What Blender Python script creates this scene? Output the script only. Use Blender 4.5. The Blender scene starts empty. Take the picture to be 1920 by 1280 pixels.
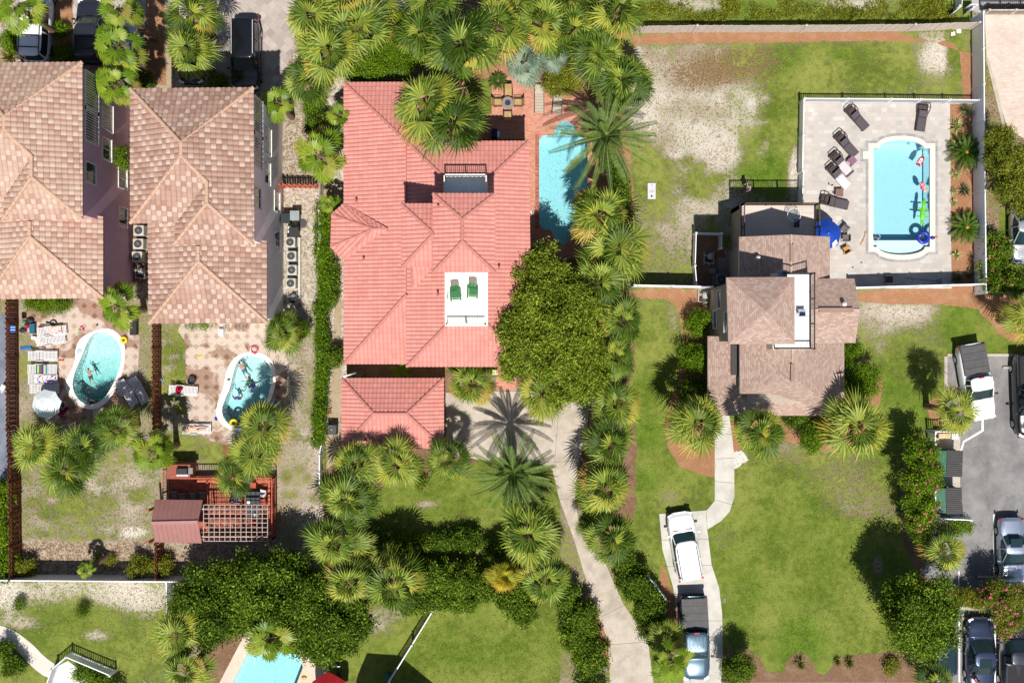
import bpy, math, random
import numpy as np
from mathutils import Vector, Matrix, geometry
PI=math.pi; R=math.radians
C=bpy.context.scene.collection
# ---------------- camera, sky, sun, exposure
S=27.0; H=74.0            # photo pixels per metre on the ground, camera height in metres
cam=bpy.data.cameras.new('camera'); cam.sensor_width=36; cam.lens=36*H/(1920/S); cam.clip_end=3000; cam.clip_start=1
co=bpy.data.objects.new('camera',cam); C.objects.link(co); co.location=(0,0,H); bpy.context.scene.camera=co
wd=bpy.data.worlds.new("World"); bpy.context.scene.world=wd; wd.use_nodes=True
nt=wd.node_tree; sky=nt.nodes.new('ShaderNodeTexSky'); sky.sky_type='NISHITA'; sky.sun_disc=False
sky.sun_elevation=R(62.5); sky.sun_rotation=R(176); nt.links.new(sky.outputs[0],nt.nodes['Background'].inputs[0]); nt.nodes['Background'].inputs[1].default_value=0.058
sl=bpy.data.lights.new('sun','SUN'); sl.energy=4.6; sl.angle=R(0.53); sl.color=(1,.955,.88)
so=bpy.data.objects.new('sun',sl); C.objects.link(so); so.rotation_euler=Vector((-.04,.52,-1)).to_track_quat('-Z','Y').to_euler()
vs=bpy.context.scene.view_settings; vs.view_transform='Standard'; vs.look='None'; vs.gamma=1; vs.exposure=0.42
# ---------------- helpers
def W(px,py,z=0.0):
    k=(1-z/H)/S; return Vector(((px-960)*k,(640-py)*k,z))
def G(px,py): p=W(px,py); return (p.x,p.y)
def lin(c): c=c/255; return c/12.92 if c<=.04045 else ((c+.055)/1.055)**2.4
def P(r,g,b,f=1.45): return tuple(min(.88,lin(x)/f) for x in (r,g,b))+(1,)   # base colour of a surface that shows as r,g,b in full sun
MATS={}
class N:
    def __init__(s,name):
        s.m=bpy.data.materials.new(name); s.m.use_nodes=True; s.t=s.m.node_tree; s.b=s.t.nodes['Principled BSDF']; s.o=s.t.nodes['Material Output']
        s.co=None
    def n(s,ty,**k):
        x=s.t.nodes.new(ty)
        for a,v in k.items(): setattr(x,a,v)
        return x
    def l(s,a,b): s.t.links.new(a,b)
    def coord(s,kind='Object'):
        if not s.co: s.co=s.n('ShaderNodeTexCoord')
        return s.co.outputs[kind]
    def noise(s,sc,det=4,rough=.6,vec=None,dist=0):
        x=s.n('ShaderNodeTexNoise'); x.inputs['Scale'].default_value=sc; x.inputs['Detail'].default_value=det; x.inputs['Roughness'].default_value=rough; x.inputs['Distortion'].default_value=dist
        s.l(vec or s.coord(),x.inputs['Vector']); return x.outputs['Fac']
    def math(s,op,a,b=None,c=None,clamp=False):
        x=s.n('ShaderNodeMath',operation=op,use_clamp=clamp)
        for i,v in enumerate((a,b,c)):
            if v is None: continue
            if isinstance(v,(int,float)): x.inputs[i].default_value=v
            else: s.l(v,x.inputs[i])
        return x.outputs[0]
    def mix(s,f,a,b,blend='MIX'):
        x=s.n('ShaderNodeMix',data_type='RGBA',blend_type=blend)
        for i,v in ((0,f),(6,a),(7,b)):
            if isinstance(v,(int,float)): x.inputs[i].default_value=v
            elif isinstance(v,tuple): x.inputs[i].default_value=v
            else: s.l(v,x.inputs[i])
        return x.outputs[2]
    def ramp(s,f,stops,interp='LINEAR'):
        x=s.n('ShaderNodeValToRGB'); s.l(f,x.inputs[0]); e=x.color_ramp.elements; x.color_ramp.interpolation=interp
        while len(e)>2: e.remove(e[-1])
        for i,(p,c) in enumerate(stops):
            q=e[i] if i<2 else e.new(p)
            q.position=p; q.color=c
        return x.outputs[0]
    def step(s,f,a,b):
        x=s.n('ShaderNodeMapRange',interpolation_type='SMOOTHSTEP'); s.l(f,x.inputs[0]); x.inputs[1].default_value=a; x.inputs[2].default_value=b; return x.outputs[0]
    def attr(s,name,out='Fac'):
        return s.n('ShaderNodeAttribute',attribute_name=name).outputs[out]
    def bump(s,h,st=.5,d=.05):
        x=s.n('ShaderNodeBump'); x.inputs['Strength'].default_value=st; x.inputs['Distance'].default_value=d; s.l(h,x.inputs['Height']); s.l(x.outputs[0],s.b.inputs['Normal'])
    def col(s,c):
        if isinstance(c,tuple): s.b.inputs['Base Color'].default_value=c
        else: s.l(c,s.b.inputs['Base Color'])
    def fin(s,rough=.7,spec=.4,metal=0,coat=0):
        s.b.inputs['Roughness'].default_value=rough; s.b.inputs['Specular IOR Level'].default_value=spec; s.b.inputs['Metallic'].default_value=metal; s.b.inputs['Coat Weight'].default_value=coat
        return s.m
def mat(name,c,rough=.7,metal=0,spec=.4,var=.12,sc=6,coat=0,c2=None,bump=0):
    if name in MATS: return MATS[name]
    n=N(name); f=n.noise(sc,5)
    c2=c2 or tuple(x*(1-var*2) for x in c[:3])+(1,)
    n.col(n.mix(n.step(f,.3,.7),c2,c))
    if bump: n.bump(n.noise(sc*4,4),.6,bump)
    MATS[name]=n.fin(rough,spec,metal,coat); return MATS[name]
RM={}
def rootm(o):
    while o is not None:
        if o.name in RM: return RM[o.name]
        o=o.parent
    return None
def tag(o,label=None,cat=None,group=None,kind=None):
    if label: o['label']=label
    if cat: o['category']=cat
    if group: o['group']=group
    if kind: o['kind']=kind
    return o
def thing(name,label,cat,loc=(0,0,0),rz=0,group=None,kind=None,sc=1):
    o=bpy.data.objects.new(name,None); C.objects.link(o); o.location=loc; o.rotation_euler=(0,0,rz); o.scale=(sc,)*3; o.empty_display_size=.3
    tag(o,label,cat,group,kind); RM[o.name]=(Matrix.Translation(Vector(loc))@Matrix.Rotation(rz,4,'Z')@Matrix.Scale(sc,4)).inverted(); return o
class MB:
    def __init__(s): s.v=[]; s.f=[]; s.uv=None
    def add(s,vs,fs):
        b=len(s.v); s.v+=[tuple(v) for v in vs]; s.f+=[tuple(i+b for i in f) for f in fs]; return s
    def box(s,x0,y0,z0,x1,y1,z1):
        x0,x1=sorted((x0,x1)); y0,y1=sorted((y0,y1))
        return s.add([(x0,y0,z0),(x1,y0,z0),(x1,y1,z0),(x0,y1,z0),(x0,y0,z1),(x1,y0,z1),(x1,y1,z1),(x0,y1,z1)],[(0,3,2,1),(4,5,6,7),(0,1,5,4),(1,2,6,5),(2,3,7,6),(3,0,4,7)])
    def obox(s,cx,cy,cz,sx,sy,sz,rz=0,rx=0):
        M=Matrix.Translation((cx,cy,cz))@Matrix.Rotation(rz,4,'Z')@Matrix.Rotation(rx,4,'X'); t=MB().box(-sx/2,-sy/2,-sz/2,sx/2,sy/2,sz/2)
        return s.add([M@Vector(v) for v in t.v],t.f)
    def bar(s,p,q,w,h=None):
        p=Vector(p);q=Vector(q); d=(q-p); L=d.length
        if L<1e-6: return s
        M=Matrix.Translation((p+q)/2)@d.to_track_quat('X','Z').to_matrix().to_4x4(); t=MB().box(-L/2,-w/2,-(h or w)/2,L/2,w/2,(h or w)/2)
        return s.add([M@Vector(v) for v in t.v],t.f)
    def tube(s,p,q,r0,r1=None,n=8,cap=True):
        p=Vector(p);q=Vector(q); r1=r0 if r1 is None else r1; M=(q-p).to_track_quat('Z','Y').to_matrix(); vs=[]
        for c,r in ((p,r0),(q,r1)):
            for i in range(n): a=2*PI*i/n; vs.append(c+M@Vector((r*math.cos(a),r*math.sin(a),0)))
        fs=[(i,(i+1)%n,n+(i+1)%n,n+i) for i in range(n)]
        if cap: fs+=[tuple(range(n))[::-1],tuple(range(n,2*n))]
        return s.add(vs,fs)
    def path(s,pts,r,n=6):
        for a,b in zip(pts,pts[1:]): s.tube(a,b,r,n=n)
        return s
    def lathe(s,cx,cy,prof,n=16,sx=1,sy=1,rz=0):
        vs=[];fs=[]
        for r,z in prof:
            for i in range(n):
                a=2*PI*i/n; x=r*sx*math.cos(a); y=r*sy*math.sin(a); vs.append((cx+x*math.cos(rz)-y*math.sin(rz),cy+x*math.sin(rz)+y*math.cos(rz),z))
        for k in range(len(prof)-1):
            for i in range(n): fs.append((k*n+i,k*n+(i+1)%n,(k+1)*n+(i+1)%n,(k+1)*n+i))
        fs+=[tuple(range(n))[::-1],tuple(range((len(prof)-1)*n,len(prof)*n))]
        return s.add(vs,fs)
    def prism(s,pts,z0,z1):
        n=len(pts); area=sum(pts[i][0]*pts[(i+1)%n][1]-pts[(i+1)%n][0]*pts[i][1] for i in range(n))
        if area<0: pts=list(pts)[::-1]
        tri=geometry.tessellate_polygon([[Vector((x,y,0)) for x,y in [p[:2] for p in pts]]])
        vs=[(p[0],p[1],z0) for p in pts]+[(p[0],p[1],z1) for p in pts]
        fs=[(i,(i+1)%n,n+(i+1)%n,n+i) for i in range(n)]
        for t in tri:
            a,b,c=t; ar=(pts[b][0]-pts[a][0])*(pts[c][1]-pts[a][1])-(pts[c][0]-pts[a][0])*(pts[b][1]-pts[a][1])
            if ar<0: a,b,c=c,b,a
            fs.append((a+n,b+n,c+n)); fs.append((c,b,a))
        return s.add(vs,fs)
    def torus(s,c,R0,r,n=20,m=8,a0=0,a1=2*PI,sq=1):
        vs=[];fs=[]; full=abs(a1-a0-2*PI)<1e-4; cnt=n if full else n+1
        for i in range(cnt):
            a=a0+(a1-a0)*i/n
            for j in range(m):
                b=2*PI*j/m; rr=R0+r*math.cos(b); vs.append((c[0]+rr*math.cos(a),c[1]+rr*math.sin(a)*sq,c[2]+r*math.sin(b)))
        for i in range(n):
            i2=(i+1)%cnt
            for j in range(m): fs.append((i*m+j,i2*m+j,i2*m+(j+1)%m,i*m+(j+1)%m))
        return s.add(vs,fs)
    def ball(s,c,rx,ry=None,rz=None,n=10,m=7):
        ry=ry or rx; rz=rz or rx; vs=[(c[0],c[1],c[2]-rz)];fs=[]
        for k in range(1,m):
            t=PI*k/m
            for i in range(n): a=2*PI*i/n; vs.append((c[0]+rx*math.sin(t)*math.cos(a),c[1]+ry*math.sin(t)*math.sin(a),c[2]-rz*math.cos(t)))
        vs.append((c[0],c[1],c[2]+rz)); L=len(vs)-1
        for i in range(n):
            fs.append((0,1+(i+1)%n,1+i)); fs.append((L,L-n+i,L-n+(i+1)%n))
            for k in range(m-2): b=1+k*n; fs.append((b+i,b+(i+1)%n,b+n+(i+1)%n,b+n+i))
        return s.add(vs,fs)
    def build(s,name,m,parent=None,smooth=False,world=False,label=None,bevel=0):
        me=bpy.data.meshes.new(name); v=s.v
        if world and parent is not None:
            M=rootm(parent)
            if M is not None: v=[M@Vector(p) for p in v]
        me.from_pydata([tuple(p) for p in v],[],s.f); me.update()
        if s.uv:
            l=me.uv_layers.new(name='UVMap'); l.data.foreach_set('uv',np.array([c for f in s.uv for u in f for c in u],dtype=np.float32))
        me.materials.append(m)
        if smooth: me.polygons.foreach_set('use_smooth',[True]*len(me.polygons))
        o=bpy.data.objects.new(name,me); C.objects.link(o)
        if parent is not None: o.parent=parent
        if bevel:
            b=o.modifiers.new('bevel','BEVEL'); b.width=bevel; b.segments=2; b.limit_method='ANGLE'
        if label: o['label']=label
        return o
def kids(o): return [c for c in bpy.data.objects if c.parent==o]
def copy_tree(o,loc,rz=None,label=None,group=None,sc=None,ch=None):
    r=o.copy(); C.objects.link(r); r.location=loc
    if rz is not None: r.rotation_euler=(0,0,rz)
    if sc: r.scale=(sc,)*3
    if label: r['label']=label
    if group: r['group']=group
    for c in (ch if ch is not None else kids(o)):
        d=c.copy(); C.objects.link(d); d.parent=r
        for g in kids(c): e=g.copy(); C.objects.link(e); e.parent=d
    return r
def npmesh(name,V,F,m,parent=None,tint=None,smooth=False):
    me=bpy.data.meshes.new(name); V=np.asarray(V,dtype=np.float32); F=np.asarray(F,dtype=np.int32); k=F.shape[1]
    me.vertices.add(len(V)); me.vertices.foreach_set('co',V.ravel()); me.loops.add(F.size); me.loops.foreach_set('vertex_index',F.ravel())
    me.polygons.add(len(F)); me.polygons.foreach_set('loop_start',np.arange(0,F.size,k,dtype=np.int32)); me.update(calc_edges=True)
    if smooth: me.polygons.foreach_set('use_smooth',np.ones(len(F),dtype=bool))
    if tint is not None:
        a=me.attributes.new('tint','FLOAT','FACE'); a.data.foreach_set('value',np.asarray(tint,dtype=np.float32))
    me.materials.append(m); o=bpy.data.objects.new(name,me); C.objects.link(o)
    if parent is not None: o.parent=parent
    return o
def pin(x,y,poly):
    c=np.zeros(np.shape(x),dtype=bool); n=len(poly)
    for i in range(n):
        x0,y0=poly[i]; x1,y1=poly[(i+1)%n]
        if y0==y1: continue
        q=((y0>y)!=(y1>y))&(x<(x1-x0)*(y-y0)/(y1-y0)+x0); c^=q
    return c
def smooth_poly(pts,it=2):
    for _ in range(it):
        o=[]
        for i in range(len(pts)):
            a=pts[i]; b=pts[(i+1)%len(pts)]; o+=[(a[0]*.75+b[0]*.25,a[1]*.75+b[1]*.25),(a[0]*.25+b[0]*.75,a[1]*.25+b[1]*.75)]
        pts=o
    return pts
def rough_poly(pts,step=7,amp=2.2,seed=1):
    rn=random.Random(seed); o=[]
    for i in range(len(pts)):
        a=pts[i]; b=pts[(i+1)%len(pts)]; L=math.hypot(b[0]-a[0],b[1]-a[1]); n=max(1,int(L/step))
        for k in range(n): t=k/n; o.append((a[0]+(b[0]-a[0])*t+rn.uniform(-amp,amp),a[1]+(b[1]-a[1])*t+rn.uniform(-amp,amp)))
    return o
def sheet(name,pts,z,m,holes=(),label=None,kind='structure',cat=None,thick=0):
    loops=[[Vector((*G(*p),z)) for p in pts]]+[[Vector((*G(*p),z)) for p in h] for h in holes]
    allv=[v for l in loops for v in l]; tri=geometry.tessellate_polygon(loops); mb=MB(); fs=[]
    for a,b,c in tri:
        A,B,D=allv[a],allv[b],allv[c]; ar=(B.x-A.x)*(D.y-A.y)-(D.x-A.x)*(B.y-A.y)
        if abs(ar)<1e-9: continue
        fs.append((a,b,c) if ar>0 else (c,b,a))
    mb.add(allv,fs)
    if thick:
        b=0
        for l in loops:
            n=len(l); mb.add([(v.x,v.y,v.z) for v in l]+[(v.x,v.y,v.z-thick) for v in l],[(i,n+i,n+(i+1)%n,(i+1)%n) for i in range(n)])
    o=mb.build(name,m); tag(o,label,cat,None,kind); return o
# ---------------- ground materials
def mat_ground():
    n=N('ground_soil_and_grass'); g=n.attr('grass'); w=n.attr('white'); d=n.attr('lush')
    a=n.noise(2.2,8,.72); b=n.noise(9,6,.75); f=n.noise(34,3,.7); big=n.noise(.35,4,.55)
    m4=n.noise(4.2,5,.7); comb=n.math('ADD',n.math('ADD',n.math('MULTIPLY',a,.45),n.math('MULTIPLY',b,.6)),n.math('MULTIPLY_ADD',m4,.55,-.30))
    gm=n.step(n.math('ADD',comb,n.math('ADD',n.math('MULTIPLY_ADD',g,.36,-.18),n.math('MULTIPLY_ADD',big,.3,-.15))),.455,.54)
    gcol=n.mix(n.step(n.math('ADD',n.math('MULTIPLY',a,.5),n.math('MULTIPLY',big,.5)),.38,.62),P(104,126,40,1.5),P(180,184,96,1.5))
    gcol=n.mix(n.step(f,.3,.72),n.mix(.5,gcol,P(88,104,30)),gcol)
    gcol=n.mix(n.math('MULTIPLY',d,.75,clamp=True),gcol,n.mix(n.step(n.math('ADD',n.math('MULTIPLY',b,.6),n.math('MULTIPLY',n.noise(1.3,5,.65),.4)),.4,.6),P(66,104,20,1.5),P(124,152,46,1.5)))
    sand=n.mix(n.step(comb,.36,.62),P(212,198,176,1.55),P(246,238,226,1.45))
    dirt=n.mix(n.step(b,.32,.62),P(100,76,48,1.55),P(176,146,110,1.55))
    soil=n.mix(n.math('ADD',w,n.math('MULTIPLY_ADD',comb,3.4,-1.7),clamp=True),dirt,sand)
    soil=n.mix(n.math('MULTIPLY',n.step(f,.62,.8),.5),soil,P(92,80,58))
    n.col(n.mix(gm,soil,gcol)); n.bump(n.math('ADD',n.math('MULTIPLY',gm,.35),n.math('ADD',b,f)),.75,.055); return n.fin(.95,.15)
def mat_mulch(name,c1,c2,c3):
    n=N(name); b=n.noise(14,6,.8); a=n.noise(1.2,4); f=n.noise(60,2,.7)
    c=n.ramp(b,[(.32,c1),(.52,c2),(.72,c3)]); c=n.mix(n.math('MULTIPLY',n.step(a,.45,.7),.35),c,c3); c=n.mix(n.math('MULTIPLY',n.step(f,.55,.7),.4),c,c1)
    n.col(c); n.bump(n.math('ADD',b,f),.9,.05); return n.fin(.95,.15)
def mat_concrete(name,c1,c2,sc=1.0,crack=0):
    n=N(name); a=n.noise(.9*sc,6,.65); b=n.noise(18,5,.7); st=n.noise(.35,5,.6,dist=1.2)
    c=n.mix(n.step(a,.3,.7),c1,c2); c=n.mix(n.math('MULTIPLY',n.step(st,.5,.72),.35),c,tuple(x*.62 for x in c1[:3])+(1,)); c=n.mix(n.math('MULTIPLY',n.step(b,.5,.75),.22),c,tuple(x*.7 for x in c1[:3])+(1,))
    if crack:
        v=n.n('ShaderNodeTexVoronoi'); v.feature='DISTANCE_TO_EDGE'; v.inputs['Scale'].default_value=.22; mp=n.n('ShaderNodeVectorMath',operation='ADD'); nz=n.n('ShaderNodeTexNoise'); nz.inputs['Scale'].default_value=1.5; n.l(n.coord(),nz.inputs['Vector']); n.l(n.coord(),mp.inputs[0]); n.l(nz.outputs['Color'],mp.inputs[1]); n.l(mp.outputs[0],v.inputs['Vector'])
        c=n.mix(n.math('MULTIPLY',n.math('LESS_THAN',v.outputs[0],.006),.2),c,tuple(x*.35 for x in c1[:3])+(1,)); oil=n.noise(.9,3,.5); c=n.mix(n.math('MULTIPLY',n.step(oil,.62,.74),.4),c,tuple(x*.5 for x in c1[:3])+(1,)); c=n.mix(n.math('MULTIPLY',n.step(oil,.2,.34),.0),c,c2)
    n.col(c); n.bump(b,.3,.01); return n.fin(.88,.25)
def mat_pavers(name,cols,mortar,w,h,rot=0,off=.5,stain=None,mort=.012):
    n=N(name); m=n.n('ShaderNodeMapping'); n.l(n.coord(),m.inputs[0]); m.inputs['Rotation'].default_value=(0,0,rot)
    br=n.n('ShaderNodeTexBrick'); n.l(m.outputs[0],br.inputs['Vector']); br.offset=off; br.inputs['Scale'].default_value=1; br.inputs['Brick Width'].default_value=w; br.inputs['Row Height'].default_value=h; br.inputs['Mortar Size'].default_value=mort
    br.inputs['Color1'].default_value=(0,0,0,1); br.inputs['Color2'].default_value=(1,1,1,1); br.inputs['Mortar'].default_value=(.5,.5,.5,1); br.inputs['Bias'].default_value=0
    c=n.ramp(br.outputs['Color'],[(i/(len(cols)-1),x) for i,x in enumerate(cols)]); a=n.noise(.6,5,.65); b=n.noise(12,5)
    c=n.mix(n.math('MULTIPLY',br.outputs['Fac'],.55),c,mortar); c=n.mix(n.math('MULTIPLY',n.step(a,.42,.7),.3),c,stain or tuple(x*.65 for x in cols[0][:3])+(1,)); c=n.mix(n.math('MULTIPLY',b,.25),c,mortar)
    n.col(c); n.bump(n.math('SUBTRACT',b,n.math('MULTIPLY',br.outputs['Fac'],1.)),.4,.012); return n.fin(.85,.25)
def mat_diamond(name):
    n=N(name); m=n.n('ShaderNodeMapping'); n.l(n.coord(),m.inputs[0]); m.inputs['Rotation'].default_value=(0,0,R(45))
    ch=n.n('ShaderNodeTexBrick'); n.l(m.outputs[0],ch.inputs['Vector']); ch.offset=0; ch.inputs['Scale'].default_value=1; ch.inputs['Brick Width'].default_value=.5; ch.inputs['Row Height'].default_value=.5; ch.inputs['Mortar Size'].default_value=.1; ch.inputs['Mortar Smooth'].default_value=.1
    k=n.n('ShaderNodeTexChecker'); n.l(m.outputs[0],k.inputs[0]); k.inputs['Scale'].default_value=2.0
    wet=n.step(n.attr('wet'),.35,.55) if False else n.step(n.noise(.32,6,.6,dist=.8),.5,.56)
    base=n.mix(n.noise(7,4),P(196,176,160),P(226,210,196)); dia=n.mix(n.noise(7,4),P(172,140,120),P(196,168,148))
    wb=n.mix(n.noise(7,4),P(150,118,98),P(184,154,134)); wdk=P(126,88,68)
    f=n.math('MULTIPLY',n.math('SUBTRACT',1,ch.outputs['Fac']),k.outputs['Fac'])
    c=n.mix(n.math('MULTIPLY',f,.8),base,dia); c2=n.mix(n.math('MULTIPLY',f,.8),wb,wdk); n.col(n.mix(wet,c,c2)); n.bump(n.noise(12,3),.3,.01); return n.fin(.8,.3)
M_GROUND=mat_ground()
M_MULCH=mat_mulch('pine_straw_mulch',P(150,98,64),P(196,144,106),P(222,180,146))
M_MULCHD=mat_mulch('dark_soil_mulch',P(104,74,54),P(156,122,96),P(196,166,140))
M_SAND=mat_mulch('pale_sand',P(170,146,112,1.6),P(218,196,162,1.6),P(240,224,196,1.6))
M_CONC=mat_concrete('driveway_concrete',P(190,178,162),P(218,206,192),1.0,1)
M_CONCL=mat_concrete('walk_concrete',P(204,200,190),P(228,224,216))
M_ASPH=mat_concrete('asphalt',P(128,126,126),P(164,161,160),.6,1)
M_BRICKR=mat_pavers('red_brick_paving',[P(206,134,112),P(224,156,132),P(236,174,150)],P(198,150,128),.22,.11)
M_PAVW=mat_pavers('pale_stone_pavers',[P(206,200,196,1.6),P(226,218,208,1.6),P(220,206,196,1.6),P(236,232,226,1.6)],P(202,196,190),.42,.30)
M_PAVB=mat_pavers('beige_brick_drive',[P(226,204,188),P(236,216,202),P(242,226,212)],P(212,192,178),.3,.15)
M_PAVD=mat_pavers('grey_paver_drive',[P(176,164,158),P(202,188,180),P(214,200,190)],P(170,156,150),.5,.5,R(45))
M_DIA=mat_diamond('diamond_pattern_pavers')
M_PAINT=mat('white_line_paint',P(236,234,228,1.1),.7,var=.06)
M_COPE=mat('pool_coping_white',P(240,234,222,1.15),.75,var=.05,sc=3)
M_COPEP=mat('pool_coping_peach',P(246,228,208,1.2),.75,var=.05,sc=3)
M_COPEG=mat_pavers('grey_border_pavers',[P(168,166,168),P(188,186,188),P(198,196,196)],P(150,148,150),.2,.3)
# ---------------- pools outlines (photo pixels at ground level)
def z4(pts,ox,oy,s=4): return [(ox+x/s,oy+y/s) for x,y in pts]
A_W=z4([(740,85),(800,90),(860,130),(905,190),(915,280),(895,380),(855,470),(805,560),(745,615),(680,638),(620,620),(570,570),(545,500),(550,430),(580,350),(620,260),(650,180),(690,110)],0,600)
A_C=z4([(790,55),(870,80),(930,150),(945,250),(925,380),(880,490),(830,590),(760,650),(690,672),(610,655),(540,600),(495,520),(495,450),(530,390),(565,310),(570,200),(610,130),(690,85)],0,600)
B_W=z4([(700,262),(770,285),(825,345),(842,430),(825,540),(780,640),(710,730),(650,790),(600,812),(540,800),(480,740),(462,670),(490,590),(530,500),(550,400),(580,310),(630,270)],300,600)
B_C=z4([(700,235),(780,250),(840,300),(872,380),(865,500),(830,610),(780,700),(720,790),(660,830),(590,838),(520,820),(450,770),(415,700),(440,600),(480,500),(495,390),(540,300),(610,245)],300,600)
A_W,A_C,B_W,B_C=[smooth_poly(p,1) for p in (A_W,A_C,B_W,B_C)]
C_W=[(1011,262),(1018,254),(1038,254),(1042,238),(1052,228),(1064,227),(1076,236),(1082,254),(1102,262),(1102,420),(1078,428),(1068,436),(1068,448),(1061,456),(1052,458),(1043,452),(1037,440),(1032,431),(1018,429),(1011,420)]
def arc(cx,cy,r,a0,a1,n=10,ry=None): ry=ry or r; return [(cx+r*math.cos(R(a0+(a1-a0)*i/n)),cy-ry*math.sin(R(a0+(a1-a0)*i/n))) for i in range(n+1)]
D_W=arc(1690,277,42,180,0,12,14)+[(1743,277),(1743,463),(1736,463)]+arc(1690,463,44,0,-180,12,15)+[(1637,463),(1637,277)]
D_W=[(1637,278)]+arc(1690,278,42,180,0,12,15)+[(1743,278),(1743,463)]+arc(1690,463,44,0,-180,12,15)+[(1637,463)]
D_C=[(1628,269),(1644,269)]+arc(1690,270,45,165,15,12,15)+[(1736,269),(1753,269),(1753,472),(1741,472)]+arc(1690,472,46,-15,-165,12,15)+[(1640,472),(1628,472),(1628,298),(1618,298),(1618,284),(1628,284)]
D_G=[(1622,264),(1644,264)]+arc(1690,265,48,160,20,12,15)+[(1736,264),(1758,264),(1758,477),(1741,477)]+arc(1690,477,49,-20,-160,12,15)+[(1640,477),(1623,477),(1623,303),(1613,303),(1613,279),(1622,279)]
E_W=[(471,1211),(558,1216),(568,1250),(545,1310),(420,1310)]
E_D=[(457,1192),(560,1200),(580,1212),(620,1240),(590,1320),(390,1320)]
def mid(a,t=.5):
    cx=sum(p[0] for p in a)/len(a); cy=sum(p[1] for p in a)/len(a); return cx,cy
def grow(poly,d):
    n=len(poly); ar=sum(poly[i][0]*poly[(i+1)%n][1]-poly[(i+1)%n][0]*poly[i][1] for i in range(n)); s=1 if ar>0 else -1; o=[]
    for i in range(n):
        a=poly[i-1]; b=poly[i]; c=poly[(i+1)%n]; e1=(b[0]-a[0],b[1]-a[1]); e2=(c[0]-b[0],c[1]-b[1]); l1=math.hypot(*e1) or 1; l2=math.hypot(*e2) or 1
        nx=(e1[1]/l1+e2[1]/l2)*s; ny=-(e1[0]/l1+e2[0]/l2)*s; l=math.hypot(nx,ny) or 1; o.append((b[0]+nx/l*d,b[1]+ny/l*d))
    return o
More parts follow.
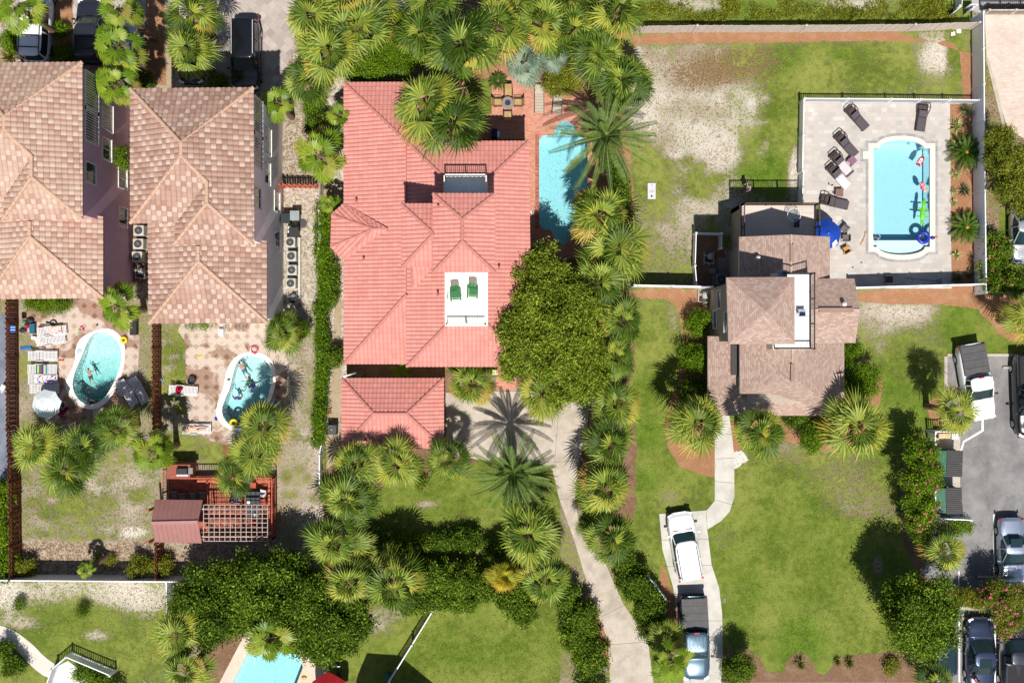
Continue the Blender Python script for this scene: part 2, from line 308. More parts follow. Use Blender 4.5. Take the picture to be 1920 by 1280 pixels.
# ---------------- ground sheet with painted-in growth of grass, sand and bare soil
def make_ground():
    st=.2; core_x=np.arange(-37,37.01,st); core_y=np.arange(-25,25.01,st)
    xs=np.concatenate([[-900,-300,-100,-60,-45],core_x,[45,60,100,300,900]]); ys=np.concatenate([[-900,-300,-100,-50,-32],core_y,[32,50,100,300,900]])
    X,Y=np.meshgrid(xs,ys); PX=X*S+960; PY=640-Y*S
    g=np.full(X.shape,.45); w=np.full(X.shape,.45); d=np.zeros(X.shape)+.1
    def poly(pts,gv=None,wv=None,dv=None):
        k=pin(PX,PY,pts)
        for arr,v in ((g,gv),(w,wv),(d,dv)):
            if v is not None: arr[k]=v
    def ell(cx,cy,rx,ry,gv=None,wv=None,dv=None,st=1.0):
        q=np.exp(-(((PX-cx)/rx)**2+((PY-cy)/ry)**2)**1.3)*st
        for arr,v in ((g,gv),(w,wv),(d,dv)):
            if v is not None: arr[:]=arr*(1-q)+v*q
    poly([(-200,-200),(600,-200),(600,560),(-200,560)],.1,.35)
    poly([(30,560),(302,560),(308,1078),(40,1078)],.45,.5)          # yard A
    poly([(302,560),(605,560),(605,1078),(308,1078)],.36,.52)         # yard B
    poly([(530,340),(603,340),(603,620),(530,620)],.15,.62)
    poly([(600,100),(660,100),(660,1050),(600,1050)],.12,.7)
    poly([(660,-60),(1190,-60),(1190,700),(660,700)],.35,.15)
    poly([(600,830),(1050,830),(1050,1280),(600,1280)],.75,.3,.2)
    poly([(1178,62),(1826,62),(1826,540),(1178,540)],.6,.7,.1)    # north lot
    poly([(1178,540),(1300,540),(1330,600),(1590,640),(1920,540),(1920,670),(1780,670),(1730,1080),(1730,1300),(1140,1300)],.76,.4,.25)
    poly([(-60,1080),(322,1080),(322,1320),(-60,1320)],.7,.8,.25)
    poly([(1150,-80),(1822,-80),(1822,60),(1150,60)],.75,.7,.35)
    poly([(1826,110),(1960,110),(1960,550),(1826,550)],.35,.15)
    poly([(1876,395),(1940,395),(1940,560),(1876,560)],.95,.4,.6)
    ell(140,930,110,80,.45,.58); ell(130,945,60,45,.7,.5,.2); ell(250,900,40,60,.35,.7); ell(70,620,30,60,.4,.5)
    poly([(40,1015),(300,1015),(306,1078),(40,1078)],.05,.2)
    ell(335,680,22,70,.8,.6); ell(345,840,40,30,.7,.6); ell(420,850,50,20,.85,.5); ell(560,780,28,120,.4,.58); ell(560,900,30,100,.33,.58); ell(590,960,30,60,.1,.6); ell(430,1040,120,22,.05,.2)
    ell(250,998,26,9,.0,1.2)
    ell(1330,380,150,120,.5,.75); ell(1600,110,200,40,.62,.3,.1)
    # north lot patches
    ell(1330,135,115,45,.3,.1); ell(1420,120,60,30,.45,.1); ell(1250,110,60,30,.4,.4); ell(1310,205,120,62,.22,1.2); ell(1240,190,50,70,.28,1.0); ell(1350,265,70,44,.3,1.1); ell(1390,190,50,34,.35,1.1)
    ell(1470,240,50,110,.98,.3,.3); ell(1600,130,170,45,.85,.3,.1); ell(1755,110,38,42,.15,1.1); ell(1790,105,14,60,.95,.4,.6); ell(1440,310,60,50,.98,.3,.5); ell(1345,300,50,25,.25,.8); ell(1240,440,60,60,.5,.5); ell(1310,400,45,40,.32,.8); ell(1215,330,35,50,.85,.3); ell(1490,320,14,50,.1,1.0); ell(1300,350,40,20,.7,.5)
    rr=random.Random(5)
    for (x0,y0,x1,y1,n,gl,gh,wl,wh) in ((1195,90,1440,300,70,.0,.5,.5,1.3),(1195,300,1480,500,60,.3,.95,.4,1.1),(1440,80,1790,175,20,.5,1.0,.4,1),(1190,545,1330,940,22,.4,1,.4,.9),(1350,830,1700,1000,50,.4,1,.3,.8),(1600,570,1880,760,50,.25,1,.5,1.1),(45,790,296,1010,110,.2,.9,.2,.9),(306,610,345,860,26,.3,1,.4,1),(535,600,600,1000,50,.15,.8,.2,.8),(0,1085,318,1240,70,.3,1,.5,1.2),(620,1120,760,1260,20,.3,1,.5,1)):
        for _ in range(n): ell(rr.uniform(x0,x1),rr.uniform(y0,y1),rr.uniform(5,18),rr.uniform(4,13),rr.uniform(gl,gh),rr.uniform(wl,wh),None,.7)
    ell(1330,135,90,30,.25,-.25,None,.85); ell(1400,115,50,22,.4,-.2,None,.8); ell(1300,160,50,16,.2,-.1,None,.6); ell(1310,205,60,24,.2,-.15,None,.5); ell(1240,255,30,30,.2,.0,None,.5)
    # front lawn of the shingle house
    ell(1240,570,60,40,.5,.6); ell(1262,610,14,40,.3,.7); ell(1230,760,60,180,.95,.4,.35); ell(1500,1080,170,170,.97,.3,.55); ell(1660,920,90,60,.6,.3); ell(1610,935,55,40,.35,.4); ell(1560,880,60,50,.55,.4); ell(1480,840,50,30,.5,.4); ell(1360,1010,35,25,.55,.4); ell(1255,930,25,25,.4,.5); ell(1700,590,110,28,.25,.75); ell(1750,640,70,40,.6,.6); ell(1800,600,40,50,.98,.3,.8); ell(1700,780,60,110,.97,.3,.5); ell(1860,650,70,20,.98,.3,.6); ell(1630,620,50,30,.4,.6); ell(1590,1140,60,60,.9,.4,.2)
    ell(1645,1058,12,22,.3,.2); ell(1720,1240,20,30,.05,.9)
    for (x0,y0,x1,y1,n) in ((1350,850,1720,1220,34),(1190,560,1320,960,10),(1440,85,1790,180,12),(1410,200,1495,380,8),(770,1140,1060,1280,16),(0,1120,310,1240,14),(1620,660,1770,980,10),(700,880,930,960,8)):
        for _ in range(n): ell(rr.uniform(x0,x1),rr.uniform(y0,y1),rr.uniform(18,60),rr.uniform(14,45),None,None,rr.choice((0,.15,.9,1.3)),.75)
    # lawns at the bottom
    ell(900,1210,130,90,1.0,.3,.55); ell(700,1180,60,30,.45,.7); ell(660,1165,30,18,.15,.9); ell(820,920,140,50,.95,.3,.45); ell(800,945,30,10,.3,.5); ell(720,1230,60,40,.9,.4,.5)
    ell(170,1110,170,26,.32,.95); ell(260,1120,60,35,.25,1.0); ell(15,1115,35,28,.0,1.3); ell(150,1190,120,50,.88,.5,.4); ell(250,1240,70,45,.75,.5,.3); ell(30,1165,40,14,.3,.8); ell(180,1190,30,14,.4,.9)
    ell(1300,12,110,16,.35,1.0); ell(1600,8,60,12,.3,1.0); ell(1230,25,60,20,.95,.4,.7); ell(1420,20,70,25,.95,.4,.8); ell(745,10,28,20,.05,.85); ell(905,180,28,60,.9,.4,.3)
    V=np.stack([X.ravel(),Y.ravel(),np.zeros(X.size)],1); ny,nx=X.shape
    i=np.arange(nx-1)[None,:]+nx*np.arange(ny-1)[:,None]; F=np.stack([i,i+1,i+nx+1,i+nx],2).reshape(-1,4)
    cx=(PX[:-1,:-1]+PX[1:,1:]).ravel()/2; cy=(PY[:-1,:-1]+PY[1:,1:]).ravel()/2; kill=np.zeros(len(F),bool)
    for p in (grow(A_W,5),grow(B_W,4),[(1005,220),(1108,220),(1108,464),(1005,464)],grow(D_W,5),[(430,1205),(565,1205),(576,1250),(550,1310),(400,1310)]): kill|=pin(cx,cy,p)
    F=F[~kill]; o=npmesh('ground',V,F,M_GROUND); me=o.data
    for nme,arr in (('grass',g),('white',w),('lush',d)):
        a=me.attributes.new(nme,'FLOAT','POINT'); a.data.foreach_set('value',arr.ravel().astype(np.float32))
    tag(o,kind='structure')
make_ground()
def mulch(pts,m=M_MULCH,seed=1,z=None,amp=2.2,name='mulch_bed',kind='structure'):
    z=z or .002+.001*seed
    return sheet(name,rough_poly(smooth_poly(pts,1) if len(pts)>4 else pts,7,amp,seed),z,m,kind=kind)
mulch([(1186,60),(1826,54),(1826,250),(1808,250),(1803,120),(1798,84),(1760,76),(1200,82),(1186,90)],seed=2)
mulch([(1782,194),(1828,194),(1828,545),(1782,545)],seed=3,amp=1)
mulch([(1300,540),(1320,560),(1330,640),(1335,780),(1355,800),(1350,898),(1310,890),(1265,868),(1248,820),(1250,770),(1270,720),(1280,650),(1275,600),(1262,560),(1186,560),(1186,541)],seed=4)
mulch([(1605,541),(1920,541),(1920,640),(1880,635),(1845,590),(1820,572),(1600,568)],seed=5)
mulch([(1368,765),(1375,870),(1385,840),(1450,820),(1480,830),(1560,850),(1630,830),(1655,740),(1650,700),(1620,660),(1590,640),(1580,780)],seed=6)
mulch([(1380,1215),(1400,1214),(1428,1235),(1440,1262),(1470,1262),(1478,1235),(1495,1222),(1518,1230),(1530,1262),(1552,1262),(1562,1240),(1600,1225),(1690,1222),(1735,1215),(1735,1300),(1350,1300),(1352,1215)],M_MULCHD,seed=7)
mulch([(1688,830),(1745,820),(1745,1080),(1730,1090),(1700,1040),(1688,990)],M_MULCHD,seed=8)
mulch([(1770,1098),(1920,1098),(1920,1140),(1770,1140)],seed=9,amp=1)
mulch([(1235,1050),(1255,1085),(1278,1180),(1275,1240),(1240,1200)],seed=10)
mulch([(1100,1070),(1150,1180),(1150,1250),(1120,1240)],seed=11)
mulch([(440,1180),(470,1190),(425,1280),(370,1280),(400,1200)],M_MULCHD,seed=12)
mulch([(880,120),(1100,120),(1180,200),(1190,420),(1190,540),(1105,520),(1100,170),(920,145),(880,150)],M_MULCH,seed=13)
mulch([(940,480),(1190,480),(1190,760),(1090,735),(970,735),(960,690)],M_MULCHD,seed=14)
mulch([(650,680),(850,680),(850,745),(650,745)],M_MULCHD,seed=15,name='soil_bed')
mulch([(1080,735),(1195,735),(1190,1030),(1115,1030),(1080,900)],M_MULCHD,seed=16)
mulch([(610,830),(900,830),(890,880),(690,900),(640,1040),(605,1040)],M_MULCHD,seed=17)
mulch([(1750,860),(1765,800),(1745,790),(1735,755),(1760,740),(1775,760),(1775,822),(1750,822)],seed=18,amp=1)
# hard surfaces
def conc(name,pts,m,z=.012,**k): return sheet(name,pts,z,m,**k)
DR=[(836,736),(930,733),(968,733),(1110,735),(1100,800),(1082,880),(1078,940),(1092,1010),(1135,1055),(1168,1130),(1215,1200),(1230,1320),(1146,1320),(1140,1200),(1106,1110),(1076,1010),(1047,930),(1036,880),(1010,868),(880,860),(838,846)]
conc('driveway',DR,M_CONC,z=.03,thick=.05)
conc('brick_walk',[(930,680),(968,680),(968,732),(930,732)],M_BRICKR,z=.034)
conc('driveway',[(1236,963),(1325,956),(1326,992),(1334,1058),(1348,1100),(1354,1150),(1355,1230),(1350,1320),(1285,1320),(1276,1200),(1262,1100),(1242,1030)],M_CONCL,z=.03,thick=.05)
conc('path',[(1340,770),(1366,770),(1372,812),(1376,850),(1377,930),(1368,958),(1352,976),(1326,992),(1325,956),(1340,938),(1340,860)],M_CONCL,z=.034,thick=.04)
sheet('white_sand_patch',rough_poly([(1372,848),(1390,845),(1404,862),(1388,872),(1374,878)],4,2,3),.02,mat('white_sand',P(240,236,228),.95),kind='structure')
conc('parking_lot',[(1776,668),(1980,668),(1980,1100),(1775,1100),(1728,1075),(1745,1030),(1745,818),(1776,818)],M_ASPH,z=.02)
conc('parking_lot',[(1733,1142),(1980,1142),(1980,1320),(1733,1320)],M_ASPH,z=.02)
conc('kerb_strip',[(1776,668),(1980,668),(1980,663),(1776,663)],M_CONC,z=.06,thick=.06)
conc('kerb_strip',[(1770,668),(1776,668),(1776,740),(1770,740)],M_CONC,z=.06,thick=.06)
conc('kerb_strip',[(1760,1100),(1980,1100),(1980,1106),(1760,1106)],M_CONC,z=.06,thick=.06)
conc('kerb_strip',[(1770,1136),(1980,1136),(1980,1142),(1770,1142)],M_CONC,z=.06,thick=.06)
conc('kerb_strip',[(1727,1200),(1735,1200),(1735,1320),(1727,1320)],M_CONC,z=.06,thick=.06)
conc('pavement',[(1352,1279),(1735,1279),(1735,1320),(1352,1320)],M_CONC,z=.02)
conc('dumpster_pad',[(1745,818),(1800,818),(1800,970),(1745,970)],M_CONC,z=.03)
for p in ([(1862,964),(1866,964),(1866,1078),(1862,1078)],[(1797,1155),(1800,1155),(1800,1278),(1797,1278)],[(1864,1155),(1867,1155),(1867,1278),(1864,1278)],[(1798,850),(1806,826),(1840,806),(1840,782),(1844,782),(1844,808),(1808,829),(1801,852)],[(1905,780),(1908,780),(1908,810),(1905,810)],[(1796,1070),(1799,1070),(1799,1098),(1796,1098)]):
    sheet('painted_line',p,.026,M_PAINT,kind='structure')
conc('beige_drive',[(1846,28),(1980,28),(1980,300),(1912,255),(1888,238),(1870,180),(1850,120)],M_PAVB,z=.02)
conc('kerb_strip',[(1848,110),(1852,108),(1872,175),(1884,235),(1880,240)],M_CONC,z=.05,thick=.05)
conc('road',[(1822,-60),(1980,-60),(1980,28),(1846,28),(1822,20)],mat_concrete('grey_road',P(176,172,170),P(200,196,194)),z=.01)
conc('paver_drive',[(328,-60),(600,-60),(560,40),(536,140),(530,170),(328,170)],M_PAVD,z=.02)
conc('paver_drive',[(30,-60),(300,-60),(290,120),(30,120)],M_PAVD,z=.02)
conc('soil_strip',rough_poly([(300,-60),(328,-60),(328,165),(300,165)],8,2),M_SAND,z=.014)
mulch([(108,-30),(135,-30),(138,80),(130,110),(105,110),(100,60)],M_MULCH,seed=21,z=.03,amp=1)
mulch([(275,-30),(306,-30),(312,160),(270,160)],M_MULCH,seed=22,z=.03,amp=1)
conc('narrow_path',rough_poly([(604,200),(622,260),(628,400),(640,500),(640,900),(612,900),(612,830),(622,700),(628,560),(618,470),(600,330)],8,1.5),M_SAND,z=.012)
conc('patio',[(38,600),(60,568),(140,560),(175,560),(232,562),(258,600),(262,640),(256,740),(235,790),(100,795),(85,760),(70,700),(72,650)],M_DIA,holes=[grow(A_W,2)],z=.02)
conc('patio',[(340,606),(500,606),(530,640),(540,680),(536,740),(516,800),(470,832),(440,836),(395,826),(358,800),(349,760),(348,660),(350,645),(334,620)],M_DIA,holes=[grow(B_W,2)],z=.02)
conc('brick_patio',[(922,146),(1040,142),(1080,160),(1112,200),(1112,440),(1090,480),(1040,490),(985,500),(985,260),(895,262),(895,220),(922,214)],M_BRICKR,holes=[C_W],z=.02)
conc('stone_patio',[(1503,190),(1781,190),(1784,541),(1540,541),(1540,440),(1535,382),(1503,380)],M_PAVW,holes=[grow(D_W,3)],z=.02)
conc('pool_deck',E_D,mat_concrete('peach_pool_deck',P(232,208,188),P(244,224,206)),holes=[E_W],z=.02)
conc('boardwalk',[(418,836),(456,836),(456,864),(420,864)],mat_pavers('red_boards',[P(150,84,66),P(176,104,84)],P(100,56,44),3,.12),z=.028)
conc('winding_path',smooth_poly([(-30,1165),(20,1176),(60,1205),(85,1232),(110,1248),(95,1275),(60,1250),(30,1215),(0,1200),(-30,1195)],2),mat_concrete('white_walk',P(226,216,206),P(238,230,222)),z=.03,thick=.03)
conc('patio',[(85,1320),(108,1248),(128,1238),(160,1262),(170,1320)],mat_concrete('white_patio',P(230,226,220),P(242,238,232)),z=.035)
conc('neighbour_patio',[(-60,590),(32,590),(36,905),(-60,905)],mat_concrete('slate_patio',P(116,124,140),P(146,152,166)),z=.02)
conc('side_pad',[(1345,483),(1374,483),(1374,540),(1345,540)],mat_pavers('grey_stepping_pavers',[P(150,142,134),P(176,168,158)],P(110,104,98),.5,.5),z=.02)
conc('equipment_pad',[(1302,440),(1346,440),(1374,520),(1374,537),(1302,537)],M_MULCHD,z=.014)
conc('utility_pad',[(248,418),(277,418),(277,530),(248,530)],M_MULCHD,z=.02)
M_JOINT=mat('joint_dark',P(150,140,128),.9)
def joint(a,b,z=.036,w=.7):
    L=math.hypot(b[0]-a[0],b[1]-a[1]); nx,ny=-(b[1]-a[1])/L*w/2,(b[0]-a[0])/L*w/2
    sheet('expansion_joint',[(a[0]+nx,a[1]+ny),(b[0]+nx,b[1]+ny),(b[0]-nx,b[1]-ny),(a[0]-nx,a[1]-ny)],z,M_JOINT)
for a,b in (((1036,866),(1086,863)),((1046,936),(1078,934)),((1122,1158),(1178,1130)),((1142,1208),(1219,1202)),((968,735),(962,860)),((1050,735),(1040,866))): joint(a,b)
for a,b in (((1324,957),(1326,992)),((1243,1062),(1334,1059)),((1268,1163),(1354,1163)),((1240,1012),(1330,1010))): joint(a,b)
for a,b in (((1340,902),(1377,905)),((1342,937),(1375,946)),((1341,860),(1376,858)),((1341,815),(1372,813))): joint(a,b,.04)
# ---------------- pools
def mat_water(name,absorb,dens,wave,wsc,rough=.03):
    n=N(name); n.t.nodes.remove(n.b); tr=n.n('ShaderNodeBsdfTransparent'); gl=n.n('ShaderNodeBsdfGlossy'); gl.inputs['Roughness'].default_value=rough; mx=n.n('ShaderNodeMixShader'); fr=n.n('ShaderNodeFresnel'); fr.inputs['IOR'].default_value=1.33
    bp=n.n('ShaderNodeBump'); bp.inputs['Strength'].default_value=1; bp.inputs['Distance'].default_value=wave
    h=n.noise(wsc,3,.6,dist=.6); n.l(h,bp.inputs['Height']); n.l(bp.outputs[0],gl.inputs['Normal'])
    n.l(fr.outputs[0],mx.inputs[0]); n.l(tr.outputs[0],mx.inputs[1]); n.l(gl.outputs[0],mx.inputs[2]); n.l(mx.outputs[0],n.o.inputs['Surface'])
    va=n.n('ShaderNodeVolumeAbsorption'); va.inputs['Color'].default_value=absorb; va.inputs['Density'].default_value=dens; n.l(va.outputs[0],n.o.inputs['Volume']); return n.m
def mat_tile(name,c1,c2,sc=6,edge=.5):
    n=N(name); v=n.n('ShaderNodeTexVoronoi'); v.feature='DISTANCE_TO_EDGE'; v.inputs['Scale'].default_value=sc; n.l(n.coord(),v.inputs['Vector'])
    c=n.mix(n.step(v.outputs[0],.02,.09),c1,c2); c=n.mix(n.math('MULTIPLY',n.noise(1.1,4),edge*.5),c,c1); n.col(c); return n.fin(.5,.4)
def pool(name,label,water,cope,depth_fn,mw,mf,mc,lvl=-.14,cth=.06,border=None,parts=()):
    cx=sum(p[0] for p in water)/len(water); cy=sum(p[1] for p in water)/len(water); x,y=G(cx,cy)
    t=thing(name,label,'pool',(x,y,0),kind=None)
    pts=[G(*p) for p in water]; n=len(pts)
    K=8; V=[];F=[]
    for k in range(K+1):
        f=1-k/K
        for (a,b) in pts:
            X=x+(a-x)*f; Y=y+(b-y)*f; V.append((X,Y,depth_fn(X,Y) ))
    for k in range(K):
        for i in range(n): F.append((k*n+i,k*n+(i+1)%n,(k+1)*n+(i+1)%n,(k+1)*n+i))
    m=MB().add(V,F); b=len(m.v); m.v+=[(a,c,.03) for a,c in pts]; m.f+=[(i,(i+1)%n,b+(i+1)%n,b+i) for i in range(n)]
    m.build('basin',mf,t,world=True)
    # closed water body following the basin, 1 cm inside it
    V2=[(x+(a[0]-x)*.998,y+(a[1]-y)*.998,a[2]+.01) for a in V]; top=[(x+(a-x)*.998,y+(b2-y)*.998,lvl) for a,b2 in pts]
    F2=[f for f in F]; L=len(V2); V2+=top; F2+=[(L+i,L+(i+1)%n,(i+1)%n,i) for i in range(n)]; V2.append((x,y,lvl)); F2+=[(L+i,L+n,L+(i+1)%n) for i in range(n)]
    wo=MB().add(V2,F2).build('pool_water',mw,t,world=True)
    import bmesh
    bm=bmesh.new(); bm.from_mesh(wo.data); bmesh.ops.recalc_face_normals(bm,faces=bm.faces); bm.to_mesh(wo.data); bm.free()
    if cope:
        loops=[cope,water]; o=sheet('coping',cope,cth,mc,holes=[water],kind=None,thick=cth); o.parent=t; o.matrix_parent_inverse=Matrix.Translation((-x,-y,0))
        if 'kind' in o: del o['kind']
    if border:
        o=sheet('paver_border',border,.03,M_COPEG,holes=[grow(cope,-.3)],kind=None); o.parent=t; o.matrix_parent_inverse=Matrix.Translation((-x,-y,0))
    return t
MF_T=mat_tile('teal_pool_plaster',P(190,232,228),P(226,248,244),3)
MF_L=mat_tile('light_blue_mosaic',P(150,222,232),P(214,246,248),7,.3)
MF_D=mat('pale_blue_plaster',P(214,244,252),.5,var=.03)
def dA(x,y): q=(-y+W(0,620).y)/(W(0,620).y-W(0,760).y); return -.7-1.5*max(0,min(1,(q-.25)*1.5))
def dB(x,y): q=(-y+W(0,665).y)/(W(0,665).y-W(0,802).y); return -.8-1.1*max(0,min(1,(q-.3)*1.5))
WA=mat_water('teal_water',(.03,.66,.70,1),.40,.22,2.4,.30); WB=mat_water('turquoise_water',(.03,.70,.84,1),.30,.34,2.8,.32)
WC=mat_water('calm_blue_water',(.10,.78,.88,1),.25,.02,3,.05); WDm=mat_water('clear_blue_water',(.18,.76,.93,1),.30,.012,2.5,.04)
POOL_A=pool('swimming_pool','freeform pool with teal deep water and white coping beside the row of white loungers',A_W,A_C,dA,WA,MF_T,M_COPE)
POOL_B=pool('swimming_pool','freeform pool with bright turquoise water and a yellow ring, full of swimmers',B_W,B_C,dB,WB,MF_T,M_COPE)
POOL_C=pool('swimming_pool','long light blue mosaic pool beside the terracotta roof',C_W,None,lambda x,y:-1.3,WC,MF_L,M_COPE,lvl=-.1)
def dD(x,y): return -1.25
POOL_D=pool('swimming_pool','large rectangular pale blue pool with arched ends and floats',D_W,D_C,dD,WDm,MF_D,M_COPEP,lvl=-.12,border=D_G)
POOL_E=pool('swimming_pool','angled pale blue pool at the bottom edge with a peach deck',E_W,None,lambda x,y:-1.2,WC,MF_L,M_COPE,lvl=-.1)
# brick coping along pool C
lp=[G(*p) for p in [(1638,450),(1742,450),(1742,463)]+arc(1690,463,43,0,-180,12,14)+[(1638,463)]]; MB().prism(lp,-1.24,-.24).build('tanning_ledge',MF_D,POOL_D,world=True)
t=thing('brick_coping','red brick edging along the long side of the mosaic pool','edging',(*G(1007,330),0))
m=MB()
for i in range(118):
    y=252+i*1.5; x0,y0=G(1003.6,y); x1,y1=G(1010.6,y+1.3); m.box(x0,y1,.02,x1,y0,.05)
m.build('bricks',mat_pavers('varied_bricks',[P(176,92,76),P(206,134,112),P(230,170,150)],P(150,100,90),3,.0555,mort=.004),t,world=True)
# ---------------- buildings
def mat_barrel(name,light,mid,dark,tw,cl,uniform=False,joint=.55):
    n=N(name); uv=n.coord('UV'); sp=n.n('ShaderNodeSeparateXYZ'); n.l(uv,sp.inputs[0])
    fl=n.n('ShaderNodeCombineXYZ'); u=n.math('DIVIDE',sp.outputs[0],tw); v=n.math('DIVIDE',sp.outputs[1],cl)
    n.l(n.math('FLOOR',u),fl.inputs[0]); n.l(n.math('FLOOR',v),fl.inputs[1]); wn=n.n('ShaderNodeTexWhiteNoise'); n.l(fl.outputs[0],wn.inputs['Vector'])
    par=n.math('FRACT',n.math('MULTIPLY',n.math('ADD',n.math('FLOOR',u),n.math('FLOOR',v)),.5)); rv=wn.outputs[0] if uniform else n.math('ADD',n.math('MULTIPLY',wn.outputs[0],.62),n.math('MULTIPLY',par,.76),clamp=True)
    c=n.ramp(rv,[(.0,dark),(.34,mid),(.62,light),(1,tuple(min(.85,x*1.06) for x in light[:3])+(1,))],'LINEAR' if uniform else 'CONSTANT')
    a=n.noise(.9,6,.7); b=n.noise(26,4,.7); c=n.mix(n.math('MULTIPLY',n.step(a,.42,.7),.28),c,tuple(x*.7 for x in mid[:3])+(1,)); st=n.noise(.28,6,.75,dist=.5); c=n.mix(n.math('MULTIPLY',n.step(st,.5,.68),.35),c,tuple(min(.85,x*1.18) for x in light[:3])+(1,)); g2=n.noise(3.3,6,.8); c=n.mix(n.math('MULTIPLY',n.step(g2,.56,.72),.35),c,tuple(x*.62 for x in dark[:3])+(1,)); c=n.mix(n.math('MULTIPLY',b,.22),c,tuple(x*.6 for x in dark[:3])+(1,))
    fv=n.math('FRACT',v); fu=n.math('FRACT',u); j=n.math('MAXIMUM',n.math('LESS_THAN',fv,.06),n.math('LESS_THAN',fu,.13)); c=n.mix(n.math('MULTIPLY',j,joint),c,tuple(x*.32 for x in dark[:3])+(1,))  # course joints and barrel-valley shade painted dark, joint sets both
    n.col(c); n.bump(b,.3,.008); return n.fin(.78,.3)
TA,CA=.325,.34; TC,CC=.265,.36
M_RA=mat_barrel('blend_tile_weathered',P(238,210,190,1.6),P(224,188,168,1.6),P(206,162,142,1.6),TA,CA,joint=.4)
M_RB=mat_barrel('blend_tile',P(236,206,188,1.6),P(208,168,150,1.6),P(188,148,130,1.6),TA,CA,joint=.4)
M_CAP=mat('peach_ridge_tile',P(226,186,160),.8,var=.1)
M_CAPS=mat('light_shingle_cap',P(226,200,182),.85,var=.08)
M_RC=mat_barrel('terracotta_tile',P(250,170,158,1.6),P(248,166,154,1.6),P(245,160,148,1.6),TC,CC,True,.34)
def mat_shingle():
    n=N('brown_asphalt_shingle'); uv=n.coord('UV'); br=n.n('ShaderNodeTexBrick'); n.l(uv,br.inputs['Vector']); br.inputs['Scale'].default_value=1; br.inputs['Brick Width'].default_value=.22; br.inputs['Row Height'].default_value=.13; br.inputs['Mortar Size'].default_value=.012
    br.inputs['Color1'].default_value=(0,0,0,1); br.inputs['Color2'].default_value=(1,1,1,1); br.inputs['Bias'].default_value=0; a=n.noise(1.1,5); b=n.noise(30,3)
    c=n.ramp(br.outputs['Color'],[(.1,P(190,162,148,1.6)),(.5,P(206,180,166,1.6)),(.9,P(222,200,188,1.6))]); c=n.mix(n.math('MULTIPLY',br.outputs['Fac'],.35),c,P(150,116,104)); c=n.mix(n.math('MULTIPLY',n.step(a,.4,.7),.25),c,P(196,158,142)); c=n.mix(n.math('MULTIPLY',b,.25),c,P(160,128,116))
    n.col(c); n.bump(n.math('SUBTRACT',b,br.outputs['Fac']),.35,.01); return n.fin(.9,.2)
M_SH=mat_shingle()
M_FASC=mat('white_trim',P(236,232,226,1.15),.6,var=.04); M_FASCT=mat('tan_fascia',P(176,130,112),.8); M_SOF=mat('soffit_paint',P(170,160,150),.8)
M_WALLA=mat('mauve_stucco',P(206,166,184,1.0),.9,var=.05,sc=2,bump=.004); M_WALLB=mat('pale_grey_stucco',P(240,238,240,1.02),.9,var=.04,sc=2,bump=.004)
M_WALLC=mat('cream_stucco',P(226,206,182),.9,var=.05); M_WALLD=mat('taupe_siding',P(176,162,150,1.1),.85,var=.04)
M_GLASS=mat('window_glass',(.02,.03,.035,1),.06,spec=.6,var=0); M_BLK=mat('black_metal',(.015,.015,.017,1),.5,var=.1); M_WHT=mat('white_plastic',P(238,238,238,1.1),.45,var=.03)
M_BRONZE=mat('bronze_rail',P(96,72,62),.5,var=.1); M_LOUV=mat('dark_louvre',(.03,.03,.035,1),.5)
def clip(poly,ax,val,keep_gt):
    o=[]; n=len(poly)
    for i in range(n):
        a=poly[i]; b=poly[(i+1)%n]; da=(a[ax]-val)*(1 if keep_gt else -1); db=(b[ax]-val)*(1 if keep_gt else -1)
        if da>=0: o.append(a)
        if (da>0 and db<0) or (da<0 and db>0): t=da/(da-db); o.append(tuple(a[k]+(b[k]-a[k])*t for k in range(2)))
    return o
def plane_frame(pts):
    p=[Vector(q) for q in pts]; n=Vector((0,0,0))
    for i in range(len(p)): n+=(p[i]-p[0]).cross(p[(i+1)%len(p)]-p[0])
    n.normalize()
    if n.z<0: n=-n
    e=Vector((0,0,1)).cross(n)
    if e.length<1e-4: e=Vector((1,0,0))
    e.normalize(); u=n.cross(e)
    if u.z<0: u=-u; e=-e
    return n,e,u
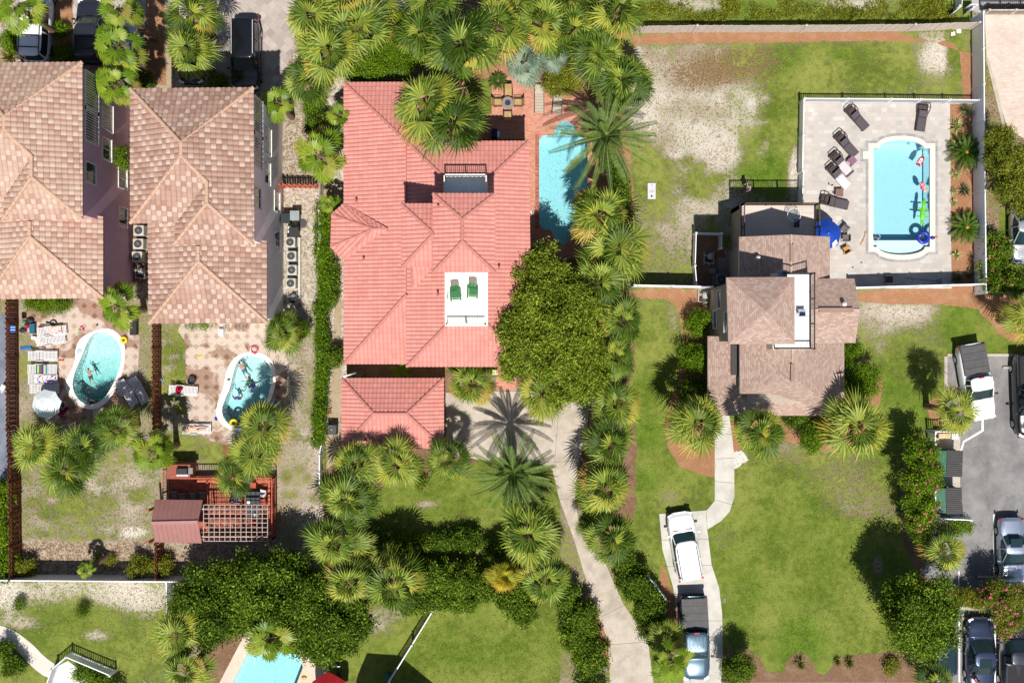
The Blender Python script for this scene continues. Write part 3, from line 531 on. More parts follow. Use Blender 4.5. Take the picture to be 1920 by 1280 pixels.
def roof_mesh(faces,tw,cl,amp=.055,step=.028,tiles=True,orient=None):
    """faces: lists of world points. tiles: real barrel waves and stepped courses"""
    V=[];F=[];UV=[]
    for pts in faces:
        n,e,u=plane_frame(pts); o=Vector(pts[0])
        if tiles: umin=min((Vector(q)).dot(u) for q in pts); o=o+u*(umin-o.dot(u))
        P2=[((Vector(q)-o).dot(e),(Vector(q)-o).dot(u)) for q in pts]
        ar=sum(P2[i][0]*P2[(i+1)%len(P2)][1]-P2[(i+1)%len(P2)][0]*P2[i][1] for i in range(len(P2)))
        if ar<0: P2=P2[::-1]
        # u runs uphill; e x u = n when right handed
        flip=e.cross(u).dot(n)<0
        if not tiles:
            b=len(V); V+=[o+e*a+u*c for a,c in P2]; f=list(range(b,b+len(P2))); uv=[(a+50,c+50) for a,c in P2]
            if flip: f=f[::-1]; uv=uv[::-1]
            F.append(tuple(f)); UV.append(uv); continue
        u0=min(a for a,_ in P2); u1=max(a for a,_ in P2); sub=4; sw=tw/sub
        for i in range(math.floor(u0/sw),math.ceil(u1/sw)):
            st=clip(clip(P2,0,i*sw,True),0,(i+1)*sw,False)
            if len(st)<3: continue
            v0=min(c for _,c in st); v1=max(c for _,c in st)
            for j in range(math.floor(v0/cl),math.ceil(v1/cl)):
                q=clip(clip(st,1,j*cl,True),1,(j+1)*cl,False)
                if len(q)<3: continue
                b=len(V)
                for a,c in q:
                    ph=(a/tw)%1.0; h=amp*abs(math.sin(PI*ph))**.8+step*(1-min(1,max(0,c/cl-j))); V.append(o+e*a+u*c+n*h)
                f=list(range(b,b+len(q))); uv=[(((a+.001 if a<=i*sw+1e-6 else a-.001) )+30*tw, (c*.998+cl*(j+.5)*.002)+30*cl) for a,c in q]
                if flip: f=f[::-1]; uv=uv[::-1]
                F.append(tuple(f)); UV.append(uv)
    m=MB(); m.v=V; m.f=F; m.uv=UV; return m
def roof(parent,faces,mat_,tiles=(TC,CC),caps=(),cap_mat=None,capr=.11,th=.16,label=None,name='roof',world=False,fm=None):
    fw=faces if world else [[W(*q) for q in f] for f in faces]
    r=roof_mesh(fw,*(tiles or (1,1)),tiles=bool(tiles)).build(name,mat_,parent,world=True)
    if label: r['label']=label
    und=MB()
    for f in fw:
        n=len(f); n_,_,_=plane_frame(f); top=[Vector(q)-Vector((0,0,.03)) for q in f]; bot=[q-Vector((0,0,th)) for q in top]
        und.add(top+bot,[tuple(range(n)),tuple(range(2*n-1,n-1,-1))]+[(i,(i+1)%n,n+(i+1)%n,n+i) for i in range(n)])
    und.build('fascia',fm or (M_FASCT if mat_ is not M_SH else M_FASC),r,world=True)
    for a,b in caps:
        m=MB(); a=Vector(a) if world else W(*a); b=Vector(b) if world else W(*b); L=(b-a).length; k=max(1,int(L/.4)); d=(b-a)/k
        for i in range(k):
            p=a+d*i; q=a+d*(i+1.06); up=Vector((0,0,.035)); m.tube(p+up+Vector((0,0,.012)),q+up-Vector((0,0,.006)),capr*1.08,capr*.92,n=8)
        m.build('ridge_cap',cap_mat or mat_,r,world=True)
    return r
def wallbox(parent,pts,z0,z1,m,name='wall',world=False):
    """pts: px at ground level (or world xy)"""
    return MB().prism([tuple(p) for p in pts] if world else [G(*p) for p in pts],z0,z1).build(name,m,parent,world=True)
def window(parent,x,y,z,w,h,nx,ny,frame_m=None,muntin=True,louvre=False):
    """on a wall whose outward normal is (nx,ny); w along wall, h vertical"""
    tx,ty=-ny,nx; fr=MB(); fw=.09; d=.05
    def slab(mb,u0,u1,v0,v1,o0,o1):
        p=[(x+tx*u+nx*o,y+ty*u+ny*o,v) for o in (o0,o1) for u,v in ((u0,v0),(u1,v0),(u1,v1),(u0,v1))]
        mb.add(p,[(0,1,2,3),(7,6,5,4),(0,4,5,1),(1,5,6,2),(2,6,7,3),(3,7,4,0)])
    slab(fr,-w/2-fw,w/2+fw,z-h/2-fw,z-h/2,-.02,d+.05); slab(fr,-w/2-fw,w/2+fw,z+h/2,z+h/2+fw,-.02,d); slab(fr,-w/2-fw,-w/2,z-h/2,z+h/2,-.02,d); slab(fr,w/2,w/2+fw,z-h/2,z+h/2,-.02,d)
    if muntin: slab(fr,-.02,.02,z-h/2,z+h/2,0,d-.01)
    if louvre:
        k=int(w/.16)
        for i in range(k): u=-w/2+(i+.5)*w/k; slab(fr,u-.025,u+.025,z-h/2,z+h/2,.0,d-.01)
    f=fr.build('window',frame_m or M_FASC,parent,world=True)
    g=MB(); slab(g,-w/2,w/2,z-h/2,z+h/2,-.01,.015); g.build('pane',M_GLASS,f,world=True)
def rail(parent,pts,z,h,m,name='railing',sp=.13,pr=.03,posts=1.6,low=.08,world=False):
    """railing along world points list (x,y)"""
    r=MB()
    for (a,b) in zip(pts,pts[1:]):
        a=Vector((*a,0)); b=Vector((*b,0)); L=(b-a).length; d=(b-a)/L; up=lambda p,zz:Vector((p.x,p.y,zz))
        r.bar(up(a,z+h),up(b,z+h),.07,.05); r.bar(up(a,z+low),up(b,z+low),.05,.05)
        for i in range(int(L/sp)+1): p=a+d*min(L,i*sp); r.bar(up(p,z+low),up(p,z+h),pr*.8)
        k=max(1,round(L/posts))
        for i in range(k+1): p=a+d*L*i/k; r.bar(up(p,z),up(p,z+h+.04),.09)
    return r.build(name,m,parent,world=True)
# --- twin tile-roofed houses (built once in ground coordinates, twice placed)
def twin(dx,dy,name,label,mr,mw,detail):
    X=lambda px,py,z:tuple(W(px,py,z)+Vector((dx,dy,0)))
    E1,R1,R2,E3,R3=9.0,11.05,10.5,6.0,8.0
    ox,oy=G(436,420); t=thing(name,label,'house',(ox+dx,oy+dy,0))
    NW=X(245,167,E1);NE=X(475,165,E1);a=X(340,268,R1);b=X(340,293,R1);c=X(388,341,R2);d=X(388,381,R2);SE=X(475,458,E1);W2=X(327,458,E1);V=X(330,418,E1);SW=X(245,418,E1)
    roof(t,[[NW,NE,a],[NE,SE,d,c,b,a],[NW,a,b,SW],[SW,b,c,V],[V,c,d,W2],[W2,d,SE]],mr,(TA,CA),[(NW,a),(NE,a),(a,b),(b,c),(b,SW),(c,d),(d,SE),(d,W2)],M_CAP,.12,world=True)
    nw=X(278,400,E3);ne=X(500,400,E3);se=X(500,604,E3);sw=X(280,606,E3);e=X(372,462,R3);f=X(372,490,R3); ex=X(372,400,R3)
    nwu=X(278,405,E3); neu=X(500,450,E3); eu=X(372,440,R3)
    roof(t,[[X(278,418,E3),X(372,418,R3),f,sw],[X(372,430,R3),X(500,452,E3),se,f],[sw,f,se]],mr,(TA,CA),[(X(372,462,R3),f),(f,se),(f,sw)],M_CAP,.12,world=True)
    g=lambda px,py:(G(px,py)[0]+dx,G(px,py)[1]+dy)
    # walls: upper block three storeys, lower block two
    w1=wallbox(t,[g(342,229),g(530,229),g(530,472),g(409,472),g(409,438),g(342,438)],0,E1-.12,mw,world=True)
    w2=wallbox(t,[g(342,440),g(531,466),g(531,600),g(342,600)],0,E3-.12,mw,world=True,name='wall')
    xe=g(530,0)[0]; Y=lambda py:g(0,py)[1]
    for (py,z,w,h,lv) in detail: window(t,xe+(.03 if py>=476 else 0),Y(py),z,w,h,1,0,muntin=not lv,louvre=lv)
    # corner balcony at the south end
    m=MB(); bx0,by0=g(520,588); bx1=g(545,0)[0]
    return t
dB_=[(262,7.2,2.3,1.9,True),(318,7.2,2.0,1.9,True),(288,4.6,1.6,1.7,True),(345,4.7,1.3,1.4,False),(385,1.9,1.2,1.4,False),(398,7.4,1.2,1.4,False),(455,1.9,1.2,1.4,False)]
HB=twin(0,0,'tile_roof_house','three storey pale grey house under a checkered brown tile roof, right of its twin','blend' and M_RB,M_WALLB,dB_)
HA=twin(-10.44,1.55,'tile_roof_house','mauve walled house under a faded tan tile roof, cut by the left edge',M_RA,M_WALLA,dB_)
# --- terracotta house
t=thing('terracotta_house','sprawling house under a salmon terracotta tile roof with two roof decks','house',(*G(830,430),0)); HC=t
zl=3.9; zu=5.3
T2=(TC,CC)
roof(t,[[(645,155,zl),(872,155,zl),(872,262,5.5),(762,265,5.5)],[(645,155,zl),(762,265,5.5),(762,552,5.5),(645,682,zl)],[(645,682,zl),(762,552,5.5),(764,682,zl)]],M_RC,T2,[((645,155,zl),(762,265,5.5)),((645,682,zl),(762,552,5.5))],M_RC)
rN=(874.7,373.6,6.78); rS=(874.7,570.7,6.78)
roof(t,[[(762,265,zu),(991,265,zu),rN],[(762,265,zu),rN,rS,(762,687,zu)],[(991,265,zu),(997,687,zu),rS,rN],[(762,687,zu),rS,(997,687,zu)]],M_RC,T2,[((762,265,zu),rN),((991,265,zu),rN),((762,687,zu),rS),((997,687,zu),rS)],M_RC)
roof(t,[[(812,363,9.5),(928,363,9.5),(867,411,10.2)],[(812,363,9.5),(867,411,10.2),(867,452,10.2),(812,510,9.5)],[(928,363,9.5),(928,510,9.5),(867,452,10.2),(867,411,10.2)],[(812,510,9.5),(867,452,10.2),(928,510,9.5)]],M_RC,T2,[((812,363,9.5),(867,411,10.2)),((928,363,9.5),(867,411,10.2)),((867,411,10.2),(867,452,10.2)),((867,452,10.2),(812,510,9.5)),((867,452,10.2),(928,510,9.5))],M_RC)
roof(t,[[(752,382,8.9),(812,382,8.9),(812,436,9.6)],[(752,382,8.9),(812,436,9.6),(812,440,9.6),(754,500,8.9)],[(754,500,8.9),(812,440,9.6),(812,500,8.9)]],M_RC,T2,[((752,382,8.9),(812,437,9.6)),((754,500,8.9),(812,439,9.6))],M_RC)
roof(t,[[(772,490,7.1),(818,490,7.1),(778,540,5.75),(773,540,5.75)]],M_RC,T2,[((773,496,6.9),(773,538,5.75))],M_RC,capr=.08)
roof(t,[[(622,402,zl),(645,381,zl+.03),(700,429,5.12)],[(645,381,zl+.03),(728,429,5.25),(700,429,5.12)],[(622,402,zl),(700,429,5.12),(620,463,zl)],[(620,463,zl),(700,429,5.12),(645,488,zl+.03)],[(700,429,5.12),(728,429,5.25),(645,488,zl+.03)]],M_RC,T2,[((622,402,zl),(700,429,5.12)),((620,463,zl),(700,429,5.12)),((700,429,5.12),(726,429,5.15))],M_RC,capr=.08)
def rect_at(x0,y0,x1,y1,z,inset=0):  # ground xy of a rectangle seen at height z
    a=W(x0,y0,z); b=W(x1,y1,z); return [(a.x+inset,a.y-inset),(b.x-inset,a.y-inset),(b.x-inset,b.y+inset),(a.x+inset,b.y+inset)]
wallbox(t,rect_at(645,155,770,682,zl,.45),0,3.85,M_WALLC,world=True); wallbox(t,rect_at(770,158,868,262,zl,.4),0,3.8,M_WALLC,world=True)
wallbox(t,rect_at(762,265,991,687,zu,.5),0,5.15,M_WALLC,world=True); wallbox(t,rect_at(812,363,928,510,9.5,.35),4.5,9.45,M_WALLC,world=True); wallbox(t,rect_at(752,382,813,500,8.9,.3),4.5,8.8,M_WALLC,world=True)
wallbox(t,[(W(628,406,zl).x,W(628,406,zl).y),(W(648,388,zl).x,W(648,388,zl).y),(W(648,480,zl).x,W(648,480,zl).y),(W(627,460,zl).x,W(627,460,zl).y)],0,3.85,M_WALLC,world=True)
# north roof deck
M_GREYF=mat('grey_deck_membrane',P(226,238,242,1.1),.6,var=.06); M_WDECK=mat('white_deck_membrane',P(246,242,232,1.15),.7,var=.03)
q=rect_at(833,330,914,366,6.75); fx=MB(); fx.box(q[0][0],q[2][1],5.2,q[1][0],q[0][1],6.75); d=fx.build('roof_deck',M_FASC,t,world=True)
MB().box(q[0][0]+.12,q[2][1],6.75,q[1][0]-.12,q[0][1]-.12,6.765).build('deck_floor',M_GREYF,d,world=True)
rail(d,[(q[3][0]+.06,q[3][1]),(q[0][0]+.06,q[0][1]-.06),(q[1][0]-.06,q[1][1]-.06),(q[2][0]-.06,q[2][1])],6.75,.95,M_FASC,pr=.04)
window(t,(q[0][0]+q[1][0])/2,W(0,363,9.5).y-.35,7.9,1.6,1.8,0,1)
q=rect_at(834,512,915,611,6.9); fx=MB(); fx.box(q[0][0],q[2][1],5.2,q[1][0],q[0][1]+.6,6.9); d=fx.build('roof_deck',M_FASC,t,world=True)
MB().box(q[0][0]+.1,q[2][1]+.1,6.9,q[1][0]-.1,q[0][1]+.6,6.915).build('deck_floor',M_WDECK,d,world=True)
rail(d,[(q[0][0]+.16,q[0][1]),(q[3][0]+.16,q[3][1]+.12),(q[2][0]-.16,q[2][1]+.12),(q[1][0]-.16,q[1][1])],6.9,.95,M_FASC,sp=.16,pr=.03)
for (px,py,z) in ((668,377,4.5),(682,486,4.6),(936,502,6.3),(822,388,9.75),(821,553,6.5)):
    p=W(px,py,z); MB().tube((p.x,p.y,z-.3),(p.x,p.y,z+.22),.05,n=8).tube((p.x,p.y,z+.22),(p.x,p.y,z+.27),.08,n=8).build('vent_pipe',mat('terracotta_pipe',P(200,110,100),.6),t,world=True)
# garage
t=thing('garage','small hip roofed terracotta garage below the big terracotta house','garage',(*G(736,772),0))
e=3.0; r1=(701,775,4.05); r2=(763,775,4.05)
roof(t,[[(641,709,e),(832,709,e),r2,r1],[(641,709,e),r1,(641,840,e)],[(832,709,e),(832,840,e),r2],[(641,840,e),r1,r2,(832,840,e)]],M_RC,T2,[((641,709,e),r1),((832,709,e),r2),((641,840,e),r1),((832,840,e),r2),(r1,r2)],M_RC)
wallbox(t,rect_at(641,709,832,840,e,.4),0,2.95,M_WALLC,world=True)
# --- shingle house
t=thing('shingle_house','grey walled house with brown shingle roofs, a square lookout roof and two decks','house',(*G(1450,600),0)); HD=t
F1=[(1362,520,9.5),(1490,519,9.5),(1490,645,9.5),(1366,645,9.5)]; ap=(1437,583,10.5)
roof(t,[[F1[0],F1[1],ap],[F1[1],F1[2],ap],[F1[2],F1[3],ap],[F1[3],F1[0],ap]],M_SH,None,[],th=.2)
roof(t,[[(1386,444,5.8),(1483,440,7.3),(1483,600,7.3),(1386,600,5.8)],[(1483,440,7.3),(1556,444,5.8),(1556,600,5.8),(1483,600,7.3)]],M_SH,None,[((1483,440,7.3),(1483,512,7.3))],M_CAPS,.045,th=.2)
roof(t,[[(1484,522,6.3),(1602,522,6.3),(1612,580,7.3),(1484,580,7.3)],[(1484,580,7.3),(1612,580,7.3),(1604,643,6.25),(1484,643,6.25)]],M_SH,None,[((1530,580,7.3),(1611,580,7.3))],M_CAPS,.045,th=.2)
roof(t,[[(1327,630,3.2),(1400,632,4.3),(1400,706,4.3),(1327,779,3.2)],[(1327,779,3.2),(1583,779,3.2),(1583,700,4.4),(1400,706,4.3)]],M_SH,None,th=.2)
roof(t,[[(1387,632,5.0),(1486,632,6.8),(1486,706,6.8),(1387,738,5.0)],[(1387,738,5.0),(1486,706,6.8),(1445,738,5.0)],[(1445,738,5.0),(1486,706,6.8),(1583,779,3.45)],[(1486,632,6.8),(1583,632,4.1),(1486,706,6.8)],[(1583,632,4.1),(1583,779,3.45),(1486,706,6.8)]],M_SH,None,[((1486,640,6.8),(1486,706,6.8))],M_CAPS,.045,th=.2)
for (x0,y0,x1,y1,z) in ((1482,458,1489,490,7.42),(1483,682,1490,716,6.93)):
    q=rect_at(x0,y0,x1,y1,z); MB().box(q[0][0],q[2][1],z-.15,q[1][0],q[0][1],z).build('ridge_vent',M_SH,t,world=True)
q=rect_at(1536,577,1601,585,7.42); MB().box(q[0][0],q[2][1],7.2,q[1][0],q[0][1],7.42).build('ridge_vent',M_SH,t,world=True)
for (px,py,z) in ((1420,484,6.5),(1581,570,7.2)):
    p=W(px,py,z); MB().tube((p.x,p.y,z-.5),(p.x,p.y,z+.3),.09,n=10).tube((p.x,p.y,z+.3),(p.x,p.y,z+.42),.15,.06,n=10).build('vent_pipe',M_FASC,t,world=True)
wallbox(t,[(1330,541),(1412,541),(1412,640),(1330,640)],0,9.45,M_WALLD)
wallbox(t,[(1371,470),(1500,470),(1500,560),(1371,560)],0,5.9,M_WALLD); wallbox(t,rect_at(1392,448,1550,560,5.9,.3),0,5.75,M_WALLD,world=True)
wallbox(t,rect_at(1484,524,1598,641,6.3,.4),0,6.25,M_WALLD,world=True); wallbox(t,rect_at(1387,640,1580,770,4.2,.5),0,4.2,M_WALLD,world=True); wallbox(t,rect_at(1330,640,1400,772,3.2,.5),0,3.1,M_WALLD,world=True)
xw=G(1330,0)[0]
for (py,z,w,h) in ((565,3.6,.5,1.1),(600,2.2,.5,1.1),(606,6.0,.5,1.2)): window(t,xw,G(0,py)[1],z,h,w*1.9,-1,0,muntin=False)
window(t,G(1371,0)[0],G(0,500)[1],2.2,1.1,1.3,-1,0)
# beige north deck with bronze rail
q=rect_at(1388,383,1530,470,3.0); m=MB(); m.box(q[0][0],q[2][1],2.7,q[1][0],q[0][1],3.0); d=m.build('deck',M_WALLD,t,world=True)
MB().box(q[0][0]+.05,q[2][1],3.0,q[1][0]-.05,q[0][1]-.05,3.012).build('deck_floor',mat_pavers('beige_deck_boards',[P(222,206,194),P(232,218,206),P(238,226,216)],P(200,184,172),6,.14,mort=.006),d,world=True)
wallbox(d,[(q[0][0],q[0][1]),(q[0][0]+.3,q[0][1]),(q[0][0]+.3,q[3][1]),(q[0][0],q[3][1])],0,2.7,M_WALLD,world=True)
wallbox(d,[(q[0][0],q[0][1]),(q[1][0],q[1][1]),(q[1][0],q[1][1]-.3),(q[0][0],q[0][1]-.3)],0,2.7,M_WALLD,world=True)
rail(d,[(q[3][0]+.06,q[3][1]),(q[0][0]+.06,q[0][1]-.06),(q[1][0]-.06,q[1][1]-.06),(q[2][0]-.06,q[2][1])],3.0,1.05,M_BRONZE,sp=.14)
# white upper deck
q=rect_at(1449,512,1521,655,7.45); m=MB(); m.box(q[0][0],q[2][1],5.0,q[1][0],q[0][1],7.45); d=m.build('deck',M_FASC,t,world=True)
MB().box(q[0][0]+.1,q[2][1]+.1,7.45,q[1][0]-.1,q[0][1]-.1,7.462).build('deck_floor',mat('white_deck_paint',P(250,249,248),.6,var=.02),d,world=True)
rail(d,[(q[0][0]+.5,q[0][1]-.06),(q[1][0]-.06,q[0][1]-.06),(q[2][0]-.06,q[2][1]+.06),(q[3][0]+.1,q[3][1]+.06)],7.45,.95,M_BLK,sp=.15,pr=.02)
# dark box added to stand for the shadow gap between lookout and lower roof
q=rect_at(1373,646,1386,703,4.35); MB().box(q[0][0],q[2][1],3.9,q[1][0],q[0][1],4.25).build('shadow_gap_box',mat('shadow_gap_fill',(.05,.045,.045,1),.3,var=0),t,world=True)
# neighbour's house just past the bottom edge (its shadow falls on the lawns)
t=thing('neighbour_house','house past the bottom edge whose pointed roof shades the lawn beside the white fence','house',(*G(760,1400),0))
hp=[G(*p) for p in ((694,1302),(754,1306),(835,1372),(800,1460),(660,1440),(676,1345))]; hc=G(745,1385)
wallbox(t,hp,0,5.5,M_WALLC,world=True)
roof(t,[[(hp[i][0],hp[i][1],5.6),(hp[(i+1)%6][0],hp[(i+1)%6][1],5.6),(hc[0],hc[1],7.2)] for i in range(6)],M_SH,None,world=True)
# ---------------- vegetation
rng=np.random.default_rng(7)
def mat_leaf(name,stops,rough=.55,spec=.2,trans=.18):
    n=N(name); oi=n.n('ShaderNodeObjectInfo'); f=n.math('ADD',n.attr('tint'),n.math('MULTIPLY_ADD',oi.outputs['Random'],.16,-.08),clamp=True)
    c=n.ramp(f,stops); n.col(c); tr=n.n('ShaderNodeBsdfTranslucent'); n.l(n.mix(1.0,c,(.9,1,.35,1),'MULTIPLY'),tr.inputs[0]); mx=n.n('ShaderNodeMixShader'); mx.inputs[0].default_value=trans
    n.fin(rough,spec); n.l(n.b.outputs[0],mx.inputs[1]); n.l(tr.outputs[0],mx.inputs[2]); n.l(mx.outputs[0],n.o.inputs['Surface']); return n.m
M_PALM=mat_leaf('fan_palm_leaf',[(0,P(52,78,18)),(.35,P(106,132,38)),(.65,P(166,182,76)),(.85,P(204,194,66)),(1,P(190,146,84))])
M_WASH=mat_leaf('bright_fan_leaf',[(0,P(76,110,18)),(.5,P(132,164,38)),(.85,P(180,196,70)),(1,P(176,146,90))],.45,.3,.3)
M_DATE=mat_leaf('date_palm_leaf',[(0,P(48,78,30)),(.5,P(108,136,62)),(.85,P(190,194,110)),(1,P(200,170,80))])
M_SAGO=mat_leaf('sago_leaf',[(0,P(44,74,12)),(.6,P(90,124,30)),(1,P(150,170,70))],.5,.25)
M_SILV=mat_leaf('silver_palm_leaf',[(0,P(110,136,110)),(.5,P(160,180,158)),(1,P(196,206,186))])
M_YELP=mat_leaf('yellowing_palm_leaf',[(0,P(116,128,30)),(.5,P(190,184,46)),(.8,P(232,170,60)),(1,P(210,130,90))])
M_LEAF=mat_leaf('tree_leaf',[(0,P(70,88,18,1.3)),(.5,P(126,148,40,1.3)),(1,P(188,200,76,1.3))],.6,.12,.2)
M_LEAFD=mat_leaf('dark_glossy_leaf',[(0,P(44,66,12,1.3)),(.5,P(90,120,28,1.3)),(1,P(160,182,56,1.3))],.6,.12,.12)
M_LEAFB=mat_leaf('bright_hedge_leaf',[(0,P(66,100,16)),(.5,P(110,148,26)),(1,P(176,200,48))],.6,.12,.2)
M_LEAFY=mat_leaf('yellow_green_leaf',[(0,P(90,106,20)),(.5,P(140,150,34)),(1,P(196,190,60))],.5,.3,.2)
M_PINK=mat_leaf('pink_blossom',[(0,P(214,60,110)),(1,P(250,140,170))],.6,.2,.2)
M_TRUNK=mat('palm_trunk_bark',P(150,124,98),.95,var=.25,sc=14,bump=.02); M_BARK=mat('tree_bark',P(170,160,148),.9,var=.2,sc=8,bump=.01); M_DEAD=mat('dead_frond',P(176,150,118),.95,var=.2)
def kite(V,F,T,b,l,t,r,tint):
    i=len(V); V+=[b,l,t,r]; F.append((i,i+1,i+2,i+3)); T.append(tint)
def fan_mesh(name,seed,nf=40,pet=1.0,leaf=1.02,nl=18,span=92,wid=.095,emin=-28,emax=78,mat_=None,droop=.30,old=.12,tmid=.35):
    rn=random.Random(seed); V=[];F=[];T=[]
    for i in range(nf):
        q=(i+.5)/nf; az=i*2.39996+rn.uniform(-.35,.35); el=R(emax+(emin-emax)*q**.8+rn.uniform(-12,12)); L=pet*(.55+.5*q)*rn.uniform(.8,1.2)
        d=Vector((math.cos(az)*math.cos(el),math.sin(az)*math.cos(el),math.sin(el))); side=Vector((-math.sin(az),math.cos(az),0)); up=d.cross(side)*-1
        if up.z<0: up=-up
        roll=rn.uniform(-.5,.5); side2=side*math.cos(roll)+up*math.sin(roll); hub=d*L+Vector((0,0,-.10*L*q)); bend=R(rn.uniform(10,34)); bd=(d*math.cos(bend)-up*math.sin(bend)).normalized(); nrm=bd.cross(side2); 
        if nrm.z<0: nrm=-nrm
        base=tmid+rn.uniform(-.3,.3)+(.12 if q>.8 else 0)
        if rn.random()<old and q>.55: base=rn.uniform(.78,.95)
        w=.02; kite(V,F,T,Vector((0,0,0))+side*w,hub*.5+side*w*1.2,hub,hub*.5-side*w,base+.18)
        lf=leaf*rn.uniform(.78,1.18)
        for k in range(nl):
            a=R(-span+2*span*(k+.5)/nl); ll=lf*(.62+.38*math.cos(a*.62))*rn.uniform(.82,1.12); ld=bd*math.cos(a)+side2*math.sin(a); pr=nrm.cross(ld).normalized()
            tip=hub+ld*ll+Vector((0,0,-droop*ll*rn.uniform(.5,1.3))); m=hub+ld*ll*.52+nrm*(.03 if k%2 else -.01)
            kite(V,F,T,hub,m+pr*wid*.5,tip,m-pr*wid*.5+nrm*.015,min(1,max(0,base+(.13 if k%2 else -.13)+rn.uniform(-.1,.1))))
    me=npmesh(name,V,F,mat_ or M_PALM,tint=T); d=me.data; bpy.data.objects.remove(me); return d
def feather_mesh(name,seed,nf=44,L=3.2,nl=46,ll=.25,emin=-18,emax=82,mat_=None,droop=.35,wid=.05,tmid=.35):
    rn=random.Random(seed); V=[];F=[];T=[]
    for i in range(nf):
        q=(i+.5)/nf; az=i*2.39996+rn.uniform(-.15,.15); el=R(emax+(emin-emax)*q**.75+rn.uniform(-5,5)); Lf=L*(.68+.34*min(1,q*2))*rn.uniform(.92,1.06)
        h=Vector((math.cos(az),math.sin(az),0)); side=Vector((-math.sin(az),math.cos(az),0)); cz=math.sin(el); ch=math.cos(el); base=tmid+rn.uniform(-.2,.25); tw=rn.uniform(-.25,.25)
        def P_(t): return h*(Lf*t*ch*(1-.08*t)+.05)+Vector((0,0,Lf*t*cz-droop*Lf*t*t))+side*(tw*Lf*.25*t*t)
        prev=P_(0)
        for k in range(nl):
            t=.12+.88*(k+.5)/nl; p=P_(t); dv=(P_(min(1,t+.02))-P_(t-.02)).normalized(); up=dv.cross(side)
            if up.z<0: up=-up
            l=ll*(.45+.75*math.sin(PI*min(1,t*.92+.05)))*rn.uniform(.9,1.1)
            for s in (-1,1):
                ld=(side*s*.72+dv*.62+up*.34).normalized(); tip=p+ld*l-Vector((0,0,.06*l)); m=p+ld*l*.5; kite(V,F,T,p,m+dv*wid*.5,tip,m-dv*wid*.5,min(1,max(0,base+rn.uniform(-.15,.15)+(.18 if up.z>.9 and s*0 else 0))))
        for k in range(8):
            a=P_(k/8); b=P_((k+1)/8); w=.03*(1-k/10); z=Vector((0,0,.03)); kite(V,F,T,a-side*w+z,a+side*w+z,b+side*w*.9+z,b-side*w*.9+z,.62)
    me=npmesh(name,V,F,mat_ or M_DATE,tint=T); d=me.data; bpy.data.objects.remove(me); return d
SAB=[fan_mesh('fan_crown',s,nf=nf,emax=84,emin=-22,leaf=lf,old=od,tmid=tm) for s,nf,lf,od,tm in ((1,22,1.02,.1,.35),(2,18,1.15,.2,.42),(3,24,.95,.05,.28),(4,20,1.08,.25,.4),(5,17,1.1,.08,.36),(6,23,1.0,.12,.42),(7,20,1.12,.1,.25))]
WAS=[fan_mesh('broad_fan_crown',s,nf=15,pet=1.25,leaf=.85,nl=22,span=140,wid=.15,emin=-35,emax=60,mat_=M_WASH,droop=.3,old=.05,tmid=.5) for s in (11,12,13)]
DAT=[feather_mesh('date_crown',s) for s in (21,22)]
SIL=[fan_mesh('silver_crown',s,nf=30,mat_=M_SILV,leaf=.9,old=0) for s in (31,32)]
YEL=fan_mesh('yellow_crown',41,nf=34,mat_=M_YELP,old=.3)
SAG=[feather_mesh('sago_crown',s,nf=46,L=1.25,nl=34,ll=.16,emin=-8,emax=60,mat_=M_SAGO,droop=.25,wid=.03) for s in (51,52)]
def trunk_mesh(r0,r1,seed):
    rn=random.Random(seed); m=MB(); prof=[]; k=14
    for i in range(k+1): t=i/k; prof.append((r0+(r1-r0)*t+(.02 if i%2 else 0)+(.06*(1-t)**6),t))
    m.lathe(0,0,prof,10); o=m.build('trunk',M_TRUNK,smooth=True); d=o.data; bpy.data.objects.remove(o); return d
TRK=trunk_mesh(.19,.15,1)
def mesh_obj(name,me,parent,loc=(0,0,0),rz=0,sc=(1,1,1)):
    o=bpy.data.objects.new(name,me); C.objects.link(o); o.parent=parent; o.location=loc; o.rotation_euler=(0,0,rz); o.scale=sc; return o
def skirt_mesh():
    rn=random.Random(9); V=[];F=[];T=[]
    for i in range(26):
        az=rn.uniform(0,2*PI); d=Vector((math.cos(az),math.sin(az),0)); s=Vector((-d.y,d.x,0)); L=rn.uniform(.4,.85); b=d*.12+Vector((0,0,-.05)); tip=d*(.2+L*.6)+Vector((0,0,-L)); m=d*(.3+L*.35)+Vector((0,0,-L*.3))
        for k in range(4): o=s*rn.uniform(-.2,.2); kite(V,F,T,b,m+o+s*.04,tip+o*1.4,m+o-s*.04,.5)
    o=npmesh('dead_fronds',V,F,M_DEAD,tint=T); d=o.data; bpy.data.objects.remove(o); return d
SKT=skirt_mesh()
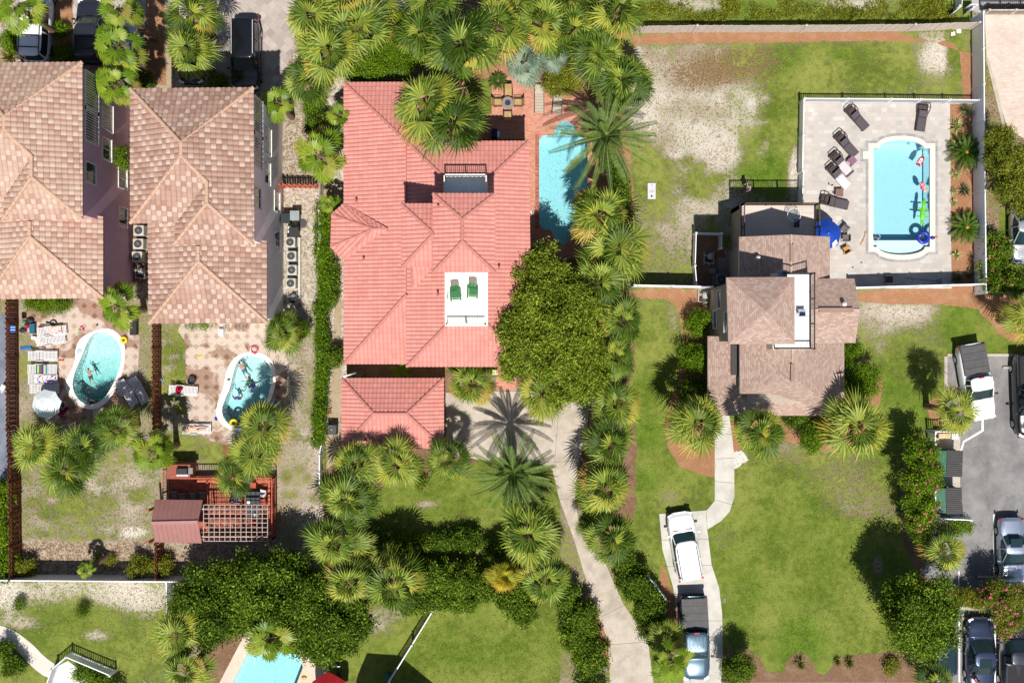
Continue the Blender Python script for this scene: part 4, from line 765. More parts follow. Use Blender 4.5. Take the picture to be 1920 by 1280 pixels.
def palm(kind,px,py,z,r,label,name='fan_palm',lean=(0,0),group=None,rz=None):
    p=W(px,py,z); rw=r*(1-z/H)/S; base=(p.x-lean[0],p.y-lean[1]); h=hash((px,py))%997; rn=random.Random(px*31+py)
    me,R0={'s':(SAB,1.85),'w':(WAS,2.0),'d':(DAT,3.0),'v':(SIL,1.8),'y':([YEL],1.85)}[kind]; me=me[rn.randrange(len(me))]
    t=thing(name,label,'palm tree',(base[0],base[1],0),group=group or {'s':'bushy fan palms','w':'broad leaved fan palms','d':'feather palms','v':'silver palms','y':None}[kind])
    tr=mesh_obj('trunk',TRK,t,(0,0,-.02),0,(1,1,z))
    if kind=='d': tr.scale=(1.7,1.7,z)
    if lean!=(0,0):
        L=math.hypot(*lean); v=Vector((lean[0],lean[1],z)); tr.rotation_mode='QUATERNION'; tr.rotation_quaternion=v.to_track_quat('Z','Y'); tr.scale=(1,1,v.length)
    s=rw/R0*(1.12 if kind=='s' else 1.05); q=rn.uniform(.9,1.14)
    cr=mesh_obj('crown',me,t,(lean[0],lean[1],z),0,(s*q,s/q,s*rn.uniform(.8,1.15))); cr.rotation_euler=(rn.uniform(-.2,.2) if kind!='d' else 0,rn.uniform(-.2,.2) if kind!='d' else 0,rz if rz is not None else rn.uniform(0,6.28))
    if kind in 'sw': mesh_obj('dead_fronds',SKT,t,(lean[0],lean[1],z-.1),rn.uniform(0,6),(s*.8,s*.8,s*.8))
    return t
def leafpos(blobs,dens,size,seed,clump=.26,dark=.35,up=.45,per=20,lump=True):
    rg=np.random.default_rng(seed); P_=[];Nn=[]; T=[]
    nb=[]
    for (x,y,z,rx,ry,rz) in blobs:
        rm=(rx*ry)**.5
        if lump and rm>.55:
            nb.append((x,y,z-.35*rz,rx*.7,ry*.7,rz*.6)); k=int(8+rm*5)
            for i in range(k):
                a=i*2.39996+rg.uniform(-.4,.4); el=math.asin(min(1,max(-.1,(i+.5)/k*1.05))); h=math.cos(el); f=.80+rg.uniform(-.12,.18); s_=rg.uniform(.2,.36)
                nb.append((x+rx*f*h*math.cos(a),y+ry*f*h*math.sin(a),z+rz*f*math.sin(el)*1.0+rg.uniform(-.3,.4)*min(1.2,rm),rm*s_,rm*s_,max(.25,rm*s_*.8)))
        else: nb.append((x,y,z,rx,ry,rz))
    for (x,y,z,rx,ry,rz) in nb:
        area=2*PI*((rx*ry)**.8+(rx*rz)**.8+(ry*rz)**.8)/1.5*.75; nc=max(6,int(area*dens/per))
        d=rg.normal(size=(nc,3)); d[:,2]=np.abs(d[:,2])*.9-.22*rg.random(nc); d/=np.linalg.norm(d,axis=1)[:,None]
        ph=rg.random(6)*6.28; lump=1+.10*np.sin(d[:,0]*5+ph[0])*np.sin(d[:,1]*5+ph[1])+.07*np.sin(d[:,0]*11+ph[2])*np.sin(d[:,1]*12+ph[3])
        rad=np.where(rg.random(nc)<.72,rg.uniform(.86,1.04,nc),rg.uniform(.5,.86,nc))*lump
        c=d*rad[:,None]*np.array([rx,ry,rz])+np.array([x,y,z]); ct=rg.normal(0,.16,nc)
        p=np.repeat(c,per,0)+rg.normal(0,clump*.5,(nc*per,3))*np.array([1,1,.7]); nn=np.repeat(d,per,0)*.6+rg.normal(0,.7,(nc*per,3)); nn[:,2]+=up*.5
        P_.append(p); Nn.append(nn); T.append(np.repeat(ct,per)+rg.normal(.45,.2,nc*per))
    p=np.concatenate(P_); nn=np.concatenate(Nn); T=np.clip(np.concatenate(T),0,1); nn/=np.linalg.norm(nn,axis=1)[:,None]
    k=p[:,2]>.03; return p[k],nn[k],T[k]
def leafquads(p,nn,size,seed,asp=.55):
    rg=np.random.default_rng(seed+5); n=len(p); a=rg.normal(size=(n,3)); u=a-(a*nn).sum(1)[:,None]*nn; u/=np.linalg.norm(u,axis=1)[:,None]; v=np.cross(nn,u); s=(size*rg.uniform(.7,1.3,n))[:,None]
    V=np.stack([p-u*s*.5,p+v*s*asp*.5,p+u*s*.5-nn*s*.12,p-v*s*asp*.5],1).reshape(-1,3); F=np.arange(4*n).reshape(-1,4); return V,F
def foliage(parent,blobs,m,size=.14,dens=260,seed=1,name='foliage',clump=.26,origin=None,up=.45,per=20,asp=.55):
    p,nn,T=leafpos(blobs,dens,size,seed,clump,up=up,per=per)
    if origin is not None: p=p-np.array(origin)
    V,F=leafquads(p,nn,size,seed,asp); return npmesh(name,V,F,m,parent,tint=T)
def flowers(parent,blobs,n,seed,origin,m=None,size=.13):
    rg=np.random.default_rng(seed); P_=[]
    for (x,y,z,rx,ry,rz) in blobs:
        k=max(2,int(n/len(blobs)/4)); d=rg.normal(size=(k,3)); d[:,2]=np.abs(d[:,2])+.25; d/=np.linalg.norm(d,axis=1)[:,None]; c=d*np.array([rx,ry,rz])*1.04+np.array([x,y,z]); P_.append(np.repeat(c,4,0)+rg.normal(0,.06,(k*4,3)))
    p=np.concatenate(P_)-np.array(origin); nn=rg.normal(size=p.shape)*.4; nn[:,2]+=1; nn/=np.linalg.norm(nn,axis=1)[:,None]; V,F=leafquads(p,nn,size,seed,.9); return npmesh('blossoms',V,F,m or M_PINK,parent,tint=rg.random(len(p)))
def tree(label,blobs_px,m,cat='tree',name='broadleaf_tree',trunk=True,seed=1,size=.15,dens=260,flow=0,group=None,base=None,clump=.3,part=True,asp=.55,up=.45,per=26):
    """blobs_px: (px,py,z,r_px,rz[,ry_px])"""
    bl=[]
    for b in blobs_px:
        p=W(b[0],b[1],b[2]); k=(1-b[2]/H)/S; bl.append((p.x,p.y,b[2],b[3]*k,(b[5] if len(b)>5 else b[3])*k,b[4]))
    cx,cy=(bl[0][0],bl[0][1]) if base is None else G(*base)
    if not trunk:
        o=foliage(None,bl,m,size,dens,seed,name,clump,(cx,cy,0),up=up,asp=asp,per=per); o.location=(cx,cy,0); tag(o,label,cat,group); RM[o.name]=Matrix.Translation((-cx,-cy,0))
        if flow: flowers(o,bl,flow,seed,(cx,cy,0))
        return o
    t=thing(name,label,cat,(cx,cy,0),group=group); mb=MB(); z0=max(.4,bl[0][2]-bl[0][5]*.4); rn=random.Random(seed)
    mb.tube((cx,cy,0),(cx+.05,cy,z0*.7),.17,.12,8)
    for b in bl: mb.tube((cx+.04,cy,z0*.6),(b[0],b[1],b[2]+b[5]*.1),.1,.05,6)
    for b in bl:
        for k in range(5): a=rn.uniform(0,6.28); mb.tube((b[0],b[1],b[2]-b[5]*.1),(b[0]+math.cos(a)*b[3]*.75,b[1]+math.sin(a)*b[4]*.75,b[2]+b[5]*.35),.05,.02,5)
    mb.build('trunk',M_BARK,t,world=True,smooth=True)
    foliage(t,bl,m,size,dens,seed,'crown',clump,(cx,cy,0),up=up,asp=asp,per=per)
    if flow: flowers(t,bl,flow,seed,(cx,cy,0))
    return t
def hedge(label,pts,wpx,z,m,seed=1,name='hedge',cat='hedge',size=.12,dens=280,group=None,flow=0,jit=.15):
    rn=random.Random(seed); bl=[]
    for (a,b) in zip(pts,pts[1:]):
        L=math.hypot(b[0]-a[0],b[1]-a[1]); n=max(1,int(L/(wpx*.8)))
        for i in range(n+1):
            t=i/n; w=wpx*(1+rn.uniform(-jit,jit)); bl.append((a[0]+(b[0]-a[0])*t+rn.uniform(-2,2),a[1]+(b[1]-a[1])*t+rn.uniform(-2,2),z*.5,w*.62,z*.55*(1+rn.uniform(-jit,jit))))
    return tree(label,bl,m,cat,name,False,seed,size,dens,flow,group)
# --- fan palms: (px,py,crown height,radius px,label)
FP=[(1155,668,4.4,42,'half shaded fan palm at the lower right of the big leafy tree'),
(1130,465,4.4,46,'fan palm squeezed between the pool bottom and the two palms by the lawn'),
(590,28,4.6,62,'fan palm at the top edge, leftmost of the row above the terracotta roof'),
(672,52,5.0,64,'fan palm at the top edge between the paver drive and the dark shrub'),
(618,100,5.4,58,'fan palm at the left end of the cluster, leaning over the paver drive'),
(578,150,4.6,50,'fan palm nearest the checkered roof corner, over the drive edge'),
(645,-5,4.2,50,'fan palm cut by the top edge above the leftmost cluster'),
(700,5,4.2,46,'fan palm cut by the top edge beside the sandy gap'),
(790,62,4.6,56,'fan palm just right of the dark shrub above the terracotta roof'),
(866,84,5.6,66,'largest fan palm above the terracotta roof, its fronds over the orange mulch'),
(805,8,4.4,54,'fan palm cut by the top edge right of the sandy gap'),
(932,52,4.8,58,'fan palm above the left silver palm'),
(968,15,4.4,52,'fan palm cut by the top edge above the silver palms'),
(1015,45,4.8,56,'fan palm behind the right silver palm, in the top row'),
(1075,55,4.6,52,'fan palm with yellow fronds in the top row, above the small bright shrub'),
(1062,5,4.4,50,'fan palm cut by the top edge, fourth from the right end of the top row'),
(1152,28,5.0,62,'fan palm at the right end of the top row, touching the weathered fence'),
(1120,105,5.2,60,'fan palm over the mulch at the end of the weathered fence'),
(1165,150,5.2,62,'fan palm above the feather palm, beside the worn north lawn'),
(800,198,6.9,62,'left of the two fan palms standing over the terracotta roof'),
(850,232,6.9,60,'right of the two fan palms standing over the terracotta roof'),
(1122,405,4.8,60,'fan palm beside the lower end of the mosaic pool'),
(1160,468,4.8,62,'fan palm right of the pool bottom, leaning over the worn lawn'),
(1122,530,5.0,60,'fan palm at the left end of the white fence, above the big leafy tree'),
(1165,600,4.6,50,'fan palm between the leafy tree and the lawn of the shingle house'),
(1155,758,4.4,50,'topmost fan palm of the column right of the concrete drive'),
(1142,832,4.4,52,'second fan palm down the column right of the concrete drive'),
(1132,915,4.6,56,'third fan palm down the column right of the concrete drive'),
(1145,1008,4.6,54,'fourth fan palm down the column right of the concrete drive, above the hedge'),
(1103,985,2.6,24,'tiny fan palm at the edge of the concrete drive'),
(886,722,4.2,44,'round yellow tipped fan palm between the garage and the brick walk'),
(1018,738,4.2,48,'round fan palm below the big leafy tree, right of the brick walk'),
(840,860,4.0,44,'fan palm at the lower right corner of the garage'),
(742,868,4.8,48,'fan palm below the middle of the garage roof'),
(672,868,4.8,46,'fan palm below the left corner of the garage roof'),
(655,935,5.0,58,'fan palm left of the shaded lawn, second below the garage'),
(628,1012,5.0,60,'fan palm between the red deck and the shaded lawn'),
(652,1090,4.8,52,'fan palm over the right side of the dark tree mass'),
(742,1098,4.8,58,'fan palm above the top end of the slanting white fence'),
(990,1000,5.0,60,'fan palm below the feather palm, beside the drive'),
(1022,1085,4.8,52,'fan palm right of the small orange palm'),
(1305,796,5.2,56,'round fan palm at the lower left corner of the shingle house'),
(1425,812,6.6,52,'fan palm right of the curved walk, below the shingle house'),
(1605,800,6.2,62,'fan palm at the lower right corner of the shingle house'),
(1793,770,5.0,42,'fan palm touching the bonnet of the white pickup'),
(1768,1032,3.6,46,'pale fan palm between the second dumpster and the round tree'),
(1925,598,4.0,44,'fan palm cut by the right edge above the parking lot'),
(360,28,5.0,52,'fan palm leaning over the half hidden dark car, upper one'),
(358,98,5.0,46,'fan palm leaning over the half hidden dark car, lower one'),
(66,836,3.6,46,'fan palm left of the group below the pale umbrella'),
(126,880,3.8,50,'lowest fan palm of the group below the teal pool'),
(158,838,3.6,44,'middle fan palm of the group below the teal pool'),
(216,806,4.2,46,'yellow tipped fan palm reaching over the white slatted loungers'),
(496,800,4.8,50,'fan palm with yellow fronds over the lower edge of the turquoise pool'),
(478,850,4.8,46,'fan palm between the turquoise pool and the pergola'),
(440,890,4.6,40,'fan palm overhanging the red deck rail'),
(528,625,3.0,40,'low fan palm beside the domed shrub below the checkered roof'),
(332,1188,4.4,48,'fan palm straddling the white picket fence, left of the angled pool'),
(352,1255,4.6,46,'fan palm at the bottom edge left of the peach pool deck'),
(1750,1275,2.6,36,'small fan palm at the bottom edge in front of the teal car'),
(1250,1195,3.0,34,'small fan palm at the end of the hedge beside the blue pickup'),
(15,180,2.6,30,'low fan palm in the shade above the faded tile roof'),
(655,1165,2.6,1,'')]
for (x,y,z,r,l) in FP:
    if r>1: palm('s',x,y,z,r,l,lean=((0.0,0.0)))
WP=[(34,14,6.2,50,'bright broad fan palm in the top left corner over the white truck'),
(225,18,6.4,50,'bright broad fan palm at the top edge over the silver off-roader'),
(222,88,6.6,56,'bright broad fan palm over the roof of the silver off-roader'),
(216,160,6.6,48,'bright broad fan palm between the two checkered roofs'),
(520,192,4.6,38,'bright broad fan palm at the upper right corner of the checkered roof'),
(600,292,4.6,56,'bright broad fan palm left of the terracotta roof'),
(616,382,3.0,22,'small bright fan palm beside the hedge left of the terracotta roof'),
(640,215,3.6,34,'bright fan palm squeezed against the upper left of the terracotta roof'),
(220,576,5.0,48,'bright broad fan palm at the lower right corner of the mauve house'),
(286,848,5.0,48,'bright broad fan palm over the brown fence between the two yards'),
(507,1196,5.4,52,'broad fan palm over the angled pool at the bottom'),
(1258,1240,4.6,46,'bright broad fan palm over the nose of the blue pickup')]
for (x,y,z,r,l) in WP: palm('w',x,y,z,r,l,'broad_fan_palm')
palm('w',160,1068,2.2,20,'small leaning palm at the white fence, its bent trunk behind it','leaning_palm',lean=(-.9,-.6))
palm('d',1136,255,6.0,96,'large feather palm arching over the mosaic pool','feather_palm'); palm('d',962,888,5.4,82,'large feather palm in the lawn below the concrete forecourt','feather_palm')
palm('v',985,112,3.0,50,'left silver blue palm at the top of the brick patio','silver_palm'); palm('v',1040,102,3.0,34,'right silver blue palm at the top of the brick patio','silver_palm')
palm('y',945,1080,3.8,32,'small orange and yellow palm in front of the dark hedge','orange_palm')
def lowplant(me,px,py,s,label,name,cat='plant',group=None,z=.05,centre=None):
    x,y=G(px,py); t=thing(name,label,cat,(x,y,0),group=group); mesh_obj('fronds',me,t,(0,0,z+.25),random.Random(px+py).uniform(0,6),(s,s,s))
    m=MB().lathe(0,0,[(.12,0),(.16,.2),(.13,z+.35),(.05,z+.42)],10); m.build('stem',centre or M_TRUNK,t,smooth=True); return t
M_ORA=mat('orange_cone',P(214,160,90),.8,var=.15)
lowplant(SAG[0],1806,288,1.12,'large dark sago palm beside the upper end of the pale blue pool','sago_palm','sago palm','sago palms',.35,M_ORA); lowplant(SAG[1],1806,428,1.0,'dark sago palm beside the lower end of the pale blue pool','sago_palm','sago palm','sago palms',.35,M_ORA)
lowplant(SAG[0],934,155,.55,'small potted sago palm at the corner of the brick patio','sago_palm','sago palm',None,.2)
def spiky(seed,n,L,w,m,name,el0=10,el1=80):
    rn=random.Random(seed); V=[];F=[];T=[]
    for i in range(n):
        az=rn.uniform(0,2*PI); el=R(rn.uniform(el0,el1)); l=L*rn.uniform(.7,1.1); d=Vector((math.cos(az)*math.cos(el),math.sin(az)*math.cos(el),math.sin(el))); s=Vector((-math.sin(az),math.cos(az),0)); kite(V,F,T,d*.04,d*l*.4+s*w,d*l-Vector((0,0,.15*l)),d*l*.4-s*w,rn.random())
    o=npmesh(name,V,F,m,tint=T); d=o.data; bpy.data.objects.remove(o); return d
M_AGA=mat_leaf('variegated_spiky_leaf',[(0,P(120,140,60)),(.5,P(206,206,120)),(1,P(236,230,170))]); M_YUC=mat_leaf('dark_spiky_leaf',[(0,P(60,76,50)),(1,P(130,140,96))]); M_TUFT=mat_leaf('grass_tuft_leaf',[(0,P(110,110,50)),(.6,P(160,160,80)),(1,P(200,180,120))])
AG=[spiky(i,70,.62,.035,M_AGA,'spiky_leaves') for i in (1,2)]; YU=spiky(5,80,.8,.03,M_YUC,'dark_spiky_leaves'); TU=spiky(7,160,.75,.018,M_TUFT,'grass_leaves',30,85)
for (x,y,s,l) in ((1791,238,1.15,'largest yellow spiky plant at the patio edge, near the upper sago palm'),(1786,274,.95,'yellow spiky plant half under the upper sago palm'),(1789,329,.8,'yellow spiky plant midway along the pool bed'),(1786,358,.62,'small yellow spiky plant, fourth down the pool bed'),(1787,381,.68,'yellow spiky plant above the lower sago palm'),(1788,408,.6,'yellow spiky plant beside the lower sago palm'),(1787,451,.45,'smallest yellow spiky plant, below the lower sago palm'),(1792,479,.8,'yellow spiky plant near the lower corner of the stone patio')): lowplant(AG[x%2],x,y,s,l,'spiky_plant','plant','yellow spiky plants in the pool bed',-.15)
for (x,y,s,l) in ((1808,210,1.0,'dark spiky plant at the top of the pool bed, by the picket fence'),(1806,359,.85,'dark spiky plant by the tall white fence between the sago palms'),(1792,522,.85,'shaded grey spiky plant at the foot of the pool bed'),(1815,515,.7,'shaded dark spiky plant in the corner of the white fences')): lowplant(YU,x,y,s,l,'dark_spiky_plant','plant','dark spiky plants in the pool bed',-.1)
for (x,y,s,l) in ((1498,1243,1.1,'brown tipped grass tuft in the first mulch scallop from the left at the bottom'),(1590,1240,1.0,'brown tipped grass tuft in the wide mulch scallop at the bottom'),(1568,1238,.8,'smaller grass tuft touching the one in the wide mulch scallop'),(1137,1205,.8,'strappy grass tuft at the edge of the concrete drive'),(60,1205,.0,'')):
    if s: lowplant(TU,x,y,s,l,'grass_tuft','plant','grass tufts',-.2)
for (x,y,s,m_,l) in ((100,108,.9,TU,'grassy clump behind the white truck'),(60,112,1.1,TU,'shaded grassy clump at the foot of the faded tile roof, left'),(25,112,1.0,TU,'shaded grassy clump in the corner above the faded tile roof'),(135,118,.9,TU,'shaded grassy clump between the white truck and the dark van'),(735,692,.0,TU,'')):
    if s: lowplant(m_,x,y,s*1.6,l,'grass_clump','plant','grassy clumps above the faded tile roof',-.1)
# banana like plant below the terracotta roof
x,y=G(752,692); t=thing('banana_plant','bright green big leaved plant in the dark gap above the garage','plant',(x,y,0)); V=[];F=[];T=[]
for az,L in ((.1,1.0),(-.6,1.1),(-1.6,1.0),(-2.4,.8),(2.9,.9),(.9,.6)):
    d=Vector((math.cos(az),math.sin(az),0)); s=Vector((-d.y,d.x,0)); kite(V,F,T,Vector((0,0,1.2)),d*L*.5+s*.16+Vector((0,0,1.55)),d*L+Vector((0,0,1.3)),d*L*.5-s*.16+Vector((0,0,1.55)),.7)
npmesh('leaves',V,F,M_LEAFB,t,tint=T); MB().tube((0,0,0),(0,0,1.25),.08,.05).build('stem',M_TRUNK,t)
# --- trees and shrubs
tree('big spreading leafy tree between the terracotta roof and the fan palm column',[(1050,600,6.2,66,1.9),(1000,590,6.0,52,1.7),(985,650,6.2,48,1.6),(1050,675,5.8,62,1.9),(1092,650,5.4,40,1.6),(1085,585,5.4,40,1.6),(1030,535,5.6,52,1.6),(1000,520,5.2,38,1.4),(1085,715,4.6,38,1.5),(1118,700,4.2,30,1.3),(1050,735,4.6,26,1.2),(965,625,6.2,30,1.3),(1015,492,4.6,34,1.2),(960,690,5.9,24,1.0)],M_LEAF,seed=3,size=.15,dens=190,clump=.34,base=(1070,655),per=30)
TM='dark glossy trees above the angled pool'
tree('dark glossy tree at the left end of the mass, over the picket fence',[(385,1112,3.4,54,1.8),(360,1140,2.8,38,1.4),(400,1165,3.0,46,1.5),(425,1085,3.2,38,1.6),(440,1135,3.4,50,1.7)],M_LEAFD,seed=11,size=.17,dens=190,group=TM,clump=.42,per=30)
tree('dark glossy tree straight above the broad fan palm of the angled pool',[(485,1110,3.8,54,1.9),(500,1160,3.4,46,1.6),(470,1075,3.2,38,1.4),(520,1085,3.4,40,1.5)],M_LEAFD,seed=12,size=.17,dens=190,group=TM,clump=.42,per=30)
tree('dark glossy tree in the middle right of the mass, below the red deck corner',[(560,1120,3.8,56,1.9),(570,1170,3.4,48,1.6),(545,1070,3.2,42,1.5),(590,1100,3.2,40,1.5)],M_LEAFD,seed=13,size=.17,dens=190,group=TM,clump=.42,per=30)
tree('dark glossy tree at the right end of the mass, beside the worn lawn patch',[(630,1150,3.4,52,1.7),(600,1195,3.0,44,1.5),(665,1160,2.8,34,1.2),(640,1190,2.8,34,1.2),(612,1215,2.2,26,1.0)],M_LEAFD,seed=14,size=.17,dens=190,group=TM,clump=.42,per=30)
tree('round crowned tree at the corner of the big lawn and the parking lot',[(1718,1145,4.2,66,2.4),(1745,1130,3.8,42,1.8),(1690,1130,3.8,42,1.8),(1718,1180,3.6,44,1.6)],M_LEAFD,seed=15,size=.15,dens=280,clump=.55,per=40)
tree('dense bright shrub tree under the palms above the terracotta roof',[(735,90,2.4,34,1.4),(700,120,2.2,38,1.3),(750,120,2.2,28,1.2),(672,140,1.8,26,1.0),(745,40,2.0,22,1.2)],M_LEAFB,seed=16,size=.1,dens=300,name='shrub_tree')
tree('yellow green tree leaning over the beige drive at the right edge',[(1885,300,3.0,38,1.6),(1870,262,2.8,28,1.3),(1895,350,2.8,38,1.5),(1908,325,2.8,34,1.4),(1915,385,2.2,20,1.2),(1862,300,2.4,20,1.0)],M_LEAFY,seed=17,size=.12,dens=240,base=(1880,330))
tree('small bright shrub over the top end of the brown lounger',[(1052,142,1.6,28,1.0),(1040,165,1.3,18,.8),(1068,158,1.4,20,.8)],M_LEAFY,'shrub','bright_shrub',True,18,.1,300)
tree('tall pink flowering oleander left of the dumpsters',[(1720,850,2.6,30,1.6),(1722,900,2.8,34,1.7),(1725,950,2.6,30,1.5),(1722,985,2.2,26,1.2),(1738,880,2.2,22,1.2)],M_LEAFB,'shrub','oleander',True,19,.12,280,220,'pink oleanders')
tree('pink flowering oleander reaching over the two blue cars',[(1878,1120,2.4,38,1.3),(1890,1150,2.0,28,1.0),(1860,1110,1.8,24,1.0),(1912,1110,1.8,20,1.0),(1880,1175,1.2,18,.7)],M_LEAFY,'shrub','oleander',False,20,.11,260,330,'pink oleanders')
tree('low yellow green shrubs at the left of the mulch strip beside the parking lot',[(1808,1118,.7,18,.7),(1825,1122,.7,16,.7),(1840,1120,.9,18,.8)],M_LEAFY,'shrub','low_shrub',False,21,.1,280)
tree('pink flowering shrub at the foot of the white fence, upper one',[(1865,470,1.0,26,1.0),(1850,500,.8,18,.8),(1858,455,.8,18,.8)],M_LEAFD,'shrub','oleander',False,22,.12,260,50,'pink oleanders')
tree('pink flowering shrub in the corner of the white fences, lower one',[(1858,530,1.2,22,1.0),(1900,530,1.4,30,1.2),(1875,520,1.0,24,.9)],M_LEAFD,'shrub','oleander',False,23,.12,260,70,'pink oleanders')
for (l,x,y,z,r,rz,m_,sd) in (('rounded shrub beside the upper left wall of the shingle house',1307,605,.9,22,1.0,M_LEAFB,31),('tall dense shrub beside the left wall of the shingle house',1302,672,1.0,26,1.1,M_LEAFB,32),('dark shrub between the tall shrub and the round fan palm',1298,735,.9,26,1.0,M_LEAFD,33),('dense bright shrub at the right wall of the shingle house',1610,715,1.2,34,1.2,M_LEAFB,34),('shrub half hidden by the eave at the right wall of the shingle house',1590,660,.8,20,.9,M_LEAFB,35),('bright round shrub below the lower eave of the shingle house',1528,815,1.0,30,1.0,M_LEAFB,36),('domed clipped shrub below the checkered roof corner',553,622,1.0,24,1.0,M_LEAFB,37),('large round dark bush beside the small driveway at the bottom edge',1380,1250,1.8,30,1.4,M_LEAFD,38),('tiny round clipped bush in the bottom mulch bed',1671,1249,.35,13,.4,M_LEAFY,39),('dark leafy bush at the left bottom corner of the round tree lawn strip',1290,770,.0,1,.0,M_LEAFD,40),('round bush at the left end of the white fence in the tan yard',48,1064,.5,18,.6,M_LEAFY,41),('yellow green bush left of the brown fence at the white fence',263,1062,.6,19,.7,M_LEAFY,42),('yellow green bush right of the brown fence at the white fence',305,1060,.6,18,.7,M_LEAFY,43),('tiny bush left of the leaning palm',183,1047,.3,8,.35,M_LEAFY,44),('tiny bush right of the leaning palm',208,1049,.3,8,.35,M_LEAFY,45),('small shrub with a long shadow at the left of the bottom left lawn',38,1131,.35,9,.5,M_LEAFD,46),('small shrub with a long shadow in the middle of the bottom left lawn',156,1144,.35,10,.7,M_LEAFD,47),('dark round shrub right of the hedge beside the terracotta house',626,670,.8,17,.9,M_LEAFD,48),('red tinged shrub between the two lower palms of the shingle house',1488,778,1.0,22,1.0,M_LEAFD,49),('shrub left of the white truck',25,78,.9,18,.9,M_LEAFB,50),('dark bush on the soil strip between the white truck and the dark van',115,58,.6,13,.7,M_LEAFB,51),('dark round bush on the soil strip in front of the faded roof',122,100,.5,16,.6,M_LEAFD,52),('low shrub between the checkered roofs',270,155,.6,18,.6,M_LEAFD,53),('low dark bush above the checkered roof, behind the black car',408,157,.5,18,.5,M_LEAFD,54),('dark bush beside the top of the hedge left of the terracotta roof',600,240,1.4,24,1.2,M_LEAFD,55),('clipped shrub under the palm at the upper left of the terracotta roof',588,200,1.2,18,1.0,M_LEAFB,56)):
    if r>1: tree(l,[(x,y,z,r,rz),(x+r*.35,y-r*.25,z*.9,r*.7,rz*.85),(x-r*.3,y+r*.3,z*.9,r*.7,rz*.85)],m_,'shrub','shrub',False,sd,.1 if r>12 else .08,300,group='shrubs')
tree('half round clipped hedge below the mauve house',[(95,572,.5,26,.6,16),(70,570,.5,22,.6,14),(118,570,.5,20,.6,14)],M_LEAFB,'hedge','clipped_hedge',False,57,.08,330)
for x,l in ((364,'left small clipped shrub under the lower eave of the checkered roof'),(388,'right small clipped shrub under the lower eave of the checkered roof')): tree(l,[(x,606,.4,16,.5,12)],M_LEAFB,'shrub','clipped_shrub',False,x,.08,330,group='clipped shrubs')
tree('vine climbing the wall corner between the two checkered roofs',[(240,300,2.5,8,2.2,22)],M_LEAFB,'vine','vine',False,58,.1,300)
hedge('bright green hedge on the fence left of the terracotta house, upper stretch',[(606,395),(606,470),(610,520),(612,570)],20,1.6,M_LEAFB,61)
hedge('narrow bright ivy hedge on the fence left of the terracotta house, lower stretch',[(600,575),(606,640),(606,700),(600,780),(598,828)],15,1.6,M_LEAFB,62)
hedge('dark shrubs on the house side of the ivy hedge',[(622,500),(622,560)],18,1.2,M_LEAFD,63,'shrub_row','shrub')
hedge('wide dark hedge between the shaded lawn and the round lawn',[(800,1075),(860,1080),(920,1095),(960,1110),(975,1140)],52,2.6,M_LEAFD,64,size=.14,dens=260)
hedge('dark hedge stretch at the top of the slanting white fence',[(770,1130),(830,1120),(880,1125)],30,1.8,M_LEAFD,65,size=.13)
hedge('dense hedge along the left side of the curving drive',[(1060,1115),(1085,1150),(1085,1190),(1100,1230),(1110,1300)],46,2.0,M_LEAFD,66,size=.13)
hedge('dense dark hedge along the right side of the curving drive',[(1165,1040),(1185,1090),(1215,1135),(1230,1180)],44,2.0,M_LEAFD,67,size=.13)
hedge('dark bushes in the shade at the top of the round lawn',[(700,1010),(780,1020),(880,1010),(930,1030)],26,1.4,M_LEAFD,68,'shade_shrubs','shrub',dens=180)
hedge('dark hedge below the palm row beside the mosaic pool',[(1150,310),(1165,350),(1170,400)],22,1.6,M_LEAFD,69)
hedge('dark undergrowth along the lawn beside the leafy tree',[(1160,640),(1165,690)],24,1.2,M_LEAFD,70)
hedge('dark hedge along the left edge beside the brown fence',[(10,915),(10,1075)],26,1.5,M_LEAFB,71)
hedge('dark shrubs in the bottom left corner below the winding path',[(10,1215),(30,1245)],30,1.2,M_LEAFD,72)
hedge('spiky shrub row inside the bottom left picket fence',[(150,1262),(185,1275),(215,1290)],20,1.2,M_LEAFB,73)
hedge('green shrubs behind the second dumpster fence',[(1790,990),(1808,985)],20,.9,M_LEAFB,74)
hedge('flowering ground cover below the garage palms',[(785,880),(790,905)],16,.6,M_LEAFB,75,flow=16)
hedge('ivy by the brick walk left of the entrance',[(850,690),(890,690),(920,695)],14,.6,M_LEAFB,76)
# vine and weeds along the north fence, beyond counting
rg=np.random.default_rng(3); bl=[]
for i in range(150):
    x=rg.uniform(1185,1790); y=rg.uniform(8,46); 
    if (1290<x<1350 and y<30) or rg.random()<.25: continue
    p=W(x,y); bl.append((p.x,p.y,.02,rg.uniform(.3,.8),rg.uniform(.25,.5),rg.uniform(.1,.3)))
o=foliage(None,bl,M_LEAFY,.1,150,5,'ground_cover',.2,(0,0,0)); tag(o,'tangled vines and weeds along the far side of the weathered fence','ground cover',None,'stuff')
